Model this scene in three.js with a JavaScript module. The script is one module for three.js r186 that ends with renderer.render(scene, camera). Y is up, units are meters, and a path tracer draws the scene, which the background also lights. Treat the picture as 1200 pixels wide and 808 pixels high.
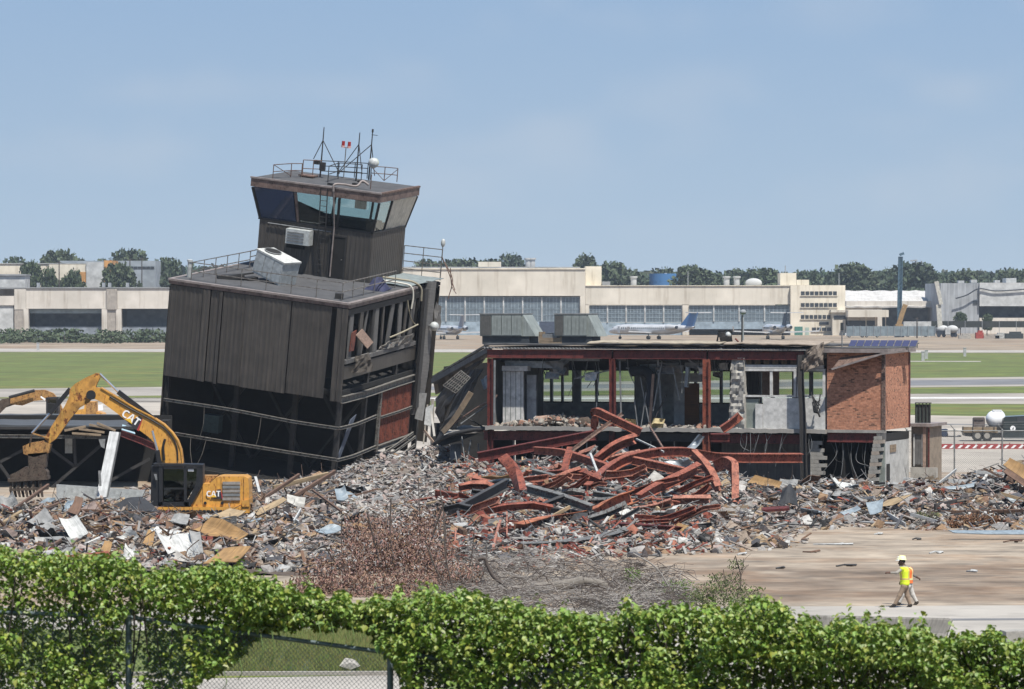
import * as THREE from 'three';
import { mergeGeometries, mergeVertices } from 'three/addons/utils/BufferGeometryUtils.js';
import { MarchingCubes } from 'three/addons/objects/MarchingCubes.js';
import { FontLoader } from 'three/addons/loaders/FontLoader.js';
import { TextGeometry } from 'three/addons/geometries/TextGeometry.js';

// ---------------------------------------------------------------- camera, sky, sun, exposure
const V3 = THREE.Vector3;
const FOC = 5000, CX = 600, HY = 350, EYE = 10.7;          // focal length and horizon in photograph pixels, eye height in metres
const scene = new THREE.Scene();
const camera = new THREE.PerspectiveCamera(2 * Math.atan(404 / FOC) * 180 / Math.PI, 1200 / 808, 1, 6000);
camera.position.set(0, EYE, 0);
camera.rotation.x = -Math.atan((404 - HY) / FOC);
camera.focus = 215; camera.userData.fStop = 8;
scene.add(camera);
const renderer = new THREE.WebGLRenderer({ antialias: true });
renderer.toneMapping = THREE.LinearToneMapping;
renderer.toneMappingExposure = 1.38;
renderer.shadowMap.enabled = true;
renderer.setSize(1024, 689);

function rngOf(seed) { let a = seed >>> 0; return () => { a = (a + 0x6D2B79F5) >>> 0; let t = a; t = Math.imul(t ^ (t >>> 15), t | 1); t ^= t + Math.imul(t ^ (t >>> 7), t | 61); return ((t ^ (t >>> 14)) >>> 0) / 4294967296; }; }
function noiseGrid(n, seed) { const r = rngOf(seed), g = new Float32Array(n * n); for (let i = 0; i < n * n; i++) g[i] = r(); return g; }
const NG = noiseGrid(256, 7);
const sm = t => t * t * (3 - 2 * t);
function vnoise(x, y, per = 256) { // periodic value noise; per: one period or [along x, along y]
  const pa = per.length ? per[0] : per, pb = per.length ? per[1] : per, xi = Math.floor(x), yi = Math.floor(y), fx = sm(x - xi), fy = sm(y - yi);
  const x0 = ((xi % pa) + pa) % pa, x1 = (x0 + 1) % pa, y0 = (((yi % pb) + pb) % pb) * 256, y1 = ((((yi + 1) % pb) + pb) % pb) * 256;
  const a = NG[y0 + x0], b = NG[y0 + x1], c = NG[y1 + x0], d = NG[y1 + x1];
  return a + (b - a) * fx + (c - a) * fy + (a - b - c + d) * fx * fy;
}
function fbm(x, y, per = 256, oct = 5) { let s = 0, w = .5, t = 0, p = per.length ? per : [per, per]; for (let i = 0; i < oct; i++) { s += w * vnoise(x + i * 17, y + i * 31, p); t += w; x *= 2; y *= 2; p = [Math.min(256, p[0] * 2), Math.min(256, p[1] * 2)]; w *= .55; } return s / t; }
const clamp = (x, a = 0, b = 1) => Math.min(b, Math.max(a, x)), lerp = (a, b, t) => a + (b - a) * t;

const SUN = new V3(Math.sin(.50) * Math.cos(1.08), Math.sin(1.08), Math.cos(.50) * Math.cos(1.08));
{ // hazy summer sky, a float panorama: air and thin cloud only
  const W = 2048, H = 1024, data = new Float32Array(W * H * 4);
  const stops = [[-90, [.20, .19, .17]], [-1, [.36, .44, .53]], [0, [.425, .530, .640]], [1.2, [.385, .505, .645]], [4, [.305, .440, .630]], [12, [.245, .385, .605]], [35, [.185, .305, .53]], [90, [.12, .225, .46]]];
  for (let j = 0; j < H; j++) {
    const el = ((j + .5) / H - .5) * 180;
    let k = 0; while (k < stops.length - 2 && el > stops[k + 1][0]) k++;
    const t = clamp((el - stops[k][0]) / (stops[k + 1][0] - stops[k][0]));
    for (let i = 0; i < W; i++) {
      const az = (i + .5) / W * 360;
      let c = 0;
      if (el > .3) {
        const u = az * 0.55, v = el * 2.1;
        c = clamp((fbm(u + 3.2, v + 9.1, [198, 256], 5) - .50) * 3.2) * clamp((el - .3) / 1.5) * .24;
      }
      for (let q = 0; q < 3; q++) { const a = lerp(stops[k][1][q], stops[k + 1][1][q], t); data[(j * W + i) * 4 + q] = lerp(a, [.60, .63, .68][q], c) * .775; }
      data[(j * W + i) * 4 + 3] = 1;
    }
  }
  const sky = new THREE.DataTexture(data, W, H, THREE.RGBAFormat, THREE.FloatType);
  sky.mapping = THREE.EquirectangularReflectionMapping; sky.magFilter = THREE.LinearFilter; sky.minFilter = THREE.LinearFilter; sky.wrapS = THREE.RepeatWrapping; sky.needsUpdate = true;
  scene.background = sky; scene.environment = sky;
}
const sun = new THREE.DirectionalLight(new THREE.Color(1.0, .955, .88), 5.0);
sun.position.copy(SUN).multiplyScalar(600).add(new V3(0, 0, -220));
sun.target.position.set(0, 0, -220); scene.add(sun.target);
sun.castShadow = true; sun.shadow.mapSize.set(4096, 4096); sun.shadow.radius = 1.2;
Object.assign(sun.shadow.camera, { left: -150, right: 150, top: 150, bottom: -150, near: 10, far: 1500 });
scene.add(sun);
scene.fog = new THREE.FogExp2(new THREE.Color(.62, .72, .84), 0.00008);

// ---------------------------------------------------------------- helpers
const P = (px, py, d) => new V3((px - CX) / FOC * d, EYE - (py - HY) / FOC * d, -d);     // photograph pixel + distance -> point
const gdist = py => FOC * EYE / (py - HY);                                               // distance of a ground point seen at row py
const G = (px, py) => P(px, py, gdist(py));
const v3 = (x, y, z) => new V3(x, y, z);
let rnd = rngOf(11);
const rr = (a, b) => a + (b - a) * rnd(), pick = a => a[Math.floor(rnd() * a.length)];
const lin = (r, g, b) => new THREE.Color().setRGB(r, g, b);
const taken = {};
function numbered(n) { const k = taken[n] = (taken[n] ?? -1) + 1; return k ? n + '_' + String(k).padStart(3, '0') : n; }
function fin(g) { // plain non-indexed geometry with position, normal, uv
  if (g.index) g = g.toNonIndexed();
  if (!g.attributes.normal) g.computeVertexNormals();
  for (const k of Object.keys(g.attributes)) if (!['position', 'normal', 'uv'].includes(k)) g.deleteAttribute(k);
  if (!g.attributes.uv) boxUV(g);
  return g;
}
function boxUV(g) { // uv in metres along the main direction of each face
  const p = g.attributes.position, n = g.attributes.normal, uv = new Float32Array(p.count * 2);
  for (let i = 0; i < p.count; i++) {
    const ax = Math.abs(n.getX(i)), ay = Math.abs(n.getY(i)), az = Math.abs(n.getZ(i));
    const x = p.getX(i), y = p.getY(i), z = p.getZ(i);
    if (ay >= ax && ay >= az) { uv[2 * i] = x; uv[2 * i + 1] = z; } else if (ax >= az) { uv[2 * i] = z; uv[2 * i + 1] = y; } else { uv[2 * i] = x; uv[2 * i + 1] = y; }
  }
  g.setAttribute('uv', new THREE.BufferAttribute(uv, 2)); return g;
}
function box(w, h, d, x = 0, y = 0, z = 0, rx = 0, ry = 0, rz = 0) {
  const g = fin(boxUV(new THREE.BoxGeometry(w, h, d)));
  if (rx || ry || rz) g.applyMatrix4(new THREE.Matrix4().makeRotationFromEuler(new THREE.Euler(rx, ry, rz)));
  g.translate(x, y, z); return g;
}
const bb = (x0, x1, y0, y1, z0, z1) => box(Math.abs(x1 - x0), Math.abs(y1 - y0), Math.abs(z1 - z0), (x0 + x1) / 2, (y0 + y1) / 2, (z0 + z1) / 2);
function frameMatrix(a, b, up = v3(0, 1, 0)) { // x axis along a->b, y close to up
  const x = b.clone().sub(a).normalize(); let z = x.clone().cross(up);
  if (z.lengthSq() < 1e-6) z = x.clone().cross(v3(0, 0, 1)); z.normalize();
  const y = z.clone().cross(x);
  return new THREE.Matrix4().makeBasis(x, y, z).setPosition(a.clone().add(b).multiplyScalar(.5));
}
const bar = (a, b, h, w, up) => box(a.distanceTo(b), h, w).applyMatrix4(frameMatrix(a, b, up));
function rod(a, b, r, seg = 6, r2 = r) {
  const g = fin(boxUV(new THREE.CylinderGeometry(r2, r, a.distanceTo(b), seg, 1)));
  g.applyMatrix4(new THREE.Matrix4().makeRotationZ(-Math.PI / 2)); return g.applyMatrix4(frameMatrix(a, b));
}
function tube(pts, r, seg = 6, n = 0) { return fin(new THREE.TubeGeometry(new THREE.CatmullRomCurve3(pts), n || pts.length * 5, r, seg)); }
function cyl(r, h, x, y, z, seg = 16, r2 = r) { return fin(new THREE.CylinderGeometry(r2, r, h, seg)).translate(x, y, z); }
function sphere(r, x, y, z, sx = 1, sy = 1, sz = 1, seg = 14) { return fin(new THREE.SphereGeometry(r, seg, Math.round(seg * .7))).scale(sx, sy, sz).translate(x, y, z); }
function fromTris(pos, uvs) { const g = new THREE.BufferGeometry(); g.setAttribute('position', new THREE.Float32BufferAttribute(pos, 3)); if (uvs) g.setAttribute('uv', new THREE.Float32BufferAttribute(uvs, 2)); g.computeVertexNormals(); return uvs ? g : boxUV(g); }
// sweep a closed 2D profile [y,z] along points, flat shaded; ups: vector or array
function sweep(profile, pts, up = v3(0, 1, 0), n = 0, twist = 0) {
  const curve = n ? new THREE.CatmullRomCurve3(pts, false, 'catmullrom', .35) : null;
  const N = n || pts.length - 1, rings = []; let len = 0, prev = null;
  for (let i = 0; i <= N; i++) {
    const t = i / N, c = curve ? curve.getPoint(t) : pts[i];
    const tan = curve ? curve.getTangent(t) : (i < N ? pts[i + 1].clone().sub(pts[i]) : pts[i].clone().sub(pts[i - 1])).normalize();
    let z = tan.clone().cross(up); if (z.lengthSq() < 1e-5) z = tan.clone().cross(v3(0, 0, 1)); z.normalize(); let y = z.clone().cross(tan);
    if (twist) { const q = new THREE.Quaternion().setFromAxisAngle(tan, twist * t); y.applyQuaternion(q); z.applyQuaternion(q); }
    if (prev) len += prev.distanceTo(c); prev = c;
    rings.push([profile.map(([a, b]) => c.clone().addScaledVector(y, a).addScaledVector(z, b)), len]);
  }
  const pos = [], uv = [], m = profile.length; let per = [0];
  for (let k = 0; k < m; k++) { const [a, b] = profile[k], [c, d] = profile[(k + 1) % m]; per.push(per[k] + Math.hypot(c - a, d - b)); }
  for (let i = 0; i < N; i++) for (let k = 0; k < m; k++) {
    const A = rings[i][0][k], B = rings[i][0][(k + 1) % m], C = rings[i + 1][0][(k + 1) % m], D = rings[i + 1][0][k];
    for (const [p, u, w] of [[A, rings[i][1], per[k]], [C, rings[i + 1][1], per[k + 1]], [B, rings[i][1], per[k + 1]], [A, rings[i][1], per[k]], [D, rings[i + 1][1], per[k]], [C, rings[i + 1][1], per[k + 1]]]) { pos.push(p.x, p.y, p.z); uv.push(u, w); }
  }
  const tri = THREE.ShapeUtils.triangulateShape(profile.map(([a, b]) => new THREE.Vector2(a, b)), []);
  for (const [ri, flip] of [[0, 0], [N, 1]]) for (const f of tri) for (const k of (flip ? [f[0], f[1], f[2]] : [f[0], f[2], f[1]])) { const p = rings[ri][0][k]; pos.push(p.x, p.y, p.z); uv.push(profile[k][0], profile[k][1]); }
  return fromTris(pos, uv);
}
const iProf = (h, w, t = .035) => [[-h / 2, -w / 2], [-h / 2, w / 2], [-h / 2 + t, w / 2], [-h / 2 + t, t / 2], [h / 2 - t, t / 2], [h / 2 - t, w / 2], [h / 2, w / 2], [h / 2, -w / 2], [h / 2 - t, -w / 2], [h / 2 - t, -t / 2], [-h / 2 + t, -t / 2], [-h / 2 + t, -w / 2]];
const cProf = (h, w, t = .03) => [[-h / 2, -w / 2], [-h / 2, w / 2], [-h / 2 + t, w / 2], [-h / 2 + t, -w / 2 + t], [h / 2 - t, -w / 2 + t], [h / 2 - t, w / 2], [h / 2, w / 2], [h / 2, -w / 2]];
const lProf = (h, w, t = .02) => [[-h / 2, -w / 2], [-h / 2, w / 2], [-h / 2 + t, w / 2], [-h / 2 + t, -w / 2 + t], [h / 2, -w / 2 + t], [h / 2, -w / 2]];
const rProf = (h, w) => [[-h / 2, -w / 2], [-h / 2, w / 2], [h / 2, w / 2], [h / 2, -w / 2]];
// bilinear patch through four corners with thickness and an offset along its normal: c00 c10 c11 c01
function patch(c, nu = 1, nv = 1, th = .02, off = null) {
  const nrm = c[1].clone().sub(c[0]).cross(c[3].clone().sub(c[0])).normalize();
  const lu = c[0].distanceTo(c[1]), lv = c[0].distanceTo(c[3]);
  const at = (u, v, k) => { const a = c[0].clone().lerp(c[1], u), b = c[3].clone().lerp(c[2], u); return a.lerp(b, v).addScaledVector(nrm, (off ? off(u, v, u * lu, v * lv) : 0) + k * th); };
  const pos = [], uv = [];
  const quad = (A, B, C, D, ua) => { for (const k of [0, 1, 2, 0, 2, 3]) { const p = [A, B, C, D][k]; pos.push(p.x, p.y, p.z); uv.push(...ua[k]); } };
  for (let i = 0; i < nu; i++) for (let j = 0; j < nv; j++) {
    const u0 = i / nu, u1 = (i + 1) / nu, w0 = j / nv, w1 = (j + 1) / nv, ua = [[u0 * lu, w0 * lv], [u1 * lu, w0 * lv], [u1 * lu, w1 * lv], [u0 * lu, w1 * lv]];
    quad(at(u0, w0, .5), at(u1, w0, .5), at(u1, w1, .5), at(u0, w1, .5), ua);
    quad(at(u0, w0, -.5), at(u0, w1, -.5), at(u1, w1, -.5), at(u1, w0, -.5), [ua[0], ua[3], ua[2], ua[1]]);
    if (j == 0) quad(at(u0, 0, -.5), at(u1, 0, -.5), at(u1, 0, .5), at(u0, 0, .5), ua);
    if (j == nv - 1) quad(at(u0, 1, .5), at(u1, 1, .5), at(u1, 1, -.5), at(u0, 1, -.5), ua);
    if (i == 0) quad(at(0, w0, .5), at(0, w1, .5), at(0, w1, -.5), at(0, w0, -.5), ua);
    if (i == nu - 1) quad(at(1, w0, -.5), at(1, w1, -.5), at(1, w1, .5), at(1, w0, .5), ua);
  }
  return fromTris(pos, uv);
}
const vpatch = (x0, x1, y0, y1, z, nu, nv, th, off) => patch([v3(x0, y0, z), v3(x1, y0, z), v3(x1, y1, z), v3(x0, y1, z)], nu, nv, th, off);
function extr(pts, depth, bevel = 0) { // outline [x,y] extruded along z, centred
  const s = new THREE.Shape(pts.map(p => new THREE.Vector2(p[0], p[1])));
  const g = new THREE.ExtrudeGeometry(s, { depth, bevelEnabled: bevel > 0, bevelSize: bevel, bevelThickness: bevel, bevelSegments: 1, steps: 1, curveSegments: 6 });
  g.deleteAttribute('uv'); return fin(g.translate(0, 0, -depth / 2));
}
const merge = gs => mergeGeometries(gs.flat(Infinity).map(fin));
function mesh(name, geos, mat, parent, ud) { // one named mesh, geometry in the parent's own coordinates
  const m = new THREE.Mesh(Array.isArray(geos) ? (geos.flat(Infinity).length > 1 ? merge(geos) : fin(geos.flat(Infinity)[0])) : geos, mat);
  m.name = parent === scene ? numbered(name) : name; m.castShadow = m.receiveShadow = true; parent.add(m); if (ud) Object.assign(m.userData, ud); return m;
}
function meshW(name, geos, mat, parent, ud) { // the same, geometry given in world coordinates
  let top = parent; top.updateWorldMatrix(true, false);
  const g = Array.isArray(geos) ? merge(geos) : fin(geos); g.applyMatrix4(parent.matrixWorld.clone().invert()); return mesh(name, g, mat, parent, ud);
}
function thing(name, label, category, pos, turn = 0, group) {
  const o = new THREE.Group(); o.name = numbered(name); scene.add(o); if (pos) o.position.copy(pos); o.rotation.y = turn;
  o.userData = { label, category, kind: 'thing' }; if (group) o.userData.group = group; o.updateMatrixWorld(true); return o;
}
function single(name, label, category, geos, mat, group) { // a thing that is one mesh, geometry given in world coordinates
  const g = Array.isArray(geos) ? merge(geos) : fin(geos); g.computeBoundingBox(); const b = g.boundingBox, c = v3((b.min.x + b.max.x) / 2, b.min.y, (b.min.z + b.max.z) / 2);
  g.translate(-c.x, -c.y, -c.z); const m = mesh(name, g, mat, scene, { label, category, kind: 'thing' }); m.position.copy(c); if (group) m.userData.group = group; return m;
}
function dup(o, pos, turn, label, group) { const c = o.clone(); c.name = numbered(o.name.replace(/_\d\d\d$/, '')); c.userData = { ...o.userData }; if (label) c.userData.label = label; if (group) c.userData.group = group; if (pos) c.position.copy(pos); if (turn !== undefined) c.rotation.y = turn; scene.add(c); return c; }
function struct(name, geos, mat) { return mesh(name, geos, mat, scene, { kind: 'structure' }); }
function inst(name, geo, mat, n, label, category, kind = 'stuff') { const m = new THREE.InstancedMesh(geo, mat, n); m.name = numbered(name); m.castShadow = m.receiveShadow = true; m.userData = { kind }; if (label) Object.assign(m.userData, { label, category }); scene.add(m); return m; }
const onZ = (o, z) => (px, py) => { o.updateMatrixWorld(true); const inv = o.matrixWorld.clone().invert(), a = v3(0, EYE, 0).applyMatrix4(inv), b = P(px, py, 100).applyMatrix4(inv).sub(a); return a.addScaledVector(b, (z - a.z) / b.z); };
const onY = (o, y) => (px, py) => { o.updateMatrixWorld(true); const inv = o.matrixWorld.clone().invert(), a = v3(0, EYE, 0).applyMatrix4(inv), b = P(px, py, 100).applyMatrix4(inv).sub(a); return a.addScaledVector(b, (y - a.y) / b.y); };

// ---------------------------------------------------------------- textures and materials
function tex(w, h, fn, srgb = true) {
  const d = new Uint8Array(w * h * 4);
  for (let j = 0; j < h; j++) for (let i = 0; i < w; i++) { const c = fn(i / w, j / h, i, j); const k = (j * w + i) * 4; d[k] = clamp(c[0]) * 255; d[k + 1] = clamp(c[1]) * 255; d[k + 2] = clamp(c[2]) * 255; d[k + 3] = 255; }
  const t = new THREE.DataTexture(d, w, h); t.wrapS = t.wrapT = THREE.RepeatWrapping; t.magFilter = THREE.LinearFilter; t.minFilter = THREE.LinearMipmapLinearFilter; t.generateMipmaps = true; if (srgb) t.colorSpace = THREE.SRGBColorSpace; t.needsUpdate = true; return t;
}
const repCache = new Map();
const rep = (t, x, y = x) => { const k = t.id + '/' + x + '/' + y; if (!repCache.has(k)) { const c = t.clone(); c.repeat.set(x, y); c.needsUpdate = true; repCache.set(k, c); } return repCache.get(k); };
const g3 = v => [v, v, v];
const tGrime = tex(512, 512, (u, v) => g3(.74 + .30 * (fbm(u * 8, v * 8, 8, 6) - .25)));                  // even mottling
const tStreak = tex(512, 512, (u, v) => g3(.62 + .28 * fbm(u * 48, v * 3, [48, 3], 4) + .22 * fbm(u * 8 + 5, v * 8, 8, 5)));  // rain streaks run along v
const tRust = tex(512, 512, (u, v) => { const n = fbm(u * 10, v * 10, 10, 6), s = clamp((fbm(u * 26 + 9, v * 7, [26, 7], 5) - .55) * 7), k = clamp((fbm(u * 14 + 3, v * 14 + 8, 14, 5) - .60) * 9); const b = .70 + .5 * (n - .3); return [lerp(lerp(b, b * .55, k), 1, s * .5), lerp(lerp(b, b * .42, k), .98, s * .75), lerp(lerp(b, b * .38, k), .96, s * .8)]; });
const tWood = tex(512, 512, (u, v) => { const n = fbm(u * 3, v * 60, [3, 60], 4), m = fbm(u * 6, v * 6 + 3, 6, 4); return g3(.60 + .32 * n + .2 * (m - .4)); });
const tConc = tex(512, 512, (u, v) => { const n = fbm(u * 6, v * 6, 6, 7), s = clamp((fbm(u * 22 + 4, v * 22, 22, 5) - .55) * 3); return g3(.87 + .24 * (n - .5) - .12 * s); });
const M = {};
function mat(c, o = {}) {
  const { map, r = .5, ry, bump, bs, ...rest } = o;
  const m = new THREE.MeshStandardMaterial({ color: Array.isArray(c) ? lin(...c) : new THREE.Color(c), roughness: .8, metalness: 0, side: THREE.DoubleSide, ...rest });
  if (map) m.map = rep(map, r, ry ?? r);
  if (bump) { m.bumpMap = rep(bump, r, ry ?? r); m.bumpScale = bs ?? .01; }
  return m;
}
// ---------------------------------------------------------------- the setting: ground, strips, lot
const tDirt = tex(1024, 1024, (u, v) => { // pale dusty lot over old paving
  const a = fbm(u * 12, v * 12, 12, 7), b = fbm(u * 48 + 3, v * 48 + 7, 48, 4), s = clamp((fbm(u * 10 + 1, v * 26 + 2, [10, 26], 5) - .54) * 5), w = clamp((fbm(u * 7 + 8, v * 7, 7, 5) - .50) * 5);
  const l = .86 + .30 * (a - .5) + .16 * (b - .5) - .13 * s;
  return [l * lerp(.98, .92, w), l * lerp(.94, .84, w), l * lerp(.89, .76, w)]; });
const tGrass = tex(512, 512, (u, v) => { const a = fbm(u * 5, v * 26, [5, 26], 5), b = fbm(u * 24, v * 24, 24, 4), y = clamp((fbm(u * 4 + 2, v * 12 + 6, [4, 12], 5) - .5) * 3.2); const l = .72 + .42 * (a - .5) + .3 * (b - .5); return [l * lerp(.84, 1.0, y), l * lerp(.95, .95, y), l * lerp(.72, .76, y)]; });
M.dirtFar = mat([.37, .325, .265], { map: tDirt, r: .008, roughness: 1 });
M.lot = mat([.40, .335, .265], { map: tDirt, r: .035, roughness: .95, bump: tGrime, bs: .03 });
M.lotDark = mat([.235, .185, .145], { map: tDirt, r: .05, roughness: 1 });
M.grassFar = mat([.27, .265, .095], { map: tGrass, r: .02, ry: .02, roughness: 1 });
M.asphalt = mat([.20, .20, .205], { map: tConc, r: .03, roughness: .9 });
M.runway = mat([.37, .335, .29], { map: tConc, r: .02, roughness: .9 });
M.concrete = mat([.45, .415, .365], { map: tConc, r: .04, roughness: .9 });
M.apron = mat([.46, .41, .345], { map: tConc, r: .025, roughness: .9 });
M.paint = mat([.72, .70, .66], { map: tConc, r: .2 });
// the plain itself, one sheet to the horizon
struct('ground', (() => { const g = new THREE.PlaneGeometry(9000, 9000).rotateX(-Math.PI / 2).translate(0, -.02, -3000); return boxUV(g.toNonIndexed()); })(), M.dirtFar);
// strip between two image rows given at px 0 and px 1200, laid flat on the plain
function strip(name, l0, l1, r0, r1, m, k, pxa = -500, pxb = 1700) {
  const row = (px, a, b) => lerp(a, b, px / 1200);
  const pts = [];
  const q = [G(pxa, row(pxa, l0, r0)), G(pxb, row(pxb, l0, r0)), G(pxb, row(pxb, l1, r1)), G(pxa, row(pxa, l1, r1))];
  for (const i of [0, 2, 1, 0, 3, 2]) pts.push(q[i].x, k * .006, q[i].z);
  return struct(name, fromTris(pts), m);
}
strip('apron', 466, 700, 489, 700, M.apron, 1);
strip('grass_strip', 413, 456, 414, 442, M.grassFar, 2);
strip('taxiway', 456, 466, 442, 453, M.runway, 2);
strip('grass_strip', 466, 467.2, 453, 461, M.grassFar, 2);
strip('runway', 467.2, 470, 461, 474, M.runway, 2);
strip('grass_strip', 468, 468.5, 474, 489, M.grassFar, 3, 300, 1700);
strip('taxiway_centre', 460, 462, 444.5, 451, M.asphalt, 3, 500, 1700);
strip('runway_marking', 468, 468.8, 465.6, 467.6, M.paint, 3, 420, 1700);
strip('service_road', 409, 412.5, 410.8, 413.6, M.concrete, 3);
strip('runway_edge', 421, 421.2, 423.6, 424.6, M.concrete, 3, 1060, 1150);
strip('apron_edge_line', 484, 484.4, 498.2, 499.2, M.asphalt, 3, 200, 1700);
// the demolition lot in front, with its paved strip and the lawn and kerb below the fence
{
  const lotPts = (rows, m, name, k) => { const pts = [], n = rows.length; for (let i = 0; i < n - 1; i++) { const [pa, a0, a1] = rows[i], [pb, b0, b1] = rows[i + 1]; const q = [G(pa, a0), G(pb, b0), G(pb, b1), G(pa, a1)]; for (const j of [0, 2, 1, 0, 3, 2]) pts.push(q[j].x, k * .006, q[j].z); } return struct(name, fromTris(pts), m); };
  { // dusty lot: pale crushed paving with patches and drag trails of bare brown earth
    const pos = [], col = [], x0 = -34, x1 = 34, z0 = -262, z1 = -146.5, st = .62, nx = Math.round((x1 - x0) / st), nz = Math.round((z1 - z0) / st);
    const mask = (x, z) => { const d = -z, px = CX + FOC * x / d, py = HY + FOC * EYE / d; const e = fbm(x * .16 + 3, d * .16, 256, 4) - .5, f = fbm(x * .7 + 9, d * .35 + 30, 256, 4) - .5; const core = clamp((px - 720) / 120 + e * 1.2) * clamp((d - 149) / 2 + f) * clamp((171 - d) / 5 + e * 3 + f * 2); const tr = clamp((fbm(x * .12 + 60, d * 1.1, 256, 3) - .58) * 6) * .5; return clamp(core * (.75 + 1.3 * f) + tr * (1 - core)); };
    const A = [.47, .425, .365], B = [.275, .220, .172]; const at = (i, j) => { const x = x0 + i * st, z = z0 + j * st, m = mask(x, z), w = .92 + .3 * (fbm(x * .9, z * .9 + 50, 256, 3) - .5); pos.push(x, .024, z); col.push(...A.map((v, k) => lerp(v, B[k], m) * w)); };
    for (let j = 0; j < nz; j++) for (let i = 0; i < nx; i++) { at(i, j); at(i, j + 1); at(i + 1, j); at(i + 1, j); at(i, j + 1); at(i + 1, j + 1); }
    const g = fromTris(pos); g.setAttribute('color', new THREE.Float32BufferAttribute(col, 3)); const m = new THREE.Mesh(g, new THREE.MeshStandardMaterial({ vertexColors: true, roughness: 1, map: rep(tDirt, .05), side: THREE.DoubleSide })); m.name = 'demolition_lot'; m.userData.kind = 'structure'; m.receiveShadow = m.castShadow = true; scene.add(m);
  }
  lotPts([[-300, 712, 900], [600, 714, 900], [1500, 709.5, 900]], M.concrete, 'paved_strip', 5);
  lotPts([[640, 729, 732], [1300, 726, 728]], M.asphalt, 'paving_joint', 6);
  lotPts([[-300, 735, 795], [250, 742, 797], [520, 750, 792], [560, 765, 790]], M.grassFar, 'lawn', 6);
}
// ---------------------------------------------------------------- rubble mound
const BUMPS = [ // px, distance, half width x, half width along view, height
  [-20, 188, 5, 6, 1.5], [60, 186, 4, 6, 1.35], [120, 185, 3.5, 6, 1.5], [190, 182, 3.5, 5.5, .9], [250, 183, 3.2, 5, .95], [20, 176, 6, 4, .8], [130, 175, 6, 4, .8], [240, 176, 4, 4, .6], [0, 169, 7, 4, .5], [130, 168, 7, 4, .5], [330, 178, 5, 7, .34], [400, 182, 5, 8, .34], [300, 168, 5, 5, .2],
  [310, 200, 3, 8, 1.0], [360, 204, 3, 10, 1.1], [410, 213, 3, 12, .8], [330, 228, 4, 8, .4], [450, 236, 3.2, 9, 1.3], [495, 242, 3, 8, 1.9], [540, 232, 3, 9, 1.4],
  [600, 187, 4, 5, .7], [680, 188.5, 4, 5, .5], [540, 190, 3, 6, .6], [540, 200, 2.6, 8, 1.0], [590, 200, 3.2, 8, 1.3], [650, 208, 3.5, 10, 1.6], [620, 225, 4, 9, 1.7], [710, 220, 4, 9, 2.0], [740, 208, 3.5, 9, 1.4], [790, 220, 3.5, 8, 1.8], [830, 215, 3, 8, 1.2],
  [870, 216, 3, 8, 1.0], [920, 217, 3, 7, .9], [975, 217, 3, 6, 1.2], [1030, 213, 2.6, 6, .9], [1075, 212, 2.4, 6, 1.3], [1120, 208, 2.6, 5, 1.1], [1165, 211, 2.4, 5, 1.6], [1210, 210, 3.5, 6, 2.1]].map(([px, d, rx, rd, h]) => [(px - CX) / FOC * d, d, rx, rd, h]);
function heap(x, z, rough = 1) {
  const d = -z; let h = 0;
  for (const [bx, bd, rx, rd, bh] of BUMPS) { const q = ((x - bx) / rx) ** 2 + ((d - bd) / rd) ** 2; if (q < 7) h = Math.max(h, bh * Math.exp(-q * .62)) + .18 * bh * Math.exp(-q * .62) * (h > 0 ? .5 : 0); }
  const n = fbm(x * .55 + 40, d * .55, 256, 4) - .5, n2 = fbm(x * 1.9 + 10, d * 1.9 + 60, 256, 3) - .5;
  return h * (1 + rough * .7 * n) + rough * .35 * clamp(h * 2) * n2 - .10;
}
{
  const pos = [], col = [], x0 = -29, x1 = 29, z0 = -252, z1 = -164, st = .36;
  const nx = Math.round((x1 - x0) / st), nz = Math.round((z1 - z0) / st), H = [];
  for (let j = 0; j <= nz; j++) { H.push([]); for (let i = 0; i <= nx; i++) H[j].push(heap(x0 + i * st, z0 + j * st)); }
  const cA = [.24, .205, .175], cB = [.12, .09, .07], cC = [.34, .315, .285];
  const pc = (x, z) => { const a = clamp((fbm(x * .28 + 5, z * .28, 256, 4) - .38) * 3), b = clamp((fbm(x * .9 + 25, z * .9 + 4, 256, 3) - .5) * 4); return cA.map((v, k) => lerp(lerp(cB[k], v, a), cC[k], b * .6)); };
  const push = (i, j) => { const x = x0 + i * st, z = z0 + j * st; pos.push(x, H[j][i], z); col.push(...pc(x, z)); };
  for (let j = 0; j < nz; j++) for (let i = 0; i < nx; i++) { if (Math.max(H[j][i], H[j][i + 1], H[j + 1][i], H[j + 1][i + 1]) < .012) continue; push(i, j); push(i, j + 1); push(i + 1, j); push(i + 1, j); push(i, j + 1); push(i + 1, j + 1); }
  let g = fromTris(pos); g.setAttribute('color', new THREE.Float32BufferAttribute(col, 3));
  const m = new THREE.Mesh(g, new THREE.MeshStandardMaterial({ vertexColors: true, roughness: 1, side: THREE.DoubleSide, map: rep(tGrime, .7) }));
  m.name = 'rubble_mound'; m.userData.kind = 'structure'; m.castShadow = m.receiveShadow = true; scene.add(m);
}
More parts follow.
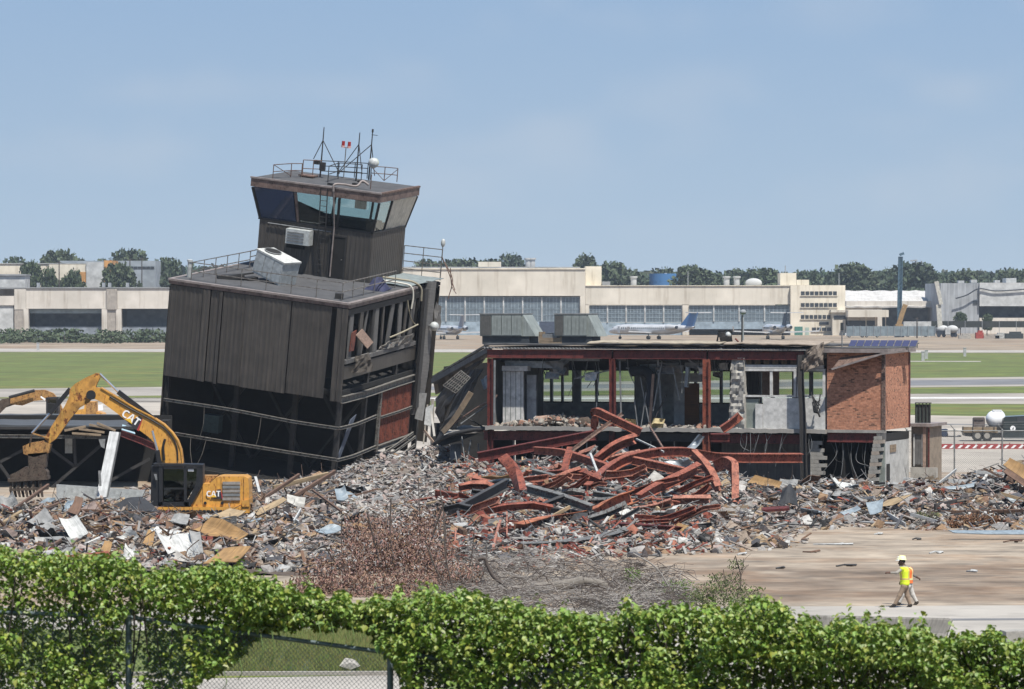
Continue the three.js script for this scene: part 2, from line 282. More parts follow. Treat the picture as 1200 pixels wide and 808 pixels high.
// ---------------------------------------------------------------- trees
M.bark = mat([.075, .06, .048], { map: tStreak, r: .5 });
const leafMat = c => { const m = new THREE.MeshPhysicalMaterial({ color: lin(...c), roughness: .75, side: THREE.DoubleSide, transmission: .0, map: rep(tGrime, .3) }); return m; };
M.leafTree = [leafMat([.070, .105, .042]), leafMat([.080, .112, .050]), leafMat([.062, .095, .045])];
function leafCloud(lobes, n, size, R) { // many small bent leaf clumps through the volume of the lobes
  const pos = [];
  const tot = lobes.reduce((s, l) => s + l[3] ** 2, 0);
  for (const [lx, ly, lz, lr, sq = .8] of lobes) {
    const k = Math.round(n * lr ** 2 / tot);
    for (let i = 0; i < k; i++) {
      const u = v3(R() - .5, R() - .5, R() - .5).normalize(), rad = lr * (.55 + .5 * Math.pow(R(), .6));
      const c = v3(lx + u.x * rad, ly + u.y * rad * sq, lz + u.z * rad);
      const a = v3(R() - .5, R() - .5, R() - .5).normalize(), b = v3(R() - .5, R() - .5, R() - .5).normalize(), s = size * (.6 + .8 * R());
      const p1 = c.clone().addScaledVector(a, s), p2 = c.clone().addScaledVector(a, -s), q1 = c.clone().addScaledVector(b, s), q2 = c.clone().addScaledVector(b, -s * .8);
      for (const t of [[p1, q1, c], [q1, p2, c], [p2, q2, c], [q2, p1, c]]) for (const p of t) pos.push(p.x, p.y, p.z);
    }
  }
  return fromTris(pos);
}
const treeKinds = [];
for (let k = 0; k < 4; k++) { // height about 1 unit = 20 m tall tree
  const R = rngOf(100 + k), lobes = [];
  const w = [7.5, 6.2, 8.6, 5.2][k];
  for (let i = 0; i < 15; i++) { const a = R() * 6.28, h = 6.5 + R() * 10.5, f = 1 - Math.abs(h - 10.5) / 10; lobes.push([Math.cos(a) * w * f * .75 * Math.sqrt(R()) * 1.2, h, Math.sin(a) * w * f * .75, 2.2 + 2.2 * R(), .85]); }
  const g = leafCloud(lobes, 2600, .66, R);
  const tr = [rod(v3(0, -.5, 0), v3(.2, 8, 0), .55, 7, .3)];
  for (let i = 0; i < 6; i++) { const l = lobes[i]; tr.push(rod(v3(.1, 4 + i * .6, 0), v3(l[0], l[1], l[2]), .22, 5, .08)); }
  treeKinds.push([g, merge(tr)]);
}
function tree(px, d, top, wid, kind, label, group) {
  const h = EYE - (top - HY) / FOC * d, s = h / 18.5, word = (h > 25 ? 'very tall ' : h > 21 ? 'tall ' : h > 17 ? 'middling ' : 'low ') + (wid > .95 ? 'broad ' : wid > .75 ? 'round ' : 'narrow ') + ['ragged ', 'dense ', 'spreading ', 'slim '][kind]; const t = thing('broadleaf_tree', word + label, 'tree', P(px, HY, d).setY(0), px * 7.1 % 6.28, group);
  t.scale.set(s * wid, s, s * wid);
  mesh('crown', treeKinds[kind][0], M.leafTree[(kind + Math.round(px)) % 3], t); mesh('trunk', treeKinds[kind][1], M.bark, t); return t;
}
{
  const L = 'tree rising behind the beige hangar with the dark bays';
  for (const [px, d, top, w, k] of [[14, 1480, 296, .62, 0], [68, 1460, 294, .68, 2], [38, 1270, 303, .5, 1], [118, 1700, 299, .6, 0], [155, 1600, 293, .8, 2], [190, 1400, 297, .66, 0], [200, 1300, 309, .6, 3], [88, 1650, 299, .6, 1]]) tree(px, d, top, w, k, L, 'trees behind the beige hangar');
  for (const [px, top, w, k] of [[60, 318, .5, 3], [80, 319, .6, 1], [90, 320, .5, 3], [137, 309, .62, 2]]) tree(px, 1265, top, w, k, 'tree standing between the cream warehouse and the beige hangar', 'small trees by the cream warehouse');
  const L2 = 'tree of the wood rising behind the long cream hangar';
  for (const [px, d, top, w, k] of [[505, 1550, 299, .9, 0], [525, 1500, 303, .8, 1], [542, 1600, 304, .9, 2], [590, 1620, 299, 1.1, 0], [602, 1700, 302, .8, 3], [685, 1500, 303, .7, 3], [716, 1480, 308, .9, 2], [735, 1540, 313, .8, 1], [752, 1500, 315, .8, 0], [775, 1620, 318, .8, 3], [812, 1450, 312, 1.0, 2], [830, 1500, 317, .8, 1], [848, 1560, 317, .8, 0], [866, 1600, 316, .9, 2], [882, 1560, 318, .9, 3], [903, 1440, 310, .95, 0], [925, 1520, 318, .7, 1], [945, 1600, 318, .9, 2], [957, 1550, 316, .9, 0], [974, 1500, 321, .7, 3]]) tree(px, d, top, w, k, L2, 'trees behind the cream hangar');
  const L3 = 'tree of the wood beyond the construction yard and the grey shed';
  for (const [px, d, top, w, k] of [[990, 1560, 314, .9, 1], [1004, 1500, 309, 1.1, 2], [1022, 1540, 314, 1.0, 0], [1042, 1600, 318, .9, 3], [1074, 1480, 308, 1.0, 2], [1090, 1540, 317, .9, 1], [1108, 1600, 319, .8, 0], [1130, 1560, 317, .9, 2], [1150, 1640, 320, .9, 1], [1168, 1600, 321, .8, 0], [1186, 1580, 319, .9, 3], [1205, 1600, 317, 1, 2], [1060, 1700, 318, .9, 0]]) tree(px, d, top, w, k, L3, 'trees beyond the construction yard');
  // the far wood reads as one mass
  const R = rngOf(9), lob = []; for (let i = 0; i < 5; i++) lob.push([(R() - .5) * 7, 3 + R() * 7, (R() - .5) * 5, 3 + R() * 2, .8]);
  const g = leafCloud(lob, 190, 1.0, R), m = inst('far_wood', g, M.leafTree[2], 520, 'hazy dark green wood along the horizon', 'wood');
  const q = new THREE.Object3D();
  for (let i = 0; i < 520; i++) { const px = -300 + R() * 1800, d = 1750 + R() * 350, top = 317 + R() * 9 + (px < 500 ? -6 : 0); const h = EYE - (top - HY) / FOC * d; q.position.copy(P(px, HY, d).setY(0)); q.scale.set(1.5, h / 12.5, 1.5); q.rotation.y = R() * 6.28; q.updateMatrix(); m.setMatrixAt(i, q.matrix); m.setColorAt(i, lin(.8 + .4 * R(), .8 + .4 * R(), .85 + .3 * R())); }
  // low scrub before the beige hangar
  const g2 = leafCloud([[0, .9, 0, 1.3, .8], [1.2, .7, .4, 1.0, .8], [-1.1, .8, -.3, 1.1, .8]], 170, .22, R);
  for (let i = 0; i < 26; i++) { const px = -8 + i * 8 + R() * 5, d = 1010 + R() * 40, s = 1.15 + R() * .9; const t = thing('scrub_bush', (s > 1.75 ? 'tall' : s > 1.45 ? 'middling' : 'low') + (i % 2 ? ' pale' : ' dark') + ' green scrub bush in the row before the beige hangar', 'bush', P(px, HY, d).setY(0), R() * 6, 'scrub along the service road'); t.scale.set(s * 1.2, s, s * 1.2); mesh('foliage', g2, M.leafTree[i % 2], t); mesh('stem', rod(v3(0, -.1, 0), v3(.1, 1, 0), .06, 5), M.bark, t); }
}
// ---------------------------------------------------------------- far buildings
const tPlaster = tex(512, 512, (u, v) => { const n = fbm(u * 6, v * 6, 6, 6), s = clamp((fbm(u * 40 + 3, v * 4, [40, 4], 4) - .52) * 2.6); return [.94 + .18 * (n - .5) - .12 * s, .935 + .18 * (n - .5) - .135 * s, .925 + .19 * (n - .5) - .15 * s]; });
M.cream = mat([.68, .635, .555], { map: tPlaster, r: .03, ry: .03 });
M.cream2 = mat([.73, .675, .565], { map: tPlaster, r: .05 });
M.beige = mat([.64, .60, .545], { map: tPlaster, r: .04 });
M.hangarGlass = mat([.20, .25, .29], { roughness: .25, map: tGrime, r: .15 });
M.hangarFrame = mat([.46, .56, .62], { map: tGrime, r: .2 });
M.hangarLow = mat([.40, .50, .58], { map: tGrime, r: .1 });
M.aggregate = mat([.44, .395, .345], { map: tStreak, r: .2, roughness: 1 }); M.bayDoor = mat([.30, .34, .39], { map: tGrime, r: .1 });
M.darkBay = mat([.030, .040, .060], { roughness: .5, map: tGrime, r: .1 });
M.roofGrey = mat([.34, .35, .36], { map: tConc, r: .06 });
M.greyMetal = mat([.40, .42, .44], { map: tStreak, r: .05 });
M.whiteMetal = mat([.68, .69, .68], { map: tGrime, r: .1 });
M.orangeWall = mat([.58, .30, .10], { map: tPlaster, r: .05 });
M.strip = mat([.035, .04, .045], { roughness: .3 });
M.blueTank = mat([.075, .25, .55], { map: tGrime, r: .1 });
// group standing at distance d, x and y in metres from photograph pixels at that distance
function far(name, label, cat, d, group) { const t = thing(name, label, cat, v3(0, 0, -d), 0, group); const s = FOC / d; t.X = px => (px - CX) / s; t.Y = py => EYE - (py - HY) / s; t.R = (a, b, y0, y1, z0, z1) => bb(t.X(a), t.X(b), t.Y(y0), t.Y(y1), z0, z1); return t; }
function glazing(t, a, b, y0, y1, n, z, cols, rows) { // hangar door leaves: glass, frame and its mullions
  const w = (b - a) / n;
  for (let i = 0; i < n; i++) {
    const pa = a + i * w, pb = pa + w, x0 = t.X(pa) + .18, x1 = t.X(pb) - .18, ya = t.Y(y1), yb = t.Y(y0);
    const leaf = mesh('door_leaf', bb(x0, x1, ya, yb, z - .12, z), M.hangarGlass, t);
    const fr = []; for (let k = 0; k <= cols; k++) { const x = lerp(x0 + .1, x1 - .1, k / cols); fr.push(bb(x - .055, x + .055, ya, yb, z + .005, z + .12)); }
    for (let k = 0; k <= rows; k++) { const y = lerp(ya + .1, yb - .1, k / rows); fr.push(bb(x0, x1, y - .055, y + .055, z + .010, z + .10)); }
    mesh('glazing_bar', fr, M.hangarFrame, leaf);
    mesh('door_post', bb(t.X(pb) - .17, t.X(pb) + .17, ya - .01, yb - .05, z + .01, z + .35), M.whiteMetal, t);
  }
}
{
  const t = far('aircraft_hangar', 'long cream plaster hangar with tall glazed doors and a four storey office end', 'hangar', 1245);
  mesh('wall', [t.R(440, 686, 316, 347, -70, 0), t.R(440, 500, 347, 394, -3, -.5), t.R(680, 686, 347, 394, -3, 0)], M.cream, t);
  mesh('wall', [t.R(686.2, 926, 335.5, 357, -60, -.2), t.R(686.2, 690, 357, 394, -3, -.3), t.R(800, 807, 357, 394, -3, -.3)], M.cream, t);
  mesh('parapet', [t.R(440, 686, 314.5, 315.9, -70, .3), t.R(686.3, 926, 334.6, 335.4, -60, .1), t.R(687, 706, 312, 335, -30, -12)], M.cream2, t);
  mesh('roof', [t.R(455, 680, 312.8, 314.4, -68, -4), t.R(706.5, 716, 330, 334.5, -20, -8)], M.roofGrey, t);
  glazing(t, 500, 680, 348, 377, 8, -1, 5, 4); mesh('lower_door', t.R(500, 680, 377.2, 394, -1.2, -.95), M.hangarLow, t);
  glazing(t, 690, 800, 358, 378, 5, -1, 5, 4); mesh('lower_door', t.R(690, 800, 378.2, 394, -1.2, -.95), M.hangarLow, t);
  glazing(t, 807, 926, 358, 377, 4, -1, 6, 4); mesh('lower_door', [t.R(807, 926, 377.2, 386, -1.2, -.95)], M.hangarLow, t); mesh('inner_partition', [t.R(807, 926, 360, 394, -26, -25.8), t.R(807, 808, 360, 394, -25.7, -1.4), t.R(925, 926, 360, 394, -25.7, -1.4)], M.cream, t);
  mesh('back_wall', [t.R(440, 926, 340, 395, -72, -70.1)], M.cream, t);
  const o = mesh('office_block', t.R(926.3, 990.5, 334.5, 395, -40, 1.2), M.cream2, t);
  for (const [y0, y1, a, b] of [[341.7, 346.2, 938, 981], [355.4, 360, 938, 981], [369.4, 374, 938, 973.5], [384, 388, 951, 980]]) { const n = Math.round((b - a) / 5.4); for (let i = 0; i < n; i++) mesh('window', bb(t.X(a + (b - a) * i / n) + .12, t.X(a + (b - a) * (i + 1) / n) - .12, t.Y(y1), t.Y(y0), 1.21, 1.3), M.strip, o); mesh('window_sill', t.R(a - .5, b + .5, y1 + .1, y1 + .8, 1.2, 1.5), M.cream, o); }
  mesh('porch_block', [t.R(974, 991, 366.5, 395, 1.25, 6)], M.cream, t); mesh('canopy', t.R(972, 993, 363.4, 366.3, .5, 6.8), M.cream, t);
  mesh('window', t.R(975.5, 989.5, 370, 374.4, 6.02, 6.1), M.strip, t); mesh('sign_board', t.R(960, 971, 377.5, 380.8, 1.22, 1.4), M.darkBay, t);
  mesh('door', t.R(931, 940.5, 383, 394.5, 1.22, 1.35), mat([.06, .17, .14]), t); mesh('door', t.R(943.5, 948, 384, 394.5, 1.22, 1.35), mat([.30, .38, .33]), t);
  mesh('penthouse', [t.R(916, 935, 320, 334.3, -18, -6), t.R(935.3, 950, 328, 334.3, -16, -6)], M.cream2, t);
  mesh('penthouse', t.R(560, 587, 306.5, 312.7, -30, -16), M.cream2, t);
  for (const [px, y] of [[854, 334.3], [866, 334.3], [744, 334.3], [619, 312.7], [624, 312.7]]) mesh('roof_vent', [cyl(.9, 2.2, t.X(px), t.Y(y) + 1.1, -12, 10), cyl(1.2, .5, t.X(px), t.Y(y) + 2.4, -12, 10)], M.whiteMetal, t);
  mesh('rooftop_dish', [sphere(1.8, t.X(886), t.Y(331.8), -12, 1.4, .8, .5), cyl(.3, 1.6, t.X(886), t.Y(334), -12)], M.whiteMetal, t);
  for (const [px, ya, yb] of [[923, 320, 311], [986.5, 334.5, 320], [808, 335, 318]]) mesh('rooftop_mast', rod(v3(t.X(px), t.Y(ya), -10), v3(t.X(px), t.Y(yb), -10), .12), M.greyMetal, t);
}
{
  const t = far('aircraft_hangar', 'low beige hangar with two wide dark bay openings between pale piers', 'hangar', 1150);
  mesh('wall', [t.R(-60, 16.5, 347, 358, -1, 0), t.R(16.5, 30, 338.5, 363, -1, .2), t.R(30.2, 124.5, 338.5, 362, -1, 0), t.R(137.2, 320, 338.5, 362, -1, 0)], M.beige, t);
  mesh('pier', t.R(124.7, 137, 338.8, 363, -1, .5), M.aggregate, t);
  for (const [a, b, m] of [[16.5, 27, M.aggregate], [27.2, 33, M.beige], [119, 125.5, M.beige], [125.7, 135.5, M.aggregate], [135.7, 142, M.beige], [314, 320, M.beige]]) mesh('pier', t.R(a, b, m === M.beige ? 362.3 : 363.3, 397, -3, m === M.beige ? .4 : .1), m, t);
  mesh('inner_wall', [t.R(-60, 320, 338.5, 397.4, -32, -31), t.R(16.5, 18, 339, 397.4, -31, -3.2), t.R(129, 131, 339, 397.4, -31, -3.2), t.R(318.5, 320, 339, 397.4, -31, -3.2)], M.beige, t); mesh('hangar_floor', t.R(16, 320, 396.2, 396.5, -31, -.2), M.concrete, t);
  mesh('header_panel', t.R(33, 119, 362.3, 367.5, -3.1, -2.4), M.hangarLow, t);
  for (const [a, b] of [[33.2, 118.8], [142.2, 313.8]]) { mesh('bay_door', t.R(a, b, 363, 390.5, -16, -15.6), M.bayDoor, t); mesh('low_screen', t.R(a, b, 383, 396, -2.8, -2.4), M.bayDoor, t); }
  mesh('sliding_door', t.R(-60, 15, 358.3, 391, -2, -.4), M.whiteMetal, t);
  mesh('roof', t.R(-60, 320, 336.8, 338.2, -32, .3), M.roofGrey, t);
  for (const px of [42, 119, 126, 147]) mesh('roof_vent', t.R(px - 1.6, px + 1.8, 331.5, 336.6, -6, -4.8), M.greyMetal, t);
  const u = far('warehouse', 'cream warehouse with an orange corner tower rising behind the beige hangar', 'warehouse', 1280);
  mesh('wall', [u.R(-40, 57, 309.5, 345, -30, 0), u.R(57.2, 101, 310, 345, -29, .4)], M.cream2, u); mesh('wall', u.R(101.2, 122, 307.5, 345, -28, 1), M.whiteMetal, u);
  mesh('corner_tower', u.R(122.2, 131, 305.5, 345, -20, 1.3), M.orangeWall, u); mesh('stripe_panel', u.R(52, 57, 318, 331, .01, .3), M.orangeWall, u); mesh('stripe_panel', u.R(93, 100.5, 319, 331, .41, .6), M.orangeWall, u);
  mesh('roof', u.R(-40, 101, 308.6, 309.3, -30, .3), M.whiteMetal, u);
  const w = far('office_building', 'low blue grey building with strip windows behind the orange corner tower', 'building', 1330);
  mesh('wall', w.R(70, 182, 305.8, 345, -20, 0), mat([.38, .43, .47], { map: tGrime, r: .05 }), w);
  for (let i = 0; i < 10; i++) mesh('window', w.R(132 + i * 4.9, 136.4 + i * 4.9, 312.5, 315.2, .01, .15), M.strip, w);
  const x = far('shed', 'plain white shed at the near end of the beige hangar', 'shed', 1200); mesh('wall', x.R(-60, 29, 323.5, 345, -12, 0), M.whiteMetal, x); mesh('roof', x.R(-61, 30, 321.5, 323.3, -12.5, .5), M.roofGrey, x);
}
{
  const t = far('industrial_shed', 'long low whitish building with weathered roof behind the construction yard', 'shed', 1330);
  mesh('wall', [t.R(992, 1034, 353, 396, -40, 0), t.R(1098, 1130, 353, 396, -40, 0), t.R(1034, 1098, 353, 360, -1, 0), t.R(1034, 1098, 353, 396, -40, -20)], M.beige, t); mesh('roof', patch([v3(t.X(990), t.Y(360), 1), v3(t.X(1140), t.Y(360), 1), v3(t.X(1140), t.Y(341.5), -40), v3(t.X(990), t.Y(341.5), -40)], 20, 3, .5, (a, b, x) => .15 * Math.sin(x * 2)), mat([.55, .54, .52], { map: tPlaster, r: .08 }), t);
  mesh('bay_shutter', t.R(1034.2, 1097.8, 360, 394, -12, -11.8), M.bayDoor, t);
  const u = far('annex_building', 'single storey tan annex with a flat canopy beside the hangar office', 'building', 1235); mesh('wall', u.R(992.5, 1030, 372, 394, -20, -4), M.beige, u); mesh('window_band', u.R(994, 1028, 376, 384, -3.98, -3.9), M.strip, u); mesh('canopy', u.R(992.3, 1040, 363.5, 371.8, -22, 5), M.cream, u);
  for (const px of [1014, 1025, 1037]) mesh('post', u.R(px, px + .8, 372, 394, 2, 2.4), M.cream2, u);
  const w = far('storage_hall', 'large grey metal hall with a white end bay and a low dark opening', 'hall', 1300);
  mesh('wall', w.R(1103, 1148, 332, 392, -50, -1), M.greyMetal, w); mesh('end_bay', [w.R(1148.3, 1290, 331.5, 359, -1, .2), w.R(1148.3, 1290, 331.5, 333, -50, -1), w.R(1148.3, 1290, 333, 395, -50, -24), w.R(1288, 1290, 333, 395, -24, -1)], M.whiteMetal, w); mesh('bay_shutter', w.R(1148.6, 1288, 359, 392, -14, -13.8), M.bayDoor, w); mesh('base_wall', w.R(1148.3, 1290, 372.7, 395, -1, 0), M.beige, w);
  mesh('window', w.R(1141, 1146, 353, 357, -.98, -.8), M.strip, w); for (const g of [w.R(1125, 1132, 329, 331.8, -8, -4), w.R(1140, 1147, 328, 331.4, -8, -4), w.R(1168, 1174, 328.5, 331.3, -8, -4), w.R(1184, 1196, 326, 331.3, -20, -10)]) mesh('roof_unit', g, M.whiteMetal, w);
  mesh('service_pipe', tube([v3(w.X(1120), w.Y(350), .8), v3(w.X(1133), w.Y(346), .8), v3(w.X(1147), w.Y(338.5), .8), v3(w.X(1165), w.Y(341), .8), v3(w.X(1205), w.Y(339), .8)], .22), M.darkBay, w);
  for (const [px, top] of [[1126, 366], [1157, 367]]) tree(px, 1240, top, .8, px % 4, 'tree in front of the large grey hall', 'small trees by the grey hall');
  // water tank
  const k = far('water_tank', 'squat round blue water tank with a shallow domed top behind the hangar roof', 'water tank', 1480); mesh('shell', cyl(5.6, EYE + 5 + 2, k.X(780), (k.Y(330) + k.Y(375)) / 2 + .5, 0, 24).scale(1, 1, 1), M.blueTank, k); mesh('dome', sphere(5.65, k.X(780), k.Y(330.3), 0, 1, .42, 1, 20), M.blueTank, k); mesh('roof_hatch', cyl(.5, .8, k.X(780), k.Y(330) + 2.5, 0), M.whiteMetal, k);
}
// construction yard far right
M.cranePaint = mat([.10, .19, .26], { map: tGrime, r: .3 }); M.tanPaint = mat([.42, .27, .12], { map: tGrime, r: .3 }); M.pumpWhite = mat([.70, .68, .60], { map: tGrime, r: .3 });
{
  const t = far('drilling_rig', 'tall blue grey drilling rig mast with a tan excavator base in the yard', 'drilling rig', 1180);
  const A = v3(t.X(1054), t.Y(388), 0), B = v3(t.X(1055.6), t.Y(301), 0), mast = []; for (const [ox, oz] of [[-.5, -.5], [.5, -.5], [.5, .5], [-.5, .5]]) mast.push(bar(A.clone().add(v3(ox, 0, oz)), B.clone().add(v3(ox, 0, oz)), .22, .22)); for (let i = 0; i < 16; i++) { const a = A.clone().lerp(B, i / 16), b = A.clone().lerp(B, (i + 1) / 16); for (const [p, q] of [[[-.5, .5], [.5, .5]], [[.5, .5], [.5, -.5]]]) mast.push(bar(a.clone().add(v3(p[0], 0, p[1])), b.clone().add(v3(q[0], 0, q[1])), .12, .12)); } mast.push(bar(A, B, .7, .25));
  mesh('mast', mast, M.cranePaint, t); mesh('head_sheave', [bar(v3(t.X(1054.5), t.Y(299), 0), v3(t.X(1059.5), t.Y(297), 0), .7, 1)], M.cranePaint, t);
  mesh('boom', sweep(rProf(1.3, .8), [v3(t.X(1051.5), t.Y(386), 1), v3(t.X(1057), t.Y(368), 1), v3(t.X(1061), t.Y(357), 1)]), M.tanPaint, t); mesh('body', [t.R(1049.5, 1058, 380, 389, -1, 1.6)], M.tanPaint, t); mesh('crawler_track', extr([[t.X(1049), t.Y(395.5)], [t.X(1059), t.Y(395.5)], [t.X(1060), t.Y(392)], [t.X(1058), t.Y(389.2)], [t.X(1050), t.Y(389.2)], [t.X(1048), t.Y(392)]], 3), M.darkBay, t);
  const p = far('concrete_pump', 'white folding boom of a concrete pump truck standing upright before the grey hall', 'pump truck', 1180);
  mesh('boom', [bar(v3(p.X(1102), p.Y(384), 0), v3(p.X(1100), p.Y(357), 0), 1.3, 1), bar(v3(p.X(1103), p.Y(357), .6), v3(p.X(1097), p.Y(330), .6), 1.0, .7), bar(v3(p.X(1099), p.Y(330), -.4), v3(p.X(1103), p.Y(350), -.4), .6, .5)], M.pumpWhite, p); mesh('mixer_drum', [sphere(1.1, p.X(1105), p.Y(386), 0, 1.6, 1, 1), sphere(1.1, p.X(1116), p.Y(386), 1, 1.5, 1, 1)], M.whiteMetal, p); mesh('chassis', [p.R(1098, 1121, 388, 392.5, -1.2, 1.2)], M.darkBay, p); mesh('cab', p.R(1107, 1113, 384, 392, 1.3, 3), M.whiteMetal, p);
  for (const px of [1100, 1106, 1116, 1119.5]) mesh('wheel', fin(new THREE.CylinderGeometry(.55, .55, .4, 12)).rotateX(Math.PI / 2).translate(p.X(px), .55, 1.2), M.darkBay, p);
  const l = far('site_trailer', 'long white site trailer parked beside the drilling rig', 'trailer', 1190); mesh('body', l.R(1059, 1091, 377, 385, -1.5, 1.2), M.whiteMetal, l); mesh('wheels', [1064, 1085].map(px => fin(new THREE.CylinderGeometry(.5, .5, 2, 10)).rotateX(Math.PI / 2).translate(l.X(px), .5, 0)), M.darkBay, l); mesh('skirt', l.R(1060, 1090, 385.1, 395, -1, .8), M.beige, l);
  const f = far('yard_fence', 'grey screened construction fence round the far yard', 'fence', 1165); mesh('screen', f.R(992, 1096, 382.5, 394, -.1, .1), mat([.22, .27, .30], { map: tStreak, r: .15 }), f); for (let i = 0; i < 14; i++) mesh('post', f.R(992 + i * 8, 992.5 + i * 8, 381.5, 395.5, .12, .3), M.greyMetal, f);
  const f2 = far('hedge_fence', 'dark screened fence below the grey hall', 'fence', 1200); mesh('screen', f2.R(1091, 1260, 376.5, 384, -.1, .1), mat([.03, .035, .03], { map: tStreak, r: .1 }), f2); for (let i = 0; i < 9; i++) mesh('post', f2.R(1091 + i * 20, 1091.6 + i * 20, 376, 394.5, .12, .3), M.greyMetal, f2);
  for (const [px, w, h, c, l2, nm] of [[1148, 9, 7, [.45, .07, .05], 'red and white stacked container in the yard', 'container'], [1172, 12, 5, [.55, .55, .52], 'white stacked pipe bundle in the yard', 'pipe_bundle'], [1188, 22, 6, [.05, .06, .06], 'dark covered material stack in the yard', 'material_stack'], [1131, 14, 4, [.50, .47, .42], 'pale concrete block row in the yard', 'block_row'], [1162, 18, 3.4, [.48, .42, .36], 'tan spoil row heaped in the yard', 'spoil_row']]) { const s = FOC / 1140, b = P(px, HY, 1140).setY(0); single(nm, l2, nm.replace('_', ' '), [box(w / s, h / s, 2.4, b.x, h / s / 2, b.z), box(w / s * .6, h / s * .35, 2, b.x + .1 * w / s, h / s * 1.17, b.z)], mat(c, { map: tGrime, r: .3 })); }
}
function pickup(px, py, d, len, col, label, name = 'pickup_truck') {
  const b = P(px, py, d).setY(0), t = thing(name, label, 'pickup truck', b, 0);
  const k = len / 5.6, sh = pts => extr(pts.map(([x, y]) => [x * k, y * k]), 1.8 * k, .04);
  mesh('body', [sh([[-2.75, .5], [2.7, .5], [2.75, .95], [2.6, 1.1], [1.3, 1.18], [-.1, 1.2], [-.15, 1.15], [-2.75, 1.15]])], col, t);
  const cab = mesh('cab', sh([[-.95, 1.2], [1.1, 1.2], [.55, 1.82], [-.75, 1.86]]), col, t);
  mesh('window', [extr([[-.75 * k, 1.26 * k], [.9 * k, 1.26 * k], [.47 * k, 1.75 * k], [-.66 * k, 1.78 * k]], 1.92 * k)], M.strip, cab);
  for (const x of [-1.75, 1.75]) for (const z of [-.8, .8]) { const w = mesh('wheel', fin(new THREE.CylinderGeometry(.4 * k, .4 * k, .26 * k, 16)).rotateX(Math.PI / 2).translate(x * k, .4 * k, z * k), M.rubber, t); mesh('rim', fin(new THREE.CylinderGeometry(.22 * k, .22 * k, .28 * k, 12)).rotateX(Math.PI / 2).translate(x * k, .4 * k, z * k), M.greyMetal, w); }
  return t;
}
M.rubber = mat([.022, .022, .022], { roughness: .9 });
M.carWhite = new THREE.MeshPhysicalMaterial({ color: lin(.70, .71, .72), roughness: .35, clearcoat: .6 });
pickup(1003, 394, 1170, 5.8, M.carWhite, 'white pickup truck parked by the hangar office');
pickup(1022, 394, 1168, 4.6, mat([.10, .11, .12], { roughness: .4 }), 'dark car parked by the screened yard fence', 'parked_car').userData.category = 'car';
// power line pylon and poles
{ const t = far('radio_mast', 'lattice mast with cross arms standing over the far trees', 'mast', 1650); const g = []; for (const px of [1070, 1075, 1080]) g.push(rod(v3(t.X(px), 0, 0), v3(t.X(px), t.Y(306 + (px % 3)), 0), .35, 5)); for (let i = 0; i < 8; i++) g.push(bar(v3(t.X(1067 + (i % 3) * 3), t.Y(306 + i * 3), 0), v3(t.X(1075 + (i % 3) * 3), t.Y(305 + i * 3), 0), .5, .4)); mesh('lattice', g, M.greyMetal, t); }
for (const [px, top, d] of [[69, 306, 1260], [152, 303, 1300], [166, 302, 1300], [1075, 372, 1150]]) { const t = far('utility_pole', 'thin wooden utility pole near the far warehouses', 'pole', d, 'utility poles'); mesh('pole', rod(v3(t.X(px), 0, 0), v3(t.X(px), t.Y(top), 0), .22, 6, .15), M.bark, t); mesh('cross_arm', t.R(px - 3, px + 3, top + 1.5, top + 2.2, -.1, .1), M.bark, t); }
for (const [px, py] of [[1086, 421], [1082, 423], [1131, 418], [44, 411]]) { const b = G(px, py), t = thing('runway_marker', 'small white marker post on the airfield grass', 'marker', b.setY(0), 0, 'airfield marker posts'); mesh('post', box(.5, 1.5, .4, 0, .75, 0), M.whiteMetal, t); mesh('cap', box(.6, .15, .5, 0, 1.55, 0), M.whiteMetal, t); }

